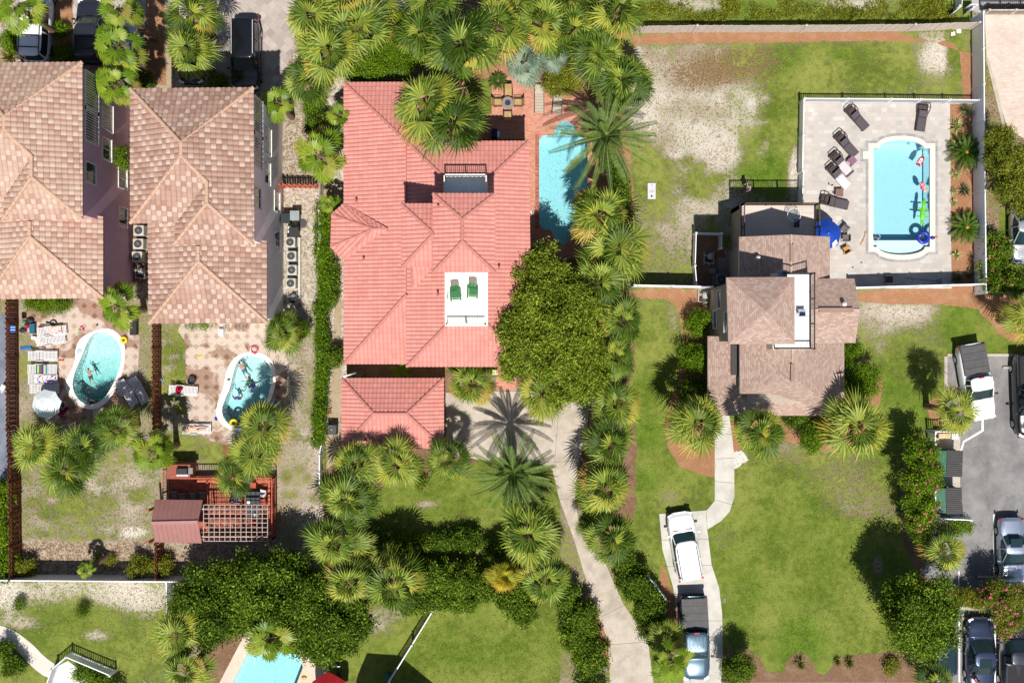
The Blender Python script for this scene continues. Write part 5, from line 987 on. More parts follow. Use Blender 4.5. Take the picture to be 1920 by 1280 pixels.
# grass blades tufted over the lawns
def grass_stuff():
    rg=np.random.default_rng(11); regs=[((1190,95,1780,510),2600),((1190,560,1320,960),500),((1370,850,1690,1210),1500),((1600,600,1770,1000),700),((700,880,930,1000),400),((780,1150,1050,1278),700),((0,1100,320,1240),1100),((44,860,296,1010),700),((306,620,345,860),300)]; V=[];T=[]
    for (x0,y0,x1,y1),n in regs:
        n=n*3; x=rg.uniform(x0,x1,n); y=rg.uniform(y0,y1,n); k=np.zeros(n,bool)
        for q in ([(1495,185),(1830,185),(1830,545),(1495,545)],[(1290,380),(1500,380),(1500,545),(1290,545)],[(1225,945),(1350,940),(1385,900),(1385,990),(1340,1000),(1360,1100),(1360,1290),(1225,1290)],grow(smooth_poly([(1300,540),(1320,560),(1330,640),(1335,780),(1355,800),(1350,898),(1310,890),(1265,868),(1248,820),(1250,770),(1270,720),(1280,650),(1275,600),(1262,560)],1),3),[(-30,1150),(60,1190),(120,1240),(220,1260),(220,1300),(-30,1300)]): k|=pin(x,y,q)
        x=x[~k]; y=y[~k]; n=len(x); V.append(np.stack([(x-960)/S,(640-y)/S,np.full(n,.03)],1)); T.append(rg.random(n))
    p=np.concatenate(V); nn=rg.normal(size=p.shape)*.5; nn[:,2]+=.7; nn/=np.linalg.norm(nn,axis=1)[:,None]; Vq,F=leafquads(p,nn,.11,3,.35); o=npmesh('grass',Vq,F,mat_leaf('lawn_blade',[(0,P(96,120,36)),(.5,P(140,156,60)),(1,P(196,186,110))],.7,.1,.1),tint=np.concatenate(T)); tag(o,'short uneven grass blades scattered over the lawns','grass',None,'stuff')

grass_stuff()
# ---------------- vehicles (local frame: nose towards +y)
def paint(name,c,metal=.3,rough=.28,coat=.6):
    n=N(name); f=n.noise(3,3); n.col(n.mix(f,c,tuple(x*.9 for x in c[:3])+(1,))); return n.fin(rough,.5,metal,coat)
M_TYRE=mat('tyre_rubber',(.02,.02,.022,1),.9); M_RIM=mat('alloy_rim',(.45,.46,.48,1),.3,metal=.9); M_HL=mat('headlight_lens',(.75,.78,.8,1),.15,spec=.7,var=0); M_TL=mat('tail_light_lens',(.45,.01,.015,1),.2,spec=.6,var=0); M_CGL=mat('car_glass',(.012,.03,.035,1),.04,spec=.8,var=0); M_TRIM=mat('black_trim',(.02,.02,.022,1),.55); M_VINYL=mat('black_vinyl_cover',P(96,94,96),.7,var=.12,sc=3); M_CHR=mat('chrome_trim',(.62,.63,.66,1),.3,metal=.4,var=0)
def car(name,label,cat,px,py,z,deg,L,Wd,Hh,pm,style='suv',parts=(),group=None,cover=None,scale=1):
    p=W(px,py,z); t=thing(name,label,cat,(p.x,p.y,0),R(deg),group); h=Wd/2; hl=L/2; rnd=style in('suv','sedan')
    if style=='suv': hood,ws0,ws1,rw1,rw0,belt=.98,hl-1.2,hl-1.95,-hl+.26,-hl+.06,1.02
    elif style=='sedan': hood,ws0,ws1,rw1,rw0,belt=.86,hl-1.35,hl-2.15,-hl+1.75,-hl+1.0,.92
    elif style=='pickup': hood,ws0,ws1,rw1,rw0,belt=1.12,hl-1.45,hl-2.15,-hl+2.35,-hl+2.2,1.15
    elif style=='box': hood,ws0,ws1,rw1,rw0,belt=1.1,hl-1.25,hl-1.6,-hl+.3,-hl+.15,1.15
    ys=[-hl,-hl+.06,-hl+.25,-hl+.7,-hl*.5,0,hl*.45,ws0-.05,ws0+.1,hl-.8,hl-.4,hl-.15,hl]
    V=[];F=[];K=None; bed=style=='pickup'
    def plan(y):
        q=abs(y)/hl; return h*(1-(.34 if y>0 else .24)*max(0,(q-.70)/.30)**2.4)*(1-.04*max(0,(q-.3)*1.4))
    def top(y):
        if y>ws0: f=(y-ws0)/(hl-ws0); return hood+.03-.10*f-.28*max(0,(f-.8)/.2)**2
        if style in('suv','box'): return belt+.02 if y>-hl+.2 else belt-.12*(1 if y<-hl+.03 else .3)
        if style=='sedan': return belt if y>rw0 else belt+.0-.06*(rw0-y)/(rw0+hl)-(.2 if y<-hl+.03 else 0)
        return belt+.06 if y>rw0 else belt+.05-(.1 if y<-hl+.03 else 0)
    for y in ys:
        w=plan(y); T=top(y); e=.1 if abs(y)>hl-.1 else 0
        sec=[(w*.93,.26+e),(w*1.0,.42+e*.6),(w*1.01,.62),(w*.985,T-.20),(w*.95,T-.06),(w*.86,T),(w*.5,T+.035),(0,T+.05)]
        row=[(x,y,z_) for x,z_ in sec]+[(-x,y,z_) for x,z_ in sec[-2::-1]]; K=len(row); V+=row
    n=len(ys)
    for i in range(n-1):
        for j in range(K-1): a=i*K+j; F.append((a,a+1,a+K+1,a+K))
    F.append(tuple(range(K))); F.append(tuple(range((n-1)*K,n*K))[::-1])
    body=MB().add(V,F).build('body',pm,t,smooth=True)
    # greenhouse
    b=belt-.02; wt=h*(.80 if style=='suv' else .75); wb=h*.93; rt=Hh-.03
    def q4(a,b_,c,d,nm,m,par): MB().add([a,b_,c,d],[(0,1,2,3)]).build(nm,m,par)
    core=MB(); yr0=rw0; yr1=rw1
    ex=5.5 if style!='sedan' else 3.6; nn=28
    def loop(wd,ya,yb,z_,f=1.0,dz=0):
        cy=(ya+yb)/2; ry=(ya-yb)/2*f; o=[]
        for i in range(nn):
            a=2*PI*i/nn; c=math.cos(a); q=math.sin(a); r=(abs(c)**ex+abs(q)**ex)**(-1/ex); o.append((wd*f*c*r,cy+ry*q*r,z_+dz*(1-abs(q*r)**2)))
        return o
    lo=loop(wb,ws0,yr0,b); hi=loop(wt,ws1,yr1,rt); core.add(lo+hi,[(i,(i+1)%nn,nn+(i+1)%nn,nn+i) for i in range(nn)]+[tuple(range(nn,2*nn))]); g=core.build('windows',M_CGL,t,smooth=False)
    A0=loop(wt+.035,ws1+.05,yr1-.07,rt-.03); A1=loop(wt+.02,ws1+.02,yr1-.04,rt+.01); A2=loop(wt,ws1,yr1,rt+.03,.86); A3=loop(wt,ws1,yr1,rt+.05,.45); RV=A0+A1+A2+A3+[(0,(ws1+yr1)/2,rt+.055)]
    rf=MB().add(RV,[(k*nn+i,k*nn+(i+1)%nn,(k+1)*nn+(i+1)%nn,(k+1)*nn+i) for k in range(3) for i in range(nn)]+[(3*nn+i,3*nn+(i+1)%nn,4*nn) for i in range(nn)]); roof_=rf.build('roof',pm,t,smooth=True)
    for s in (-1,1):
      for A,B_,w_ in (((s*wb*.93,ws0-.08,b+.02),(s*(wt-.03),ws1-.06,rt),.06),((s*wb*.93,yr0+.12,b+.02),(s*(wt-.03),yr1+.08,rt),.08),((s*(wb+.0),(ws1+yr1)/2,b),(s*(wt+.015),(ws1+yr1)/2,rt),.08)): MB().bar(A,B_,w_).build('pillar',pm,t)
    for s in ():
        pl=MB(); pl.bar((s*wb*.93,ws0-.08,b+.02),(s*(wt-.03),ws1-.06,rt),.06); pl.bar((s*wb*.985,yr0+.02,b+.02),(s*(wt+.01),yr1,rt),.12 if style!='pickup' else .1)
        ym=(ws1+yr1)/2; pl.bar((s*(wb+.0),ym,b),(s*(wt+.015),ym,rt),.08)
        if style in('suv','box'): ym=yr1+.9; pl.bar((s*(wb+.0),ym-.1,b),(s*(wt+.015),ym,rt),.09)
    for s in (-1,1):
        MB().obox(s*(h+.12),ws0-.25,belt+.05,.22,.12,.16).build('mirror',pm if style!='pickup' else M_TRIM,t,bevel=.02)
        for yw in (hl-.92,-hl+.95):
            w=MB(); w.tube((s*(h-.22),yw,.35),(s*(h+.0),yw,.35),.35,n=18); wh=w.build('wheel',M_TYRE,t,smooth=False); MB().tube((s*(h-.02),yw,.35),(s*(h+.015),yw,.35),.21,n=14).build('rim',M_RIM,wh)
        MB().obox(s*h*.70,hl-.16,hood-.17,.36,.22,.12,rz=-s*.35).build('headlight',M_HL,t,bevel=.02)
        MB().obox(s*h*.86,-hl+.07,belt-.16,.12,.12,.3).build('tail_light',M_TL,t,bevel=.02)
    MB().obox(0,hl-.03,.5,Wd*.72,.12,.2).build('bumper',M_TRIM,t,bevel=.03); MB().obox(0,-hl+.02,.5,Wd*.8,.12,.2).build('bumper',M_TRIM,t,bevel=.03)
    MB().obox(.0,ws0+.02,hood+.07,wb*1.5,.05,.03).build('wiper',M_TRIM,t)
    if style=='pickup':
        y0,y1=-hl+.1,rw0-.08
        if cover=='open':
            MB().box(-h*.80,y0,belt+.06,h*.80,y1,belt+.10).build('bed_floor',mat('bed_liner',(.015,.015,.017,1),.8),t)
            for s in (-1,1): MB().box(s*h*.80,y0,belt+.02,s*h*.93,y1,belt+.2).build('bed_rail',pm,t)
            MB().box(-h*.9,-hl+.02,belt-.3,h*.9,y0+.02,belt+.2).build('tailgate',pm,t)
        else:
            c=MB().obox(0,(y0+y1)/2,belt+.16,h*1.78,y1-y0,.10).build('bed_cover',M_VINYL,t,bevel=.03)
            sm=MB()
            for k in range(1,4): sm.obox(0,y0+(y1-y0)*k/4,belt+.215,h*1.7,.02,.012)
            sm.build('cover_seams',M_TRIM,c)
            MB().obox(0,yr1-.03,rt+.02,.35,.08,.05).build('brake_light',M_TL,t)
    if 'rack' in parts:
        for s in (-1,1): MB().bar((s*wt*.88,yr1+.1,rt+.09),(s*wt*.88,ws1-.4,rt+.09),.05).build('roof_rail',M_TRIM,roof_)
    if 'chromerack' in parts:
        for s in (-1,1): MB().bar((s*wt*.9,yr1+.1,rt+.09),(s*wt*.9,ws1-.3,rt+.09),.05).build('roof_rail',M_CHR,roof_)
    if 'bars' in parts:
        for y in (yr1+.5,yr1+1.3): MB().bar((-wt*.85,y,rt+.12),(wt*.85,y,rt+.12),.06).build('crossbar',M_TRIM,roof_)
    if 'sunroof' in parts: MB().obox(0,ws1-.75,rt+.075,wt*1.15,.6,.02).build('sunroof',M_CGL,roof_,bevel=.01)
    if 'bigroof' in parts: MB().obox(0,ws1-1.1,rt+.08,wt*1.2,1.7,.02).build('sunroof',M_CGL,roof_,bevel=.01)
    if 'lights' in parts:
        for k in range(5 if style=='suv' else 4): MB().ball((-.4+.8*k/(4 if style=='suv' else 3),yr1+(.12 if style=='suv' else 1.0),rt+.08),.035,n=6,m=4).build('marker_light',M_HL,roof_)
    if 'ribs' in parts:
        for k in range(5): MB().obox(-.5+.25*k,(yr1+ws1)/2,rt+.075,.03,(ws1-yr1)*.7,.02).build('roof_rib',pm,roof_)
    return t
PW=paint('white_paint',P(238,240,244,1.1),0,.3,.5); PB=paint('black_paint',(.008,.009,.012,1),.2,.2,.8); PDG=paint('dark_grey_paint',(.035,.04,.055,1),.5,.3); PSB=paint('steel_blue_paint',(.06,.11,.16,1),.4,.3); PSIL=paint('silver_blue_paint',(.42,.48,.60,1),.7,.3); PTEAL=paint('deep_teal_paint',(.012,.05,.085,1),.5,.25); PNAVY=paint('navy_paint',(.05,.07,.13,1),.6,.25); PSG=paint('silver_paint',(.5,.5,.52,1),.6,.3)
car('pickup_truck','white truck with a black roof rack in the top left corner, under broad fan palm','truck',66,42,1.0,-2,5.4,1.98,1.85,PW,'suv',('rack','bars'))
car('parked_van','dark grey van with two black roof bars beside the orange soil strip','van',167,57,1.0,0,4.4,1.85,1.75,PDG,'suv',('rack','bars'))
car('off_road_vehicle','boxy white and silver off-roader hidden under three broad fan palms','off-roader',236,92,1.0,6,4.5,1.9,1.85,PSG,'box',('rack','bars'))
car('parked_car','dark car almost hidden under two fan palms, only its nose showing','car',358,100,.7,180,4.2,1.8,1.5,PB,'sedan')
car('parked_suv','shiny black sport utility with silver roof rails on the patterned paver drive','car',459,101,1.0,180,4.9,2.0,1.75,PB,'suv',('chromerack',))
car('station_wagon','white station wagon at the head of the small driveway','car',1285,1024,.9,10,4.7,1.88,1.5,PW,'suv',('rack',))
car('pickup_truck','steel blue pickup with a black soft bed cover behind the white wagon','pickup',1303,1196,1.0,182,5.8,2.0,1.9,PSB,'pickup',('ribs','lights'))
car('pickup_truck','white pickup with a black bed cover parked askew in the lot','pickup',1832,716,1.0,190,5.3,1.95,1.85,PW,'pickup')
car('pickup_truck','black pickup cut by the right edge beside the white pickup','pickup',1932,742,1.0,182,5.7,2.0,1.9,PB,'pickup',cover='open')
car('sedan','silver blue sedan parked beside the painted line at the right edge','car',1898,1032,.8,181,4.5,1.8,1.42,PSIL,'sedan',('sunroof',))
car('parked_suv','deep teal people carrier half under the round crowned tree','car',1768,1206,1.0,0,4.4,1.8,1.7,PTEAL,'suv',('rack','bigroof','lights'))
car('parked_car','navy and silver car with a sunroof in the middle bay of the lower lot','car',1841,1226,.9,0,4.9,1.9,1.55,PNAVY,'sedan',('sunroof',))
car('pickup_truck','dark grey pickup with an open bed at the lower right corner','pickup',1907,1230,1.0,0,5.4,1.95,1.85,PDG,'pickup',cover='open')
car('parked_car','silver car under the yellow green tree, cut by the right edge','car',1921,432,.8,180,4.6,1.85,1.5,PSG,'sedan')
# ---------------- fences
M_VINW=mat('white_vinyl',P(236,238,244,1.08),.5,var=.03); M_OLDW=mat('weathered_grey_wood',P(226,212,200,1.15),.95,var=.2,sc=9); M_REDW=mat('red_brown_wood',P(150,84,56),.9,var=.2,sc=5); M_REDL=mat('redwood_stain',P(206,110,82,1.25),.85,var=.15,sc=5)
def fence(name,label,pts,h,kind,m,postm=None,sp=2.4,group=None,zb=0):
    w=[Vector((*G(*p),0)) for p in pts]; t=thing(name,label,'fence',tuple((w[0]+w[-1])/2),group=group); rn=random.Random(len(label)); pm=MB(); first=None
    for a,b in zip(w,w[1:]):
        d=b-a; L=d.length; u=d/L; nrm=Vector((-u.y,u.x,0)); up=Vector((0,0,1))
        if kind=='panel':
            pm.bar(a+up*h*.5+up*.02,b+up*h*.5+up*.02,.04,h-.04); pm.bar(a+up*(h-.02),b+up*(h-.02),.07,.09); pm.bar(a+up*.12,b+up*.12,.06,.12)
        elif kind=='picket':
            k=int(L/.14)
            for i in range(k+1): p=a+u*(L*i/k); pm.bar(p+up*.08,p+up*(h-.02),.085,.05)
            pm.bar(a+up*(h-.06),b+up*(h-.06),.06,.07); pm.bar(a+up*.15,b+up*.15,.05,.07)
        elif kind=='plank':
            k=int(L/.15)
            for i in range(k):
                p=a+u*(L*(i+.5)/k)+nrm*rn.uniform(-.012,.012); hh=h+rn.uniform(-.04,.04); hx=abs(u.x)>abs(u.y); sx,sy=(.138,.022) if hx else (.022,.138); pm.box(p.x-sx/2,p.y-sy/2,.03,p.x+sx/2,p.y+sy/2,hh)
            for z in (.35,h*.55,h-.3): pm.bar(a+up*z+nrm*.04,b+up*z+nrm*.04,.04,.09)
        elif kind=='shadowbox':
            k=int(L/.17)
            for i in range(k):
                p=a+u*(L*(i+.5)/k)+nrm*(.03 if i%2 else -.03); hh=h+rn.uniform(-.03,.03); sx=.16 if abs(u.x)>abs(u.y) else .02; sy=.02 if abs(u.x)>abs(u.y) else .16; pm.box(p.x-sx/2,p.y-sy/2,.03,p.x+sx/2,p.y+sy/2,hh)
            for z in (.4,h-.35): pm.bar(a+up*z,b+up*z,.09,.08)
    pm.build('panel',m,t,world=True)
    pmesh=MB().box(-.065,-.065,0,.065,.065,h+.04).lathe(0,0,[(.095,h+.04),(.095,h+.07),(.0,h+.14)],4,rz=PI/4).build('post',postm or m,t)
    M=rootm(t); used=False
    for a,b in zip(w,w[1:]):
        L=(b-a).length; k=max(1,round(L/sp))
        for i in range(k+1):
            loc=M@(a+(b-a)*i/k)
            if not used: pmesh.location=loc; used=True
            elif i>0 or True:
                if i==0 and a is not w[0]: continue
                o=pmesh.copy(); C.objects.link(o); o.location=loc
    return t
WF='tall white vinyl privacy fences'
fence('privacy_fence','tall solid white fence between the pool bed and the beige drive',[(1822,38),(1824,300),(1827,551)],1.85,'panel',M_VINW,group=WF)
fence('privacy_fence','tall white fence from the fan palms to the wall of the shingle house',[(1184,537),(1326,540)],1.85,'panel',M_VINW,group=WF)
fence('privacy_fence','tall white fence along the foot of the stone patio',[(1590,541.5),(1825,535)],1.85,'panel',M_VINW,group=WF)
fence('privacy_fence','tall white fence running off the right edge below the pink shrubs',[(1828,550),(1990,550)],1.85,'panel',M_VINW,group=WF)
fence('privacy_fence','tall white fence closing the bottom of the two tan back yards',[(-30,1076),(350,1079)],1.85,'panel',M_VINW,group=WF)
fence('plank_fence','weathered grey plank fence leaning along the top of the north lawn',[(1176,63),(1300,61),(1500,61),(1700,59),(1818,55)],1.65,'plank',M_OLDW,sp=14)
fence('picket_fence','white picket fence along the top of the stone patio',[(1500,192),(1660,193),(1822,195)],1.2,'picket',M_VINW)
fence('picket_fence','white picket fence along the left side of the stone patio',[(1499,194),(1496,325)],1.2,'picket',M_VINW)
fence('picket_fence','short white picket stretch between the stone patio and the beige deck',[(1498,328),(1496,381)],1.2,'picket',M_VINW)
fence('picket_fence','white picket enclosure around the pipes beside the shingle house',[(1347,468),(1347,441),(1300,440),(1298,500),(1301,536)],1.2,'picket',M_VINW,sp=1.5)
fence('picket_fence','white picket fence between the bottom left lawn and the leaning palms',[(322,1084),(324,1190)],1.2,'picket',M_VINW)
fence('picket_fence','white picket fence slanting between the two bottom lawns',[(813,1138),(775,1200),(733,1268),(722,1300)],1.2,'picket',M_VINW)
fence('picket_fence','white picket fence zigzag around the patio in the bottom left corner',[(95,1290),(110,1245),(137,1222),(218,1256)],1.2,'picket',M_VINW)
fence('board_fence','brown board fence along the far left edge',[(34,540),(35,800),(39,900),(41,1076)],1.85,'shadowbox',M_REDW,sp=2.2)
fence('board_fence','brown board fence between the two back yards, upper run',[(302,600),(302,760),(304,872)],1.85,'shadowbox',M_REDW,sp=2.2)
fence('board_fence','brown board fence between the two back yards, short lower run',[(306,1000),(308,1074)],1.85,'shadowbox',M_REDW,sp=2.2)
fence('board_fence','short red brown gate fence beside the grey house, above the air conditioners',[(533,352),(601,353)],1.7,'shadowbox',M_REDL,sp=1.8)
fence('board_fence','grey brown fence left of the terracotta house, behind the ivy',[(605,330),(606,470)],1.6,'plank',M_OLDW)
fence('wire_fence','low pale fence from the ivy hedge down to the garage palms',[(607,832),(604,850),(604,915)],1.1,'picket',M_VINW,sp=1.5)
fence('wire_fence','low white fence buried in the hedge beside the small driveway',[(1205,1068),(1225,1090),(1243,1115)],1.1,'picket',M_VINW,sp=1.5)
fence('picket_fence','white screen fence around the upper dumpster',[(1738,806),(1790,806)],1.5,'picket',M_VINW,sp=1.2); fence('picket_fence','white screen fence left of the upper dumpster, meeting the corner',[(1738,808),(1738,828)],1.5,'picket',M_VINW,sp=1.2)
fence('picket_fence','white screen fence below the lower dumpster',[(1742,965),(1804,968)],1.5,'panel',M_VINW,sp=1.2)
fence('picket_fence','white screen fence left of the lower dumpster behind the oleander',[(1738,915),(1740,962)],1.5,'picket',M_VINW,sp=1.2)
fence('iron_fence','dark railing along the road at the top right corner',[(1838,18),(1990,18)],1.2,'picket',M_BLK,sp=1.6); fence('iron_fence','weathered low fence in front of the beige drive, below the dark railing',[(1842,28),(1990,28)],1.1,'picket',M_OLDW,sp=1.6)
# ---------------- furniture, equipment, toys, people
def at(px,py,z=0.0): p=W(px,py,z); return (p.x,p.y)
M_WICK=mat('dark_wicker',P(92,80,78),.85,var=.2,sc=20); M_CUSH=mat('charcoal_cushion',P(98,90,96),.85,var=.1,sc=8); M_TOWW=mat('white_towel',P(244,240,242),.95,var=.05,sc=12,bump=.01); M_TOWP=mat('pinkish_towel',P(238,222,226),.95,var=.05,sc=12,bump=.01)
M_STRAP=mat('white_strap',P(240,240,240),.5,var=.04); M_TAUP=mat('taupe_sling',P(206,192,172),.8,var=.06); M_DFR=mat('dark_bronze_frame',(.05,.04,.035,1),.5)
# dark cushioned loungers round the big pool (head at -y, local length 2 m)
def wick_lounger():
    t=thing('sun_lounger','x','sun lounger'); f=MB(); f.box(-.33,-.98,.22,.33,.95,.30)
    for x in (-.28,.28):
        for y in (-.9,.88): f.box(x-.03,y-.03,0,x+.03,y+.03,.22)
    f.build('frame',M_WICK,t,bevel=.02)
    MB().add([(-.31,.0,.40),(.31,.0,.40),(.31,.97,.38),(-.31,.97,.38),(-.31,0,.30),(.31,0,.30),(.31,.97,.30),(-.31,.97,.30)],[(0,1,2,3),(0,4,5,1),(1,5,6,2),(2,6,7,3),(3,7,4,0),(4,7,6,5)]).build('seat_cushion',M_CUSH,t,bevel=.04)
    MB().add([(-.31,-.42,.62),(.31,-.42,.62),(.31,-.02,.42),(-.31,-.02,.42),(-.31,-.42,.54),(.31,-.42,.54),(.31,-.02,.32),(-.31,-.02,.32)],[(0,1,2,3),(0,4,5,1),(1,5,6,2),(2,6,7,3),(3,7,4,0),(4,7,6,5)]).build('back_cushion',M_CUSH,t,bevel=.03)
    h=MB()
    for x in (-.33,.33): h.path([(x,-.40,.62),(x*1.02,-.72,.74),(x*.9,-.95,.66)],.035,6); h.path([(x,-.45,.60),(x,-.2,.3)],.03,6)
    h.path([(-.30,-.95,.66),(.30,-.95,.66)],.035,6); h.path([(-.31,-.68,.70),(.31,-.68,.70)],.03,6); h.build('hood_frame',M_WICK,t); return t
L0=None; LP=[(1608,221,132,'charcoal lounger nearest the patio picket fence, turned towards the pool'),(1730,220,8,'charcoal lounger lying flat above the right end of the pool'),(1588,271,132,'charcoal lounger second down the left side of the patio'),(1579,307,132,'charcoal lounger with a pinkish towel beside the tiled side table'),(1573,330,132,'charcoal lounger with a plain white towel'),(1566,379,168,'charcoal lounger with nothing on it next to the blue umbrella')]
for i,(x,y,a,l) in enumerate(LP):
    px,py=at(x,y,.4)
    if L0 is None: L0=wick_lounger(); o=L0; o.location=(px,py,0); K0=kids(L0)
    else: o=copy_tree(L0,(px,py,0),ch=K0)
    o.rotation_euler=(0,0,R({132:222,8:172,168:257}[a])); o['label']=l; o['group']='charcoal loungers'
    RM[o.name]=(Matrix.Translation((px,py,0))@Matrix.Rotation(o.rotation_euler.z,4,'Z')).inverted()
def towel(label,px,py,z,w,l,rz,m,name='towel'):
    x,y=at(px,py,z); k=6; V=[];F=[]; rn=random.Random(px)
    for i in range(k+1):
        for j in range(k+1): V.append((-w/2+w*i/k,-l/2+l*j/k,rn.uniform(0,.025)))
    for i in range(k):
        for j in range(k): a=i*(k+1)+j; F.append((a,a+k+1,a+k+2,a+1))
    o=MB().add(V,F).build(name,m,smooth=True); s=o.modifiers.new('s','SOLIDIFY'); s.thickness=.02; o.location=(x,y,z); o.rotation_euler=(0,0,R(rz)); tag(o,label,'towel'); return o
towel('pinkish towel draped over the lower half of a charcoal lounger',1584,314,.44,.62,.95,42,M_TOWP); towel('white towel draped over the lower half of a charcoal lounger',1581,340,.44,.64,1.0,42,M_TOWW)
def sidetable(label,px,py,rz,top):
    x,y=at(px,py,.4); t=thing('side_table',label,'side table',(x,y,0),R(rz),'low square side tables'); MB().box(-.26,-.26,.38,.26,.26,.42).build('table_top',top,t,bevel=.01); m=MB()
    for a in (-.22,.22):
        for b in (-.22,.22): MB().box(a-.025,b-.025,0,a+.025,b+.025,.38).build('leg',M_WICK,t)
M_BRT=mat('brown_table_top',P(146,112,98),.6); sidetable('square brown side table with a mauve patterned top between two loungers',1598,301,45,mat('mauve_tile',P(170,120,150),.6,var=.25,sc=22)); sidetable('plain square brown side table between the white towel and the blue umbrella',1574,361,0,M_BRT); sidetable('dark square box table in the fence shade below the pool',1667,523,0,M_WICK)
# umbrellas
def umbrella(label,px,py,z,r,m,n=8,rz=0,tilt=(0,0),hub=.55,col2=None):
    x,y=at(px,py,z); t=thing('umbrella',label,'umbrella',(x,y,0)); cp=MB(); ring=[]
    apex=(tilt[0]*.3,tilt[1]*.3,z+.25)
    for i in range(n*2):
        a=rz+PI*i/n; rr=r*(1 if i%2==0 else .90); ring.append((rr*math.cos(a),rr*math.sin(a),z-hub+ (0 if i%2==0 else .06)+tilt[0]*math.cos(a)+tilt[1]*math.sin(a)))
    midr=[(q[0]*.5,q[1]*.5,apex[2]*.56+q[2]*.44+.02) for q in ring]; V=[apex]+midr+ring; k=n*2
    F=[(0,1+i,1+(i+1)%k) for i in range(k)]+[(1+i,1+k+i,1+k+(i+1)%k,1+(i+1)%k) for i in range(k)]; F=[f for f in F]
    c=cp.add(V,F).build('canopy',m,t,smooth=False); s=c.modifiers.new('s','SOLIDIFY'); s.thickness=.012
    MB().tube((0,0,0),(0,0,z+.25),.022).build('pole',M_WHT,t)
    for i in range(0,k,2): MB().bar((apex[0],apex[1],apex[2]-.06),(ring[i][0],ring[i][1],ring[i][2]-.02),.015).build('rib',M_WHT,t)
    MB().lathe(0,0,[(.25,0),(.25,.06),(.05,.1)],12).build('base',M_WHT,t); return t
M_UBLU=mat('blue_canopy',P(14,78,196),.7,var=.08); M_UAQ=mat('pale_aqua_canopy',P(232,246,248,1.02),.75,var=.04); M_RED=mat('red_canopy',P(190,24,40),.7,var=.08)
u=umbrella('bright blue beach umbrella with a white patch beside the beige deck',1552,438,2.2,1.12,M_UBLU,4 and 6,R(20)); MB().add([(.45,-.95,1.80),(.78,-.62,1.86),(.62,-.38,2.02),(.38,-.62,2.0)],[(0,1,2,3)]).build('window_patch',M_WHT,u)
umbrella('pale aqua umbrella over the lower end of the cluttered tan patio',81,758,2.2,1.02,M_UAQ,8,R(10)); umbrella('red umbrella at the bottom edge beside the peach pool deck',614,1300,2.2,1.3,M_RED,6,R(30))
# white strap loungers
def strap_lounger():
    t=thing('strap_lounger','x','sun lounger'); f=MB()
    for x in (-.31,.31): f.path([(x,-.98,.34),(x,.25,.34),(x,.95,.62)],.028,6)
    for y in (-.75,.4): 
        for x in (-.31,.31): MB().tube((x,y,0),(x,y,.34),.025).build('leg',M_STRAP,t)
    f.build('frame',M_STRAP,t); s=MB()
    for i in range(13): y=-.94+i*.095; s.box(-.30,y-.034,.345,.30,y+.034,.36)
    s.build('seat_straps',M_STRAP,t); b=MB()
    for i in range(8): y=.30+i*.085; z=.34+(y-.25)*.4; b.box(-.30,y-.032,z,.30,y+.032,z+.016)
    b.build('back_straps',M_STRAP,t); a=MB()
    for x in (-.36,.36): a.path([(x,-.05,.34),(x,0,.52),(x,.42,.54),(x*.9,.5,.42)],.025,6)
    a.build('armrests',M_STRAP,t); return t
S0=None; SL=[(98,621,96,'white strap lounger under beach toys, topmost in the row left of the teal pool'),(96,637,98,'white strap lounger pressed against the toy covered one, second in the row'),(81,667,90,'empty white strap lounger, third in the row left of the teal pool'),(80,692,90,'white strap lounger with striped beach towels, fourth in the row'),(81,711,90,'white strap lounger under a purple patterned towel, lowest in the row'),(84,728,90,'grey shaded lounger tucked under the pale aqua umbrella'),(239,736,-150+180,'left of the two slatted white loungers below the teal pool'),(261,731,-152+180,'right of the two slatted white loungers below the teal pool'),(344,732,86,'white strap lounger with a red towel beside the tan paving edge'),(369,804,90,'white strap lounger with a sunbather at the lower left of the turquoise pool')]
for (x,y,a,l) in SL:
    px,py=at(x,y,.35)
    if S0 is None: S0=strap_lounger(); o=S0; o.location=(px,py,0); KS=kids(S0)
    else: o=copy_tree(S0,(px,py,0),ch=KS)
    o.rotation_euler=(0,0,R(a)); o['label']=l; o['group']='white strap loungers'
# towels and clutter
def tw(name,cols,n=9):
    k=N(name); w=k.n('ShaderNodeTexNoise'); w.inputs['Scale'].default_value=n; k.l(k.coord(),w.inputs['Vector']); k.col(k.ramp(w.outputs[0],[(.3+.4*i/(len(cols)-1),c) for i,c in enumerate(cols)],'CONSTANT')); return k.fin(.95,.1)
def stripe(name,cols,wd=.09,ax=1):
    k=N(name); sp=k.n('ShaderNodeSeparateXYZ'); k.l(k.coord(),sp.inputs[0]); f=k.math('FRACT',k.math('DIVIDE',sp.outputs[ax],wd*len(cols))); k.col(k.ramp(f,[(i/len(cols),c) for i,c in enumerate(cols)],'CONSTANT')); return k.fin(.95,.1)
towel('towels striped teal, yellow and orange across a white lounger',76,692,.42,.66,.85,90,stripe('striped_towel',[P(30,130,130),P(230,210,90),P(30,120,140),P(90,190,200),P(236,214,110),P(30,70,190),P(150,80,50)],.11))
towel('white and purple patterned towel covering the lowest lounger of the row',81,711,.42,.66,1.75,90,tw('purple_towel',[P(60,50,160),P(240,225,225),P(245,235,235),P(80,70,190)],6)); towel('red and black towel bunched on the lounger at the paving edge',333,729,.44,.55,.6,60,tw('red_towel',[P(200,20,60),P(30,15,20),P(210,30,70)],7)); towel('blue striped towel hanging over the far left fence',24,616,1.86,.35,.45,0,stripe('blue_stripe_towel',[P(20,60,160),P(190,220,240),P(30,120,210)],.06))
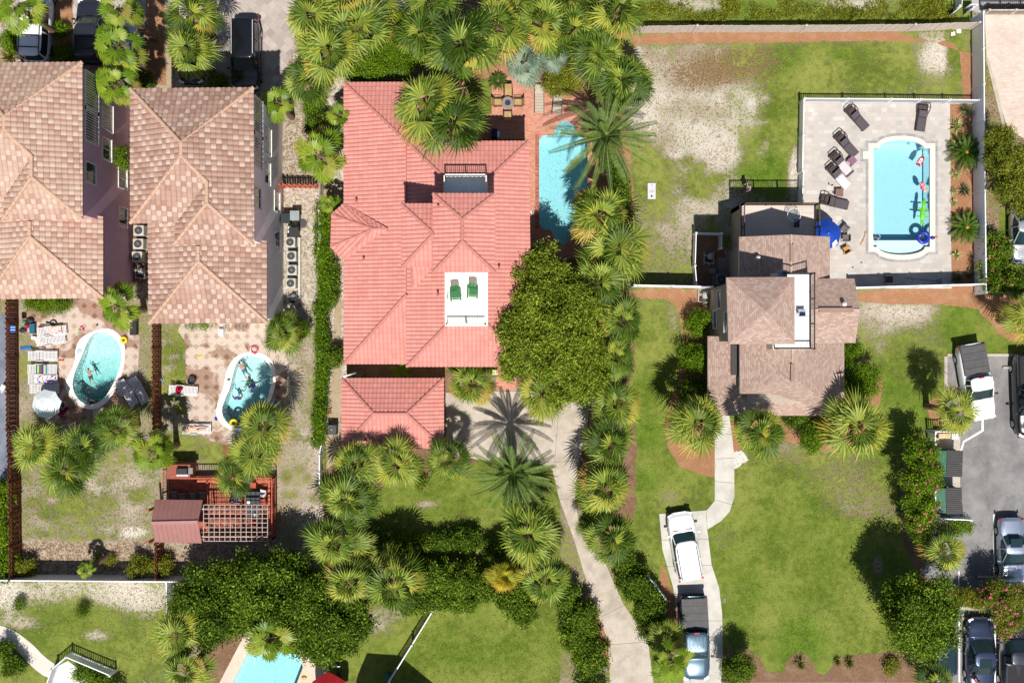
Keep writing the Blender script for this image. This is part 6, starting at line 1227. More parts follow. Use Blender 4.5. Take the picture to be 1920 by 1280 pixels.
towel('blue rolled mat lying on the grass left of the loungers',49,652,.05,.8,.2,4,mat('blue_mat',P(20,120,210),.7),'mat'); towel('maroon and blue towel in the shade beside the aqua umbrella',117,770,.35,.5,.8,-40,tw('maroon_towel',[P(90,20,50),P(110,30,60),P(110,160,220)],4))
def bag(name,label,px,py,z,sx,sy,sz,m,cat,rz=0,shape='ball'):
    x,y=at(px,py,z+sz/2); t=thing(name,label,cat,(x,y,z),R(rz)); b=MB()
    if shape=='ball': b.ball((0,0,sz/2),sx/2,sy/2,sz/2)
    else: b.obox(0,0,sz/2,sx,sy,sz)
    b.build('body',m,t,smooth=shape=='ball',bevel=0 if shape=='ball' else .03); MB().torus((0,0,sz*.95),sx*.22,.018,12,5).build('strap',M_TRIM,t); return t
bag('beach_bag','black beach bag at the top of the clutter by the tan patio',56,601,0,.6,.45,.3,M_TRIM,'bag'); bag('beach_bag','red and blue beach bag among the clutter',50,611,0,.45,.4,.3,tw('bag_print',[P(200,30,40),P(60,150,220),P(240,230,200)],6),'bag'); bag('beach_bag','black beach bag with a pale emblem lying in the grass',43,619,0,.55,.35,.22,M_TRIM,'bag'); bag('beach_bag','green bag at the left of the clutter heap',44,604,0,.25,.3,.2,mat('green_cloth',P(90,220,150),.8),'bag')
bag('cool_box','teal and black cool box standing upright in the clutter',62,616,0,.36,.7,.4,mat('teal_plastic',P(20,110,140),.5),'cool box',0,'box'); bag('cool_box','white cool box below the teal one',64,633,0,.3,.22,.3,M_WHT,'cool box',0,'box'); bag('cool_box','white box beside the metal rack at the foot of the checkered roof',415,623,.0,.36,.45,.4,M_WHT,'cool box',0,'box')
bag('beach_bag','orange bag beside the toy covered lounger',74,617,0,.3,.45,.25,mat('orange_cloth',P(250,140,30),.8),'bag'); 
x,y=at(97,606,.3); o=MB().torus((x,y,.08),.22,.05,14,6,0,PI).bar((x-.5,y+.08,.08),(x+.1,y-.1,.08),.1).build('swim_fins',M_TRIM); tag(o,'black swim gear lying above the toy covered lounger','swim gear')
towel('bright pink and yellow beach things spread over the topmost lounger',103,619,.45,.6,.9,96,tw('print_towel',[P(250,90,120),P(245,240,240),P(250,225,130),P(120,200,230)],7))
# swim rings and floats
def ring(label,px,py,z,r,tb,m,cat='swim ring',name='swim_ring'): 
    x,y=at(px,py,z); o=MB().torus((0,0,0),r,tb,24,8).build(name,m,smooth=True); o.location=(x,y,z); return tag(o,label,cat)
def blob_toy(name,label,cat,px,py,z,pieces,m,rz=0):
    x,y=at(px,py,z); b=MB()
    for p in pieces: b.ball(*p[:1],*p[1:])
    o=b.build(name,m,smooth=True); o.location=(x,y,z); o.rotation_euler=(0,0,R(rz)); return tag(o,label,cat)
M_YEL=mat('yellow_vinyl',P(250,226,20),.4,var=.05); M_GRN=mat('lime_vinyl',P(120,232,40),.4,var=.1); M_DBL=mat('royal_blue_vinyl',P(40,60,190),.35,var=.1); M_MAG=mat('magenta_vinyl',P(230,30,110),.4); M_ORG=mat('orange_vinyl',P(255,170,60),.4)
ring('yellow swim ring floating at the lower end of the turquoise pool',438,793,-.05,.22,.10,M_YEL); ring('yellow ring with a blue star on the coping of the teal pool',232,637,.14,.17,.09,M_YEL); ring('pink swirled ring on the coping at the top of the turquoise pool',476,656,.14,.24,.07,tw('pink_swirl',[P(250,225,230),P(220,80,110),P(250,235,235)],5)); ring('magenta ring on the deck under the broad fan palm of the angled pool',524,1202,.14,.24,.09,M_MAG); ring('orange duck ring beside the magenta ring',541,1217,.14,.22,.07,M_ORG); ring('tiny green ring floating near the top arch of the big pool',1703,269,-.06,.07,.03,mat('green_vinyl',P(0,180,140),.4)); 
bt=ring('royal blue ring with a yellow beak at the lower right of the big pool',1731,445,.02,.34,.14,M_DBL); MB().ball((.62,-.05,.1),.17,.12,.12).build('neck',M_DBL,bt,smooth=True); MB().ball((.86,-.03,.1),.13,.09,.06).build('beak',M_ORG,bt,smooth=True); MB().ball((-.28,.1,.14),.06).build('tail_tuft',M_ORG,bt,smooth=True)
cr=thing('crocodile_float','lime green inflatable crocodile floating along the right wall of the big pool','pool float',(*at(1731,393,0),-.04),R(-6)); b=MB(); b.ball((0,-.25,.02),.19,.55,.11); b.ball((0,.38,.02),.13,.42,.09); b.ball((.0,-.86,.02),.1,.3,.07)
for s in (-1,1): b.ball((s*.26,.05,0),.14,.06,.05); b.ball((s*.27,-.5,0),.14,.06,.05)
b.build('body',M_GRN,cr,smooth=True); rg_=MB()
for k in range(5): rg_.torus((0,.05-.14*k,.10),.08,.018,12,5)
rg_.build('handle_rings',mat('pale_green_vinyl',P(190,240,130),.4),cr); 
tb=thing('bodyboard','red bodyboard with white crossed bones floating in the big pool','pool float',(*at(1726,302,0),-.05),R(-32)); b=MB().prism([(-.17,-.36),(.17,-.36),(.2,.05),(.13,.34),(0,.40),(-.13,.34),(-.2,.05)],0,.05).build('board',mat('red_foam',P(206,20,40),.5),tb,bevel=.01)
e=MB(); e.obox(0,-.1,.056,.36,.05,.012,rz=.7); e.obox(0,-.1,.0565,.36,.05,.012,rz=-.7); e.lathe(0,.12,[(.10,.05),(.10,.062),(.0,.063)],14); e.build('emblem',M_WHT,b)
fl=blob_toy('flower_float','pink, purple and yellow float between the bodyboard and the crocodile','pool float',1730,350,-.04,[((0,0,0),.2,.32,.07),((.0,.22,0),.14,.14,.06),((.05,-.28,0),.16,.12,.06)],tw('flower_print',[P(150,60,190),P(250,120,130),P(255,220,110),P(250,240,250)],9),20)
blob_toy('water_toy','magenta and green toy on the paving above the teal pool','toy',153,615,.05,[((0,.1,0),.12,.06,.05),((.08,-.1,0),.08,.14,.05)],M_MAG,20); blob_toy('ball','lime green ball beside the magenta toy','ball',149,619,.08,[((0,0,0),.09,.09,.09)],M_GRN); blob_toy('ball','blue and orange ball above the teal pool','ball',182,609,.08,[((0,0,0),.08,.08,.08)],mat('blue_ball',P(30,90,170),.4)); blob_toy('ball','turquoise ball on the grass beside the brown fence','ball',302,711,.1,[((0,0,0),.1,.1,.1)],mat('turq_ball',P(40,180,220),.4))
blob_toy('water_gun','red and orange water gun beside the third white lounger','toy',113,675,.05,[((0,0,0),.2,.06,.05),((.2,.0,0),.07,.08,.05)],mat('red_plastic',P(230,70,50),.4)); blob_toy('water_gun','lime green toy beside the red water gun','toy',103,680,.05,[((0,0,0),.12,.09,.06)],M_GRN); blob_toy('diving_toys','yellow star shaped toys on the tan paving left of the turquoise pool','toy',374,669,.05,[((0,0,0),.14,.06,.05),((.1,.06,0),.06,.1,.05),((-.1,.05,0),.06,.1,.05)],M_YEL)
blob_toy('kickboard','blue float on the dark paving right of the turquoise pool','pool float',515,754,.04,[((0,0,0),.2,.17,.04)],M_UBLU); blob_toy('kickboard','small blue bucket at the lower left coping of the turquoise pool','bucket',405,785,.08,[((0,0,0),.1,.13,.1)],M_UBLU); blob_toy('sandals','orange toy below the turquoise pool','toy',413,799,.04,[((0,0,0),.08,.07,.04)],M_ORG); blob_toy('lily_toy','clear round toy on the lower left coping of the turquoise pool','toy',416,786,.08,[((0,0,0),.13,.13,.02)],M_WHT); blob_toy('wet_footprint_mat','dark leaf shaped mat on the left coping of the turquoise pool','mat',429,711,.07,[((0,0,0),.13,.09,.01)],mat('grey_mat',P(100,100,96),.8),20)
blob_toy('deck_toy','white and blue toy beside the orange duck ring','toy',558,1215,.1,[((0,0,0),.15,.12,.1)],M_WHT); blob_toy('deck_toy','rainbow toy on the peach deck at the bottom edge','toy',570,1270,.08,[((0,0,0),.2,.12,.06)],tw('rainbow',[P(230,40,60),P(250,220,60),P(60,190,90),P(150,60,190)],14)); blob_toy('chair_cushion','pale blue skimmer lid on the left coping of the teal pool','lid',149,659,.075,[((0,0,0),.2,.2,.012)],mat('ice_blue',P(206,226,246),.5))
for (x,y,l) in ((1615,492,'upper blue sandal on the stone patio'),(1599,501,'lower blue sandal on the stone patio')): blob_toy('sandal',l,'sandal',x,y,.03,[((0,0,0),.08,.05,.02)],M_UBLU,30)
for (x,y,l) in ((1557,346,'dark sandals left of the white towel lounger'),(1565,362,'dark sandals beside the plain side table')): blob_toy('sandals',l,'sandals',x,y,.03,[((-.1,.08,0),.05,.1,.02),((.1,-.06,0),.1,.05,.02)],M_TRIM,10)
def tubeobj(name,label,cat,pts,r,m,n=6): 
    o=MB().path(pts,r,n).build(name,m,smooth=True); return tag(o,label,cat)
tubeobj('pool_noodle','curved orange pool noodle on the stone patio','pool noodle',[(*at(1622,434),.06),(*at(1621,442),.06),(*at(1618,449),.06),(*at(1613,459),.06)],.035,M_ORG)
x0,y0=at(1695,521); x1,y1=at(1755,527); t=thing('pool_net','long handled blue pool net in the fence shade','pool net',(x0,y0,0)); MB().tube((x0,y0,.05),(x1,y1,.05),.018).build('handle',mat('blue_aluminium',P(60,110,160),.4),t,world=True); MB().prism([(x1,y1-.15),(x1+.35,y1-.3),(x1+.38,y1+.2),(x1,y1+.1)],.04,.06).build('net',mat('grey_net',P(150,156,170),.8),t,world=True)
tubeobj('garden_hose','pale green hose looped on the worn grass beside the deck','hose',[(*at(1343,385),.03),(*at(1348,378),.03),(*at(1356,379),.03),(*at(1361,392),.03),(*at(1358,408),.03),(*at(1352,398),.03),(*at(1347,390),.03),(*at(1350,408),.03),(*at(1357,420),.03),(*at(1362,428),.03)],.018,mat('pale_hose',P(200,206,186),.5))
# pool rails
for (l,a,b) in (('steel grab rail at the lower left of the big pool',(1640,440),(1646,448)),('steel grab rail beside the first one at the big pool ledge',(1637,446),(1643,453))):
    A=at(*a); B=at(*b); tubeobj('grab_rail',l,'handrail',[(*A,.0),(*A,.6),((A[0]+B[0])/2,(A[1]+B[1])/2,.75),(*B,.4),(*B,-.2)],.02,M_CHR)
# cornhole board
x,y=at(1222,358,.15); t=thing('bean_bag_board','white bean bag toss board with a black hole and orange marks on the worn lawn','game board',(x,y,0)); MB().box(-.28,-.56,.05,.28,.56,.13).build('board',mat('painted_board',P(226,226,232),.5,var=.05),t,bevel=.01)
MB().lathe(0,-.36,[(.07,.129),(.07,.134),(.001,.1345)],16).build('hole',M_TRIM,t); mk=MB(); mk.lathe(0,.40,[(.045,.129),(.045,.135),(.001,.1355)],8); mk.lathe(.06,.29,[(.03,.129),(.03,.135),(.001,.1355)],8)
mk.bar((-.13,-.09,.133),(-.06,-.09,.133),.02,.008).bar((-.06,-.09,.133),(-.06,.05,.133),.02,.008); mk.bar((-.04,-.08,.133),(.0,.06,.133),.025,.008).bar((.0,.06,.133),(.04,-.08,.133),.025,.008).bar((-.025,-.02,.1345),(.03,-.02,.1345),.02,.008); mk.bar((.06,.05,.133),(.14,.05,.133),.02,.008).bar((.14,.05,.1345),(.06,-.08,.1345),.02,.008).bar((.06,-.08,.133),(.14,-.08,.133),.02,.008); mk.build('markings',mat('orange_marking',P(226,164,80),.6),t)
# brick patio set
x,y=at(952,193,.7); t=thing('patio_table','round glass patio table with a bronze rim on the brick patio','table',(x,y,0)); MB().lathe(0,0,[(.42,.70),(.44,.72),(.42,.74),(.0,.741)],24).build('table_top',mat('mosaic_glass_top',P(176,160,150),.25,var=.2,sc=12),t); MB().tube((0,0,0),(0,0,.7),.05).lathe(0,0,[(.25,0),(.2,.05),(.05,.1)],12).build('pedestal',M_DFR,t); MB().lathe(0,0,[(.2,.742),(.2,.75),(.0,.751)],16).build('centre_plate',mat('navy_plate',P(60,70,100),.3),t)
def patio_chair():
    t=thing('patio_chair','x','chair'); MB().box(-.24,-.24,.40,.24,.24,.43).build('seat',mat('tan_sling',P(206,170,116),.8),t); MB().add([(-.24,-.24,.43),(.24,-.24,.43),(.24,-.44,.92),(-.24,-.44,.92),(-.24,-.27,.43),(.24,-.27,.43),(.24,-.47,.92),(-.24,-.47,.92)],[(0,1,2,3),(7,6,5,4),(0,3,7,4),(1,5,6,2),(3,2,6,7)]).build('backrest',mat('tan_sling',P(206,170,116)),t)
    for s in (-1,1):
        MB().path([(s*.27,-.45,.94),(s*.27,-.25,.42),(s*.27,.24,.42)],.02,6).path([(s*.29,-.3,.62),(s*.30,.2,.64),(s*.27,.26,.42)],.024,6).build('arm',M_DFR,t)
        for y in (-.25,.24): MB().tube((s*.26,y,0),(s*.26,y,.42),.018).build('leg',M_DFR,t)
    return t
pc=None
for (px_,py_,a,l) in ((953,173,180,'tan sling chair on the fan palm side of the round patio table'),(934,192,-90,'tan sling chair left of the round patio table'),(971,192,90,'tan sling chair right of the round patio table'),(952,215,0,'tan sling chair nearest the terracotta roof at the round patio table')):
    x,y=at(px_,py_,.5)
    if pc is None: pc=patio_chair(); o=pc; o.location=(x,y,0); KP=kids(pc)
    else: o=copy_tree(pc,(x,y,0),ch=KP)
    o.rotation_euler=(0,0,R(a)); o['label']=l; o['group']='tan sling chairs'
def sling(label,px,py,rz):
    x,y=at(px,py,.35); t=thing('sling_lounger',label,'sun lounger',(x,y,0),R(rz),'taupe sling loungers'); s=MB()
    s.add([(-.3,-1,.36),(.3,-1,.36),(.3,.35,.36),(-.3,.35,.36),(-.3,.9,.62),(.3,.9,.62)],[(0,1,2,3),(3,2,5,4)]); o=s.build('sling',M_TAUP,t); q=o.modifiers.new('s','SOLIDIFY'); q.thickness=.02; b=MB()
    for i in range(7): b.box(-.3,-.9+i*.2,.362,.3,-.89+i*.2,.366)
    b.build('seams',M_DFR,o); f=MB()
    for e in (-.32,.32): f.path([(e,-1,.34),(e,.35,.34),(e,.92,.62)],.022,6)
    f.build('frame',M_DFR,t)
    for a in (-.32,.32):
        for b_ in (-.8,.4): MB().tube((a,b_,0),(a,b_,.34),.02).build('leg',M_DFR,t)
sling('taupe sling lounger standing clear in the middle of the brick patio',1011,185,0); sling('taupe sling lounger with its head under the small bright shrub',1046,187,-5)
x,y=at(927,250,.8); t=thing('grill','navy covered grill in the roof shade on the brick patio','grill',(x,y,0)); MB().obox(0,0,.55,.38,.6,.9).build('cover',mat('navy_cover',P(20,36,80),.7),t,bevel=.05)
MB().obox(.27,-.05,.75,.18,.4,.03).build('side_shelf',M_CHR,t)
bag('skimmer_lid','small white square lid on the brick paving beside the mosaic pool',998,399,0,.24,.24,.04,M_WHT,'lid',0,'box')
# adirondack chairs
M_GCH=mat('green_painted_wood',P(40,130,70),.5,var=.1)
def adir():
    t=thing('adirondack_chair','x','chair'); s=MB()
    for i in range(5): s.add(*(lambda q:(q.v,q.f))(MB().box(-.26,-.32+i*.125,.30+i*-.0,.26,-.21+i*.125,.33)))
    s.build('seat',M_GCH,t); b=MB()
    for i in range(6): x=-.25+i*.1; b.add([(x-.042,.28,.28),(x+.042,.28,.28),(x+.046,.62,.95+.06*math.sin(i*PI/5)),(x-.046,.62,.95+.06*math.sin(i*PI/5)),(x-.042,.305,.28),(x+.042,.305,.28),(x+.046,.645,.95+.06*math.sin(i*PI/5)),(x-.046,.645,.95+.06*math.sin(i*PI/5))],[(0,1,2,3),(7,6,5,4),(0,3,7,4),(1,5,6,2),(2,6,7,3)])
    b.build('backrest',M_GCH,t)
    for s_ in (-1,1):
        MB().box(s_*.28,-.42,.50,s_*.40,.32,.53).build('arm',M_GCH,t)
        for y in (-.38,.25): MB().box(s_*.30,y,0,s_*.34,y+.06,.5).build('leg',M_GCH,t)
    return t
a0=adir()
for i,(px_,py_,rz,l) in enumerate(((854,553,6,'left green slatted chair on the white roof deck'),(886,548,-3,'right green slatted chair on the white roof deck'))):
    x,y=at(px_,py_,7.3); o=a0 if i==0 else copy_tree(a0,(x,y,6.916),ch=KA); 
    if i==0: KA=kids(a0); o.location=(x,y,6.916)
    o.rotation_euler=(0,0,R(rz)); o.scale=(.88,.88,.88); o['label']=l; o['group']='green slatted chairs'
def simple_chair(label,px,py,z,rz,seatm,fm,name='chair',group=None,back=.8):
    x,y=at(px,py,z+.45); t=thing(name,label,'chair',(x,y,z),R(rz),group); MB().box(-.22,-.22,.40,.22,.22,.44).build('seat',seatm,t,bevel=.01); MB().box(-.22,-.25,.44,.22,-.21,back).build('backrest',seatm,t,bevel=.01)
    for a in (-.2,.2):
        for b in (-.22,.2): MB().tube((a,b,0),(a,b,.4),.018).build('leg',fm,t)
        MB().path([(a*1.2,-.22,.62),(a*1.2,.18,.62),(a*1.1,.2,.42)],.016,5).build('arm',fm,t)
M_BLU=mat('dark_blue_sling',P(40,80,110),.7,var=.1)
x,y=at(1489,403,3.7); t=thing('glass_table','round clear glass table on the beige deck','table',(x,y,3.012)); MB().torus((0,0,.70),.44,.02,24,6).build('rim',M_WHT,t,smooth=True); gm=N('clear_glass_top'); gm.t.nodes.remove(gm.b); a_=gm.n('ShaderNodeBsdfTransparent'); a_.inputs[0].default_value=(.93,.97,.96,1); b_=gm.n('ShaderNodeBsdfGlossy'); b_.inputs[1].default_value=.1; c_=gm.n('ShaderNodeMixShader'); c_.inputs[0].default_value=.12; gm.l(a_.outputs[0],c_.inputs[1]); gm.l(b_.outputs[0],c_.inputs[2]); gm.l(c_.outputs[0],gm.o.inputs[0])
MB().lathe(0,0,[(.43,.69),(.43,.70)],24).build('table_top',gm.m,t)
for a in range(4): MB().tube((.35*math.cos(a*1.57+.7),.35*math.sin(a*1.57+.7),0),(.3*math.cos(a*1.57+.7),.3*math.sin(a*1.57+.7),.69),.018).build('leg',M_WHT,t)
simple_chair('chair with a dark blue seat and white frame beside the clear glass table',1493,420,3.012,180,M_BLU,M_WHT); simple_chair('pale grey folding chair on the white upper deck',1504,586,7.462,0,mat('pale_grey_sling',P(176,190,210),.6),M_WHT,back=.95); simple_chair('shaded pale chair half under the lookout eave on the white upper deck',1466,514,7.462,90,mat('pale_grey_sling',P(176,190,210)),M_WHT)
M_GRC=mat('grey_wire_seat',P(120,112,110),.6); simple_chair('dark wire chair right of the blue umbrella, upper one',1583,429,0,140,M_GRC,M_TRIM,group='wire chairs by the blue umbrella'); simple_chair('dark wire chair right of the blue umbrella, lower one',1586,446,0,90,M_GRC,M_TRIM,group='wire chairs by the blue umbrella'); simple_chair('dark chair with an orange seat below the blue umbrella',1587,468,0,-60+90,mat('orange_seat',P(226,160,80),.7),M_TRIM)
# air conditioners
M_AC=mat('beige_metal_cabinet',P(214,210,200),.5,var=.06); M_GRL=mat('fan_grille',P(150,150,148),.4)
def ac(label,px,py,s=.78,m=M_AC,rz=0,z0=.1):
    x,y=at(px,py,.8); t=thing('air_conditioner',label,'air conditioner',(x,y,0),R(rz),'air conditioning units'); b=MB(); b.obox(0,0,z0+.38,s,s,.74); body=b.build('cabinet',m,t,bevel=.05); MB().lathe(0,0,[(s*.38,z0+.751),(s*.38,z0+.756),(.001,z0+.757)],24).build('fan_opening',M_TRIM,body)
    g=MB(); g.torus((0,0,z0+.775),s*.37,.012,24,5); g.torus((0,0,z0+.775),s*.22,.008,20,4); g.lathe(0,0,[(s*.1,z0+.77),(s*.09,z0+.80),(.001,z0+.805)],12)
    for k in range(12): a=k*PI/6; g.bar((s*.1*math.cos(a),s*.1*math.sin(a),z0+.775),(s*.37*math.cos(a),s*.37*math.sin(a),z0+.775),.008)
    g.build('grille',M_GRL,body); MB().box(-s*.55,-s*.55,0,s*.55,s*.55,z0).build('pad',M_CONC,t); return t
for (x,y,l) in ((260,432,'topmost air conditioner in the gap between the checkered roofs'),(259,457,'second air conditioner in the gap between the checkered roofs'),(257,481,'round topped lowest air conditioner in the gap between the checkered roofs')): ac(l,x,y,.72)
for (x,y,l) in ((544,454,'topmost air conditioner in the sandy side yard of the grey house'),(546,480,'second air conditioner in the sandy side yard'),(547,506,'third air conditioner in the sandy side yard, with the pale grille'),(545,531,'lowest air conditioner in the sandy side yard')): ac(l,x,y,.70)
ac('air conditioner in the picket enclosure beside the shingle house',1353,524,.8,mat('blue_grey_cabinet',P(120,132,140),.5)); ac('black air conditioner beside the garage, left of it',622,805,.7,mat('charcoal_cabinet',P(50,56,62),.5))
o=MB().box(*at(561,600-50)[:1],at(0,560)[1],.0,at(565,0)[0],at(0,446)[1],.35).build('retaining_curb',mat('white_curb',P(232,226,214),.8)); tag(o,'long pale curb beside the air conditioners in the sandy side yard','curb')
def pump(label,px,py,sc=1,dark=False):
    x,y=at(px,py,.3); t=thing('pool_pump',label,'pool pump',(x,y,0)); m=mat('pvc_pipe',P(225,228,230),.4); MB().lathe(.1,.1,[(.18,.05),(.24,.15),(.24,.45),(.16,.6),(.0,.65)],14).build('filter_tank',mat('pale_tank',P(190,196,196),.4),t,smooth=True); MB().tube((-.2,-.15,.18),(.1,-.2,.18),.11,n=12).build('motor',M_TRIM,t)
    p=MB(); p.path([(-.35,.4,.25),(-.35,-.35,.25),(.0,-.35,.25),(.0,-.55,.25)],.028).path([(.3,.45,.3),(.3,-.4,.3),(.1,-.4,.3)],.028).path([(-.35,.15,.4),(.3,.15,.4)],.028).path([(-.1,-.1,.5),(.25,-.1,.5)],.028); p.build('pipes',m,t)
pump('pool pump with white pipes at the lower end of the side yard units',549,560); pump('pool pump and filter below the air conditioners between the checkered roofs',263,511); pump('pool pump with white pipes in the picket enclosure',1330,483); pump('small valve pipes on the mulch beside the shingle house wall',1319,556)
bag('equipment_box','blue grey equipment box in the picket enclosure',1335,508,0,.5,.4,.6,mat('blue_grey_cabinet',P(120,132,140)),'cabinet',0,'box')
def bin_(label,px,py,m,lid,s=.6):
    x,y=at(px,py,.9); t=thing('wheelie_bin',label,'bin',(x,y,0)); b=MB().add([(-s*.4,-s*.4,0),(s*.4,-s*.4,0),(s*.4,s*.4,0),(-s*.4,s*.4,0),(-s*.5,-s*.5,1.0),(s*.5,-s*.5,1.0),(s*.5,s*.5,1.0),(-s*.5,s*.5,1.0)],[(0,1,5,4),(1,2,6,5),(2,3,7,6),(3,0,4,7),(0,3,2,1),(4,5,6,7)]).build('body',m,t,bevel=.03)
    MB().obox(0,.02,1.03,s*1.05,s*1.1,.05).build('lid',lid,t,bevel=.02)
    for e in (-1,1): MB().tube((e*s*.4,s*.45,.1),(e*s*.48,s*.45,.1),.1,n=10).build('wheel',M_TYRE,t)
M_BIN=mat('dark_green_bin',P(40,56,56),.5); bin_('dark green bin in the sandy side yard, left of the grey one',536,410,M_BIN,M_BIN); bin_('grey bin with a pale lid in the sandy side yard',553,405,mat('grey_bin',P(96,110,116),.5),mat('pale_lid',P(170,180,184),.5)); bin_('round black bin above the topmost side yard air conditioner',551,436,M_BIN,M_TRIM)
x,y=at(567,419); o=MB().lathe(x,y,[(.32,.02),(.32,.05),(.001,.055)],20).build('manhole_cover',mat('iron_cover',P(86,86,84),.6,var=.2,sc=20)); tag(o,'round dark cover in the sand beside the bins','cover')
x,y=at(542,434,.3); t=thing('gas_cylinder','pair of small silver cylinders against the grey wall','cylinder',(x,y,0)); 
for e in (0,.28): MB().lathe(0,e,[(.11,0),(.13,.1),(.13,.4),(.05,.5)],12).build('tank',M_CHR,t,smooth=True)
x,y=at(360,713,.2); t=thing('fire_pit','round black fire pit in the palm shadow on the tan paving','fire pit',(x,y,0)); MB().lathe(0,0,[(.2,0),(.26,.15),(.28,.35),(.24,.35),(.2,.2),(.001,.19)],18).build('bowl',M_BLK,t); MB().torus((0,0,.36),.27,.02,18,5).build('rim',M_DFR,t)
x,y=at(252,616,.4); t=thing('storage_bench','black storage bench beside the brown fence','bench',(x,y,0)); MB().obox(-.05,0,.25,.42,.85,.5).build('box',M_TRIM,t,bevel=.02); MB().obox(-.05,0,.52,.46,.9,.04).build('lid',M_BLK,t)
for (x_,l) in ((423,'left metal rack under the lower eave of the checkered roof'),(450,'right metal rack under the lower eave of the checkered roof')):
    x,y=at(x_,614,.5); t=thing('metal_rack',l,'rack',(x,y,0),group='metal racks'); 
    for a in (-.14,.14): MB().path([(a,-.25,0),(a,-.25,.5),(a,.25,.6)],.015).build('side_rail',M_GRL,t)
    m=MB(); [m.bar((-.14,-.25+.1*k,.5+.02*k),(.14,-.25+.1*k,.5+.02*k),.02) for k in range(5)]; m.build('rungs',M_GRL,t)
# --- red deck, pavilion and pergola
dk=thing('garden_deck','red stained timber deck with benches and railings at the bottom of the right back yard','deck',(*at(425,940),0)); m=MB()
x0,y0=G(322,1003); x1,y1=G(520,890); m.box(x0,y0,.3,x1,y1,.6); m.build('frame',M_REDL,dk,world=True)
bd=MB(); n_=int((x1-x0)/.15)
for i in range(n_): bd.box(x0+i*.15,y0,.6,x0+i*.15+.135,y1,.63)
bd.build('deck_boards',mat('red_deck_boards',P(190,108,84,1.3),.85,var=.3,sc=3),dk,world=True)
q=[(318,872),(318,1002)]; gx=lambda p:G(*p)
for pts in ([(319,876),(319,1002)],[(372,891),(519,891)],[(519,891),(519,1003)],[(382,1003),(519,1003)]): rail(dk,[gx(p) for p in pts],.6,.95,M_REDL,sp=.16,pr=.045,posts=1.8)
for (a,b) in (((378,896),(514,900)),((513,900),(509,998)),((395,897),(398,990))):
    X0,Y0=G(*a); X1,Y1=G(*b); MB().box(X0,Y0,1.0,X1,Y1,1.06).build('bench_top',M_REDL,dk,world=True)
X0,Y0=G(326,892); X1,Y1=G(369,866); isl=MB().box(X0,Y0,0,X1,Y1,1.5).build('counter',mat('red_brick_counter',P(186,100,80),.8,var=.2,sc=8),dk,world=True)
x,y=at(341,883,1.7); t=thing('grill','black built in grill on the brick counter of the red deck','grill',(x,y,1.5)); MB().obox(0,0,.15,.75,.45,.3).build('hood',M_BLK,t,bevel=.06); MB().obox(0,-.3,.06,.8,.12,.06).build('handle_shelf',M_CHR,t); MB().obox(.55,0,.04,.3,.42,.06).build('side_burner',M_GRL,t)
pv=thing('pavilion','small pavilion with a ribbed brown metal gable roof beside the pergola','pavilion',(*at(333,978),0))
def metal_rib(): 
    n=N('brown_standing_seam'); f=n.noise(1.5,4); n.col(n.mix(f,P(150,104,98,1.2),P(176,126,120,1.2))); return n.fin(.45,.5,.2)
MR=metal_rib(); ridge=((284,980,3.55),(371,978,3.55)); f1=[(292,936,2.75),(380,937,2.75),(371,978,3.55),(284,980,3.55)]; f2=[(284,980,3.55),(371,978,3.55),(378,1018,2.75),(291,1016,2.75)]
rr=MB()
for f in (f1,f2):
    w=[W(*p) for p in f]; b=[p-Vector((0,0,.05)) for p in w]; rr.add(w+b,[(0,1,2,3),(7,6,5,4),(0,4,5,1),(1,5,6,2),(2,6,7,3),(3,7,4,0)])
o=rr.build('roof',MR,pv,world=True); sm=MB()
for (f,i0,i1,i2,i3) in ((f1,0,1,3,2),(f2,3,2,0,1)):
    for k in range(11):
        t_=k/10; a=W(*f[i0]).lerp(W(*f[i1]),t_); b=W(*f[i2]).lerp(W(*f[i3]),t_); sm.bar(a+Vector((0,0,.02)),b+Vector((0,0,.02)),.035,.04)
sm.bar(W(*ridge[0])+Vector((0,0,.03)),W(*ridge[1])+Vector((0,0,.03)),.2,.05); sm.build('seams',MR,o,world=True)
for p in ((303,945),(374,945),(303,1003),(374,1003)): x,y=G(*p); MB().box(x-.07,y-.07,0,x+.07,y+.07,2.8).build('post',M_REDL,pv,world=True)
pg=thing('pergola','white lattice pergola over half of the red deck','pergola',(*at(442,980),0)); lt=MB(); X0,Y0=at(382,1014,2.75); X1,Y1=at(502,946,2.75); M_LAT=mat('white_lattice',P(214,196,186),.7,var=.15)
for k in range(13): x=X0+(X1-X0)*k/12; lt.bar((x,Y0,2.78),(x,Y1,2.78),.04,.04)
for k in range(9): y=Y0+(Y1-Y0)*k/8; lt.bar((X0,y,2.73),(X1,y,2.73),.04,.04)
lt.build('lattice',M_LAT,pg,world=True)
for (a,b) in ((0,.12),(1,.88)): y=Y0+(Y1-Y0)*b; MB().box(X0-.15,y-.05,2.55,X1,y+.05,2.70).build('beam',M_LAT,pg,world=True)
for p in (.03,.5,.97):
    for b in (.12,.88): x=X0+(X1-X0)*p; y=Y0+(Y1-Y0)*b; MB().box(x-.05,y-.05,0,x+.05,y+.05,2.55).build('post',M_LAT,pg,world=True)
X0,Y0=at(461,968,1.35); X1,Y1=at(487,921,1.35); t=thing('dining_table','long black dining table on the red deck, half under the pergola','table',((X0+X1)/2,(Y0+Y1)/2,.63)); MB().box(X0,Y0,1.33,X1,Y1,1.37).build('table_top',mat('slate_top',P(74,78,86),.3),t,world=True,bevel=.01)
for a in (X0+.06,X1-.06):
    for b in (Y0+.08,Y1-.08): MB().box(a-.03,b-.03,.63,a+.03,b+.03,1.33).build('leg',M_BLK,t,world=True)
M_REDC=mat('orange_red_chair',P(200,84,56),.6); DC='deck chairs around the black dining table'
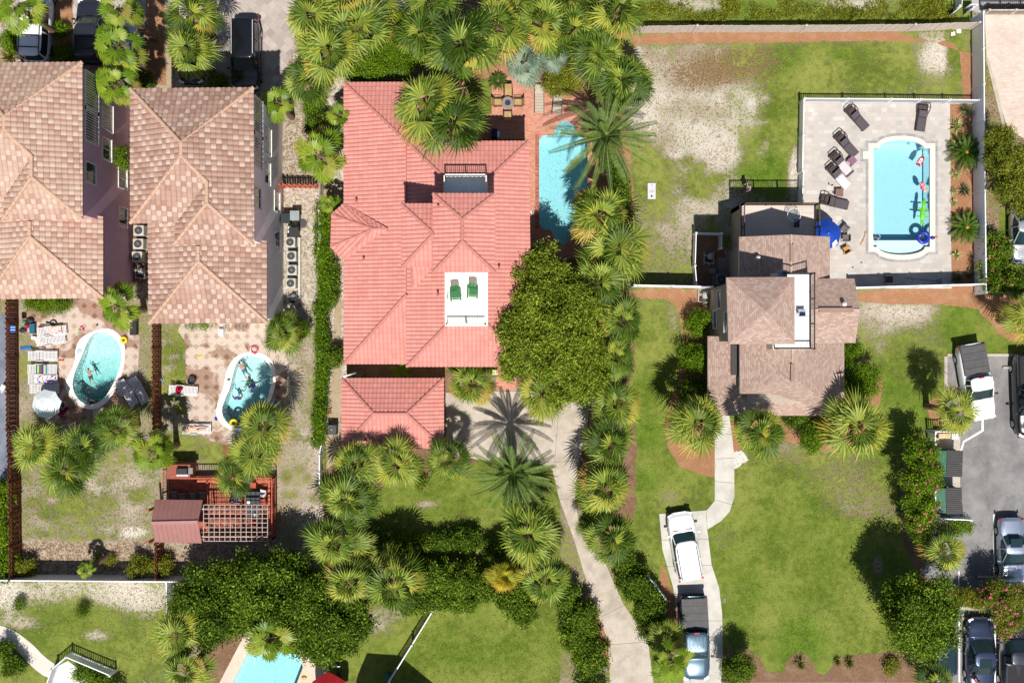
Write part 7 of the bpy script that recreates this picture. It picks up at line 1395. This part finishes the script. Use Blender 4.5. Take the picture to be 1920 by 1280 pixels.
simple_chair('orange red chair at the upper end of the black dining table',474,910,.63,180,M_REDC,M_REDC,group=DC); simple_chair('orange red chair at the lower end of the black dining table',476,978,.63,0,M_REDC,M_REDC,group=DC); simple_chair('orange red chair under the lattice left of the black dining table',449,957,.63,-90,M_REDC,M_REDC,group=DC); simple_chair('orange red chair right of the black dining table',493,941,.63,90,M_REDC,M_REDC,group=DC); simple_chair('white chair at the upper right of the black dining table',493,924,.63,80,M_WHT,M_WHT,group=DC); simple_chair('dark wicker chair under the seated person in blue',439,937,.63,-110,M_WICK,M_WICK)
for i,(a,b) in enumerate(((327,927),(342,931),(362,930),(381,929))): simple_chair('shaded grey chair in front of the brown roof pavilion, %s from the left'%('first','second','third','fourth')[i],a,b,.63,180,mat('grey_fabric',P(150,146,130),.8),M_WICK,group='grey chairs by the pavilion')  # one even grey for the chair fabric
for (nm,l,px,py,r,h) in (('bowl','pale round bowl on the black dining table',466,941,.12,.06),('cup','red topped cup on the black dining table',480,949,.07,.12),('pitcher','white pitcher near the lower end of the black dining table',479,965,.09,.2)):
    x,y=at(px,py,1.4); o=MB().lathe(0,0,[(r*.6,0),(r,h),(r*.85,h),(.001,h*.6)],14).build(nm,mat('red_cup',P(220,40,50),.4) if nm=='cup' else M_WHT,smooth=True); o.location=(x,y,1.372); tag(o,l,nm)
# dumpsters
def dumpster(label,px,py,rz):
    x,y=at(px,py,1.2); t=thing('dumpster',label,'dumpster',(x,y,0),R(rz),'green dumpsters'); g=mat('green_steel',P(10,110,80),.5,var=.12); MB().add([(-.9,-.85,.15),(.65,-.85,.15),(.65,.85,.15),(-.9,.85,.15),(-.95,-.85,1.15),(.65,-.85,1.35),(.65,.85,1.35),(-.95,.85,1.15)],[(0,1,5,4),(1,2,6,5),(2,3,7,6),(3,0,4,7),(0,3,2,1),(4,5,6,7)]).build('container',g,t,bevel=.02)
    for s in (-1,1):
        l_=MB().add([(-.25,s*.01,1.28),(.78,s*.01,1.40),(.78,s*.9,1.40),(-.25,s*.9,1.28),(-.25,s*.01,1.24),(.78,s*.01,1.36),(.78,s*.9,1.36),(-.25,s*.9,1.24)],[(0,1,2,3),(7,6,5,4),(0,4,5,1),(1,5,6,2),(2,6,7,3),(3,7,4,0)]).build('lid',M_VINYL,t); r_=MB()
        for k in range(7): yy=s*(.08+k*.125); r_.bar((-.25,yy,1.30),(.78,yy,1.42),.05,.04)
        r_.build('lid_ribs',M_TRIM,l_)
    for s in (-1,1): MB().obox(-.1,s*.9,.9,1.1,.1,.14).build('fork_pocket',g,t)
    for a in (-.7,.5):
        for b in (-.6,.6): MB().tube((a,b-.04,.09),(a,b+.04,.09),.09,n=10).build('caster',M_TYRE,t)
dumpster('upper green dumpster with black ribbed lids',1781,868,-2); dumpster('lower green dumpster with black ribbed lids',1780,938,2)
bag('carton','pale tan carton inside the dumpster screen',1767,816,0,.85,.35,.9,mat('cardboard',P(240,206,160),.8),'carton',0,'box'); bag('carton','white carton beside the tan one',1787,817,0,.5,.4,.8,M_WHT,'carton',0,'box')
for (x_,y_,a,l,L) in ((1892,689,0,'concrete wheel stop at the top of the black pickup bay',.8),(1858,1080,0,'grey wheel stop in front of the silver blue sedan',1.6),(1799,1158,0,'concrete wheel stop above the middle bay of the lower lot',.9),(1868,1158,0,'concrete wheel stop above the right bay of the lower lot',.8)):
    x,y=G(x_,y_); o=MB().obox(0,0,.07,L*1.2,.16,.13).build('wheel_stop',M_CONC,bevel=.03); o.location=(x,y,.02); tag(o,l,'wheel stop','wheel stops')
for (x_,y_,l) in ((928,698,'left cream stone pedestal at the brick walk entrance'),(962,698,'right cream stone pedestal at the brick walk entrance')):
    x,y=at(x_,y_,.6); t=thing('pedestal',l,'pedestal',(x,y,0),group='cream pedestals'); MB().box(-.15,-.15,0,.15,.15,.5).build('shaft',M_WALLC,t); MB().box(-.19,-.17,.5,.19,.17,.58).build('cap',mat('cream_stone',P(246,230,190),.8),t,bevel=.02)
o=tubeobj('downpipe','white pipe lying across the corner of the garage','pipe',[(*at(643,706,3.0),3.05),(*at(668,699,2.4),2.4)],.06,M_WHT,8); x,y=at(673,702,1); o=MB().lathe(0,0,[(.22,0),(.26,.9),(.24,1.0),(.2,.9),(.001,.85)],14).build('rain_barrel',mat('grey_barrel',P(150,140,126),.7)); o.location=(x,y,0); tag(o,'grey barrel in the gap between garage and house','barrel')
bag('brick_pile','small red brick pile on the soil path left of the garage',617,770,0,.3,.35,.15,mat('brick_red',P(190,90,70),.9),'bricks',0,'box')
o=MB().obox(0,0,.03,.16,.32,.05).build('utility_cover',mat('grey_plastic',P(130,130,130),.6)); o.location=(*G(1358,1124),0); tag(o,'small grey utility cover in the grass beside the small driveway','cover')
# patio heater like cart & seat near angled pool
x,y=at(655,1188,.5); t=thing('bench','pale bench on the worn grass at the tree edge','bench',(x,y,0),R(-25)); MB().box(-.25,-.6,.38,.25,.6,.43).build('seat',M_WHT,t); MB().box(.2,-.6,.43,.26,.6,.8).build('backrest',M_GRL,t)
for a in (-.2,.2):
    for b in (-.5,.5): MB().box(a-.03,b-.03,0,a+.03,b+.03,.38).build('leg',M_GRL,t)
x,y=at(634,1255,.4); t=thing('bicycle','dark bicycle in the house shade at the bottom edge','bicycle',(x,y,0),R(5)); 
for yy in (-.5,.5): w_=MB().torus((0,0,0),.31,.025,22,6).build('wheel',M_TYRE,t); w_.rotation_euler=(0,PI/2,0); w_.location=(0,yy,.33)
MB().path([(0,-.5,.33),(0,-.15,.75),(0,.35,.8),(0,.5,.33)],.025).path([(0,-.15,.75),(0,0,.3),(0,.35,.8)],.025).build('frame',M_BLK,t); MB().bar((-.25,.38,.95),(.25,.38,.95),.03).build('handlebar',M_CHR,t); MB().ball((0,-.2,.85),.07,.13,.04).build('saddle',M_TRIM,t)
x,y=at(727,1268,.4); o=MB().ball((0,0,.25),.25,.25,.25).build('ball',mat('teal_ball',P(20,120,150),.5),smooth=True); o.location=(x,y,0); tag(o,'teal ball beside the slanting white fence at the bottom edge','ball')
for i,(x_,y_,w_,h_) in enumerate(((1786,64,.3,.25),(1797,59,.35,.22))): tag(sheet('paper_scrap',rough_poly([(x_-3,y_-3),(x_+4,y_-4),(x_+5,y_+3),(x_-3,y_+4)],4,.8,i),.03,M_WHT,kind=None),('left' if i==0 else 'right')+' white scrap on the mulch at the end of the weathered fence','litter')
for o in [o for o in bpy.data.objects if o.name.startswith('paper_scrap')]:
    if 'kind' in o: del o['kind']
t=thing('utility_screen','white angled screen panel standing on the grass at the top right, left one','screen',(*at(1785,22),0)); MB().bar((*at(1790,2),.7),(*at(1789,20),.7),.04,1.2).bar((*at(1776,33),.55),(*at(1792,20),.55),.04,.9).build('panel',M_VINW,t,world=True); MB().box(-.05,-.05,0,.05,.05,1.35).build('post',M_VINW,t)
t=thing('utility_screen','white angled screen panel beside the tall fence at the top right, right one','screen',(*at(1812,24),0)); MB().bar((*at(1806,18),.6),(*at(1822,18),.6),.04,1.0).bar((*at(1806,30),.6),(*at(1819,19),.6),.04,1.0).build('panel',M_VINW,t,world=True); MB().box(-.05,-.05,0,.05,.05,1.2).build('post',M_VINW,t)
x,y=at(3,733,.5); simple_chair('white slatted chair beyond the far left fence',6,728,0,60,M_WHT,M_WHT,back=.9)
# small post at the top of the brick patio
x,y=at(1071,104,.8); t=thing('garden_light','small white globe light between the silver palm and the fan palm','lamp',(x,y,0)); MB().tube((0,0,0),(0,0,.8),.03).build('post',M_BLK,t); MB().ball((0,0,.88),.09).build('globe',M_WHT,t,smooth=True)
# ---------------- people
M_SKIN=mat('skin_light',(.62,.38,.27,1),.55,var=.06); M_SKIN2=mat('skin_tan',(.42,.23,.15,1),.55,var=.06); M_HAIRD=mat('dark_hair',(.03,.018,.012,1),.7); M_HAIRB=mat('brown_hair',(.10,.055,.03,1),.7)
J=['pel','wst','chs','nek','hed','shL','elL','wrL','shR','elR','wrR','hpL','knL','anL','toL','hpR','knR','anR','toR']
RAD=dict(pel=.135,wst=.125,chs=.145,nek=.055,hed=.07,shL=.062,elL=.042,wrL=.03,shR=.062,elR=.042,wrR=.03,hpL=.09,knL=.058,anL=.038,toL=.032,hpR=.09,knR=.058,anR=.038,toR=.032)
BON=[('pel','wst'),('wst','chs'),('chs','nek'),('nek','hed'),('chs','shL'),('shL','elL'),('elL','wrL'),('chs','shR'),('shR','elR'),('elR','wrR'),('pel','hpL'),('hpL','knL'),('knL','anL'),('anL','toL'),('pel','hpR'),('hpR','knR'),('knR','anR'),('anR','toR')]
def skinmesh(name,pts,edges,rads,m,parent,root=0,sub=1):
    me=bpy.data.meshes.new(name); me.from_pydata([tuple(p) for p in pts],edges,[]); me.update(); o=bpy.data.objects.new(name,me); C.objects.link(o)
    sk=o.modifiers.new('skin','SKIN'); sv=me.skin_vertices[0].data
    for i,r in enumerate(rads): sv[i].radius=(r,r); sv[i].use_root=(i==root)
    sb=o.modifiers.new('sub','SUBSURF'); sb.levels=sub; sb.render_levels=sub
    dg=bpy.context.evaluated_depsgraph_get(); me2=bpy.data.meshes.new_from_object(o.evaluated_get(dg)); me2.materials.clear(); me2.materials.append(m)
    for p in me2.polygons: p.use_smooth=True
    n=bpy.data.objects.new(name,me2); bpy.data.objects.remove(o); C.objects.link(n); n.parent=parent; return n
def person(label,px,py,z,rz,pose,skin,hair,wear,sc=1.0,hat=None):
    """pose: joint -> xyz (local, +y is the head side when lying)"""
    x,y=at(px,py,max(z,0)+.2); t=thing('person',label,'person',(x,y,z),R(rz),sc=sc); pts=[Vector(pose[j]) for j in J]; edges=[(J.index(a),J.index(b)) for a,b in BON]; rads=[RAD[j] for j in J]
    for s in 'LR':
        w=Vector(pose['wr'+s]); d=(w-Vector(pose['el'+s])).normalized(); sd=d.cross(Vector((0,0,1))); sd=sd.normalized() if sd.length>.1 else Vector((1,0,0)); palm_=w+d*.07; iw=len(pts); pts.append(palm_); rads.append(.03); edges.append((J.index('wr'+s),iw))
        for k in range(4):
            o_=sd*(-.03+.02*k); L=(.07,.085,.08,.06)[k]; a=len(pts); pts+= [palm_+o_+d*.03,palm_+o_+d*(.03+L*.5)-Vector((0,0,.006)),palm_+o_+d*(.03+L)-Vector((0,0,.02))]; rads+=[.010,.009,.008]; edges+=[(iw,a),(a,a+1),(a+1,a+2)]
        a=len(pts); pts+=[w+sd*.045+d*.04,w+sd*.065+d*.075]; rads+=[.012,.010]; edges+=[(iw,a),(a,a+1)]
    b=skinmesh('body',pts,edges,rads,skin,t)
    hd=Vector(pose['hed']); fc=Vector(pose.get('face',(0,0,1))).normalized(); up=(hd-Vector(pose['nek'])).normalized(); rt=up.cross(fc).normalized()
    h=MB().ball((0,0,0),.078,.095,.115,12,9); Mx=Matrix((rt,fc,up)).transposed(); h.v=[Mx@Vector(v)+hd+up*.04 for v in h.v]
    f=MB(); 
    def loc(a,b_,c): return hd+up*.04+rt*a+fc*b_+up*c
    f.ball(loc(0,.10,-.01),.014,.018,.022,6,4); f.ball(loc(-.08,0,-.005),.014,.02,.03,6,4); f.ball(loc(.08,0,-.005),.014,.02,.03,6,4); h.add(f.v,f.f)
    hm=h.build('head',skin,b,smooth=True)
    e=MB(); e.ball(loc(-.03,.082,.015),.011,n=6,m=4); e.ball(loc(.03,.082,.015),.011,n=6,m=4); e.build('eyes',M_TRIM,hm); MB().ball(loc(0,.086,-.045),.024,.008,.007,8,4).build('mouth',mat('lip',(.35,.10,.09,1),.5),hm)
    q=MB().ball((0,0,0),.088,.10,.118,12,9); q.v=[Mx@(Vector(v)+Vector((0,-.018,.02))) + hd+up*.045 for v in q.v]; q.build('hair',hair,t,smooth=True)
    if hat: q=MB().lathe(0,0,[(.15,0),(.15,.01),(.09,.015),(.085,.08),(.001,.09)],14); q.v=[Mx@Vector(v)+hd+up*.09 for v in q.v]; q.build('hat',hat,t)
    for (nm,js,k,m) in wear:
        idx=[J.index(j) for j in js]; ed=[(js.index(a),js.index(b_)) for a,b_ in BON if a in js and b_ in js]; skinmesh(nm,[Vector(pose[j]) for j in js],ed,[RAD[j]*k for j in js],m,t)
    return t
def P0(**k):
    d=dict(pel=(0,0,0),wst=(0,.18,.01),chs=(0,.38,.02),nek=(0,.55,.02),hed=(0,.66,.03),shL=(-.17,.47,.02),elL=(-.26,.22,.02),wrL=(-.28,-.02,.03),shR=(.17,.47,.02),elR=(.26,.22,.02),wrR=(.28,-.02,.03),hpL=(-.09,-.08,0),knL=(-.11,-.48,.02),anL=(-.11,-.88,0),toL=(-.12,-.98,.07),hpR=(.09,-.08,0),knR=(.11,-.48,.02),anR=(.11,-.88,0),toR=(.12,-.98,.07),face=(0,0,1)); d.update(k); return d
TRU=lambda c:('swim_trunks',['pel','hpL','hpR','knL','knR'],1.15,mat('trunks_%d_%d_%d'%c,P(*c),.8))
SHI=lambda c:('shirt',['wst','chs','shL','shR','elL','elR'],1.14,mat('shirt_%d_%d_%d'%c,P(*c),.85))
BIK=lambda c:('swimsuit',['pel','wst'],1.06,mat('suit_%d_%d_%d'%c,P(*c),.8))
upright=P0(wst=(0,0,.2),chs=(0,0,.42),nek=(0,0,.58),hed=(0,.01,.68),shL=(-.18,0,.50),elL=(-.38,.1,.38),wrL=(-.45,.33,.36),shR=(.18,0,.50),elR=(.38,.12,.38),wrR=(.42,.36,.36),hpL=(-.09,0,-.06),knL=(-.12,.1,-.45),anL=(-.12,-.1,-.82),toL=(-.12,.02,-.9),hpR=(.09,0,-.06),knR=(.12,.12,-.45),anR=(.12,-.05,-.82),toR=(.12,.06,-.9),face=(0,1,.1))
swim=P0(face=(0,.3,-1),shL=(-.17,.47,0),elL=(-.3,.72,-.02),wrL=(-.2,.95,-.03),elR=(.36,.36,-.06),wrR=(.5,.5,-.08),knL=(-.16,-.45,-.06),anL=(-.2,-.85,-.02),toL=(-.2,-.96,.0),knR=(.14,-.48,-.05),anR=(.24,-.82,-.02),toR=(.26,-.92,0))
person('swimmer stretched out in the middle of the teal pool',165,705,-.22,15,swim,M_SKIN2,M_HAIRD,[TRU((40,90,80))],.72)
person('swimmer standing at the lower left wall of the teal pool',163,752,-.62,200,upright,M_SKIN2,M_HAIRD,[TRU((30,40,50))],.9); person('swimmer with a green float at the bottom of the teal pool',180,751,-.62,170,upright,M_SKIN,M_HAIRB,[SHI((60,200,80))],.85)
person('dark haired child swimming near the top of the turquoise pool',454,693,-.14,30,swim,M_SKIN2,M_HAIRD,[TRU((20,140,170))],.75); person('swimmer in a green top in the middle of the turquoise pool',461,720,-.55,60,upright,M_SKIN,M_HAIRB,[SHI((50,150,60))],.85); person('swimmer in blue beside the one in green',467,726,-.55,-30,upright,M_SKIN2,M_HAIRD,[SHI((30,60,190)),TRU((30,60,190))],.85)
person('swimmer in a blue top at the left side of the turquoise pool',441,747,-.5,-20,upright,M_SKIN,M_HAIRB,[SHI((20,80,210))],.9); person('swimmer floating beside the yellow ring in the turquoise pool',463,793,-.2,80,swim,M_SKIN2,M_HAIRD,[TRU((30,30,40))],.85)
lie=P0(knL=(-.10,-.42,.24),anL=(-.02,-.72,.04),toL=(-.02,-.84,.1),knR=(.16,-.45,.06),anR=(.10,-.86,.02),elL=(-.32,.6,.05),wrL=(-.14,.72,.08),elR=(.3,.3,.05),wrR=(.2,.08,.1),chs=(0,.38,.08),nek=(0,.55,.14),hed=(0,.66,.19),shL=(-.17,.47,.1),shR=(.17,.47,.1))
person('sunbather in a dark swimsuit and red hat lying on a white lounger',364,804,.46,90,lie,M_SKIN,M_HAIRD,[BIK((40,30,70)),('bikini_top',['chs'],1.02,mat('suit_40_30_70',P(40,30,70))) if False else BIK((40,30,70))][:1],.95,mat('red_hat',P(230,20,70),.7))
sit=P0(wst=(0,0,.2),chs=(0,-.02,.42),nek=(0,0,.58),hed=(0,.03,.68),shL=(-.18,0,.50),elL=(-.26,.08,.26),wrL=(-.2,.32,.22),shR=(.18,0,.50),elR=(.26,.08,.26),wrR=(.2,.32,.22),hpL=(-.1,.05,0),knL=(-.14,.45,.04),anL=(-.14,.45,-.38),toL=(-.14,.58,-.43),hpR=(.1,.05,0),knR=(.14,.45,.04),anR=(.14,.45,-.38),toR=(.14,.58,-.43),face=(0,1,-.2))
person('person in a bright blue shirt seated on the red deck left of the dining table',439,935,1.12,-110,sit,M_SKIN2,M_HAIRD,[SHI((20,60,200)),TRU((20,50,150))]); person('person reclining in the shade beside the pale aqua umbrella',112,764,.35,-50,sit,M_SKIN2,M_HAIRB,[SHI((90,30,50)),TRU((60,90,150))],.95)
stand=P0(wst=(0,0,.2),chs=(0,0,.42),nek=(0,0,.58),hed=(0,.01,.68),shL=(-.18,0,.50),elL=(-.24,.02,.26),wrL=(-.24,.12,.03),shR=(.18,0,.50),elR=(.26,-.05,.26),wrR=(.25,.08,.03),hpL=(-.09,0,-.06),knL=(-.11,.03,-.46),anL=(-.11,-.02,-.88),toL=(-.12,.14,-.93),hpR=(.09,0,-.06),knR=(.11,-.03,-.46),anR=(.11,-.12,-.88),toR=(.12,.04,-.93),face=(0,1,0))
person('person in a white shirt standing on the grass above the beige deck',1403,350,.97,120,stand,M_SKIN,M_HAIRB,[SHI((235,240,250)),TRU((40,50,80))]); person('person bending at the open boot of the navy car at the bottom edge',1829,1272,.97,-40,stand,M_SKIN,M_HAIRB,[SHI((200,60,60)),TRU((60,60,70))])
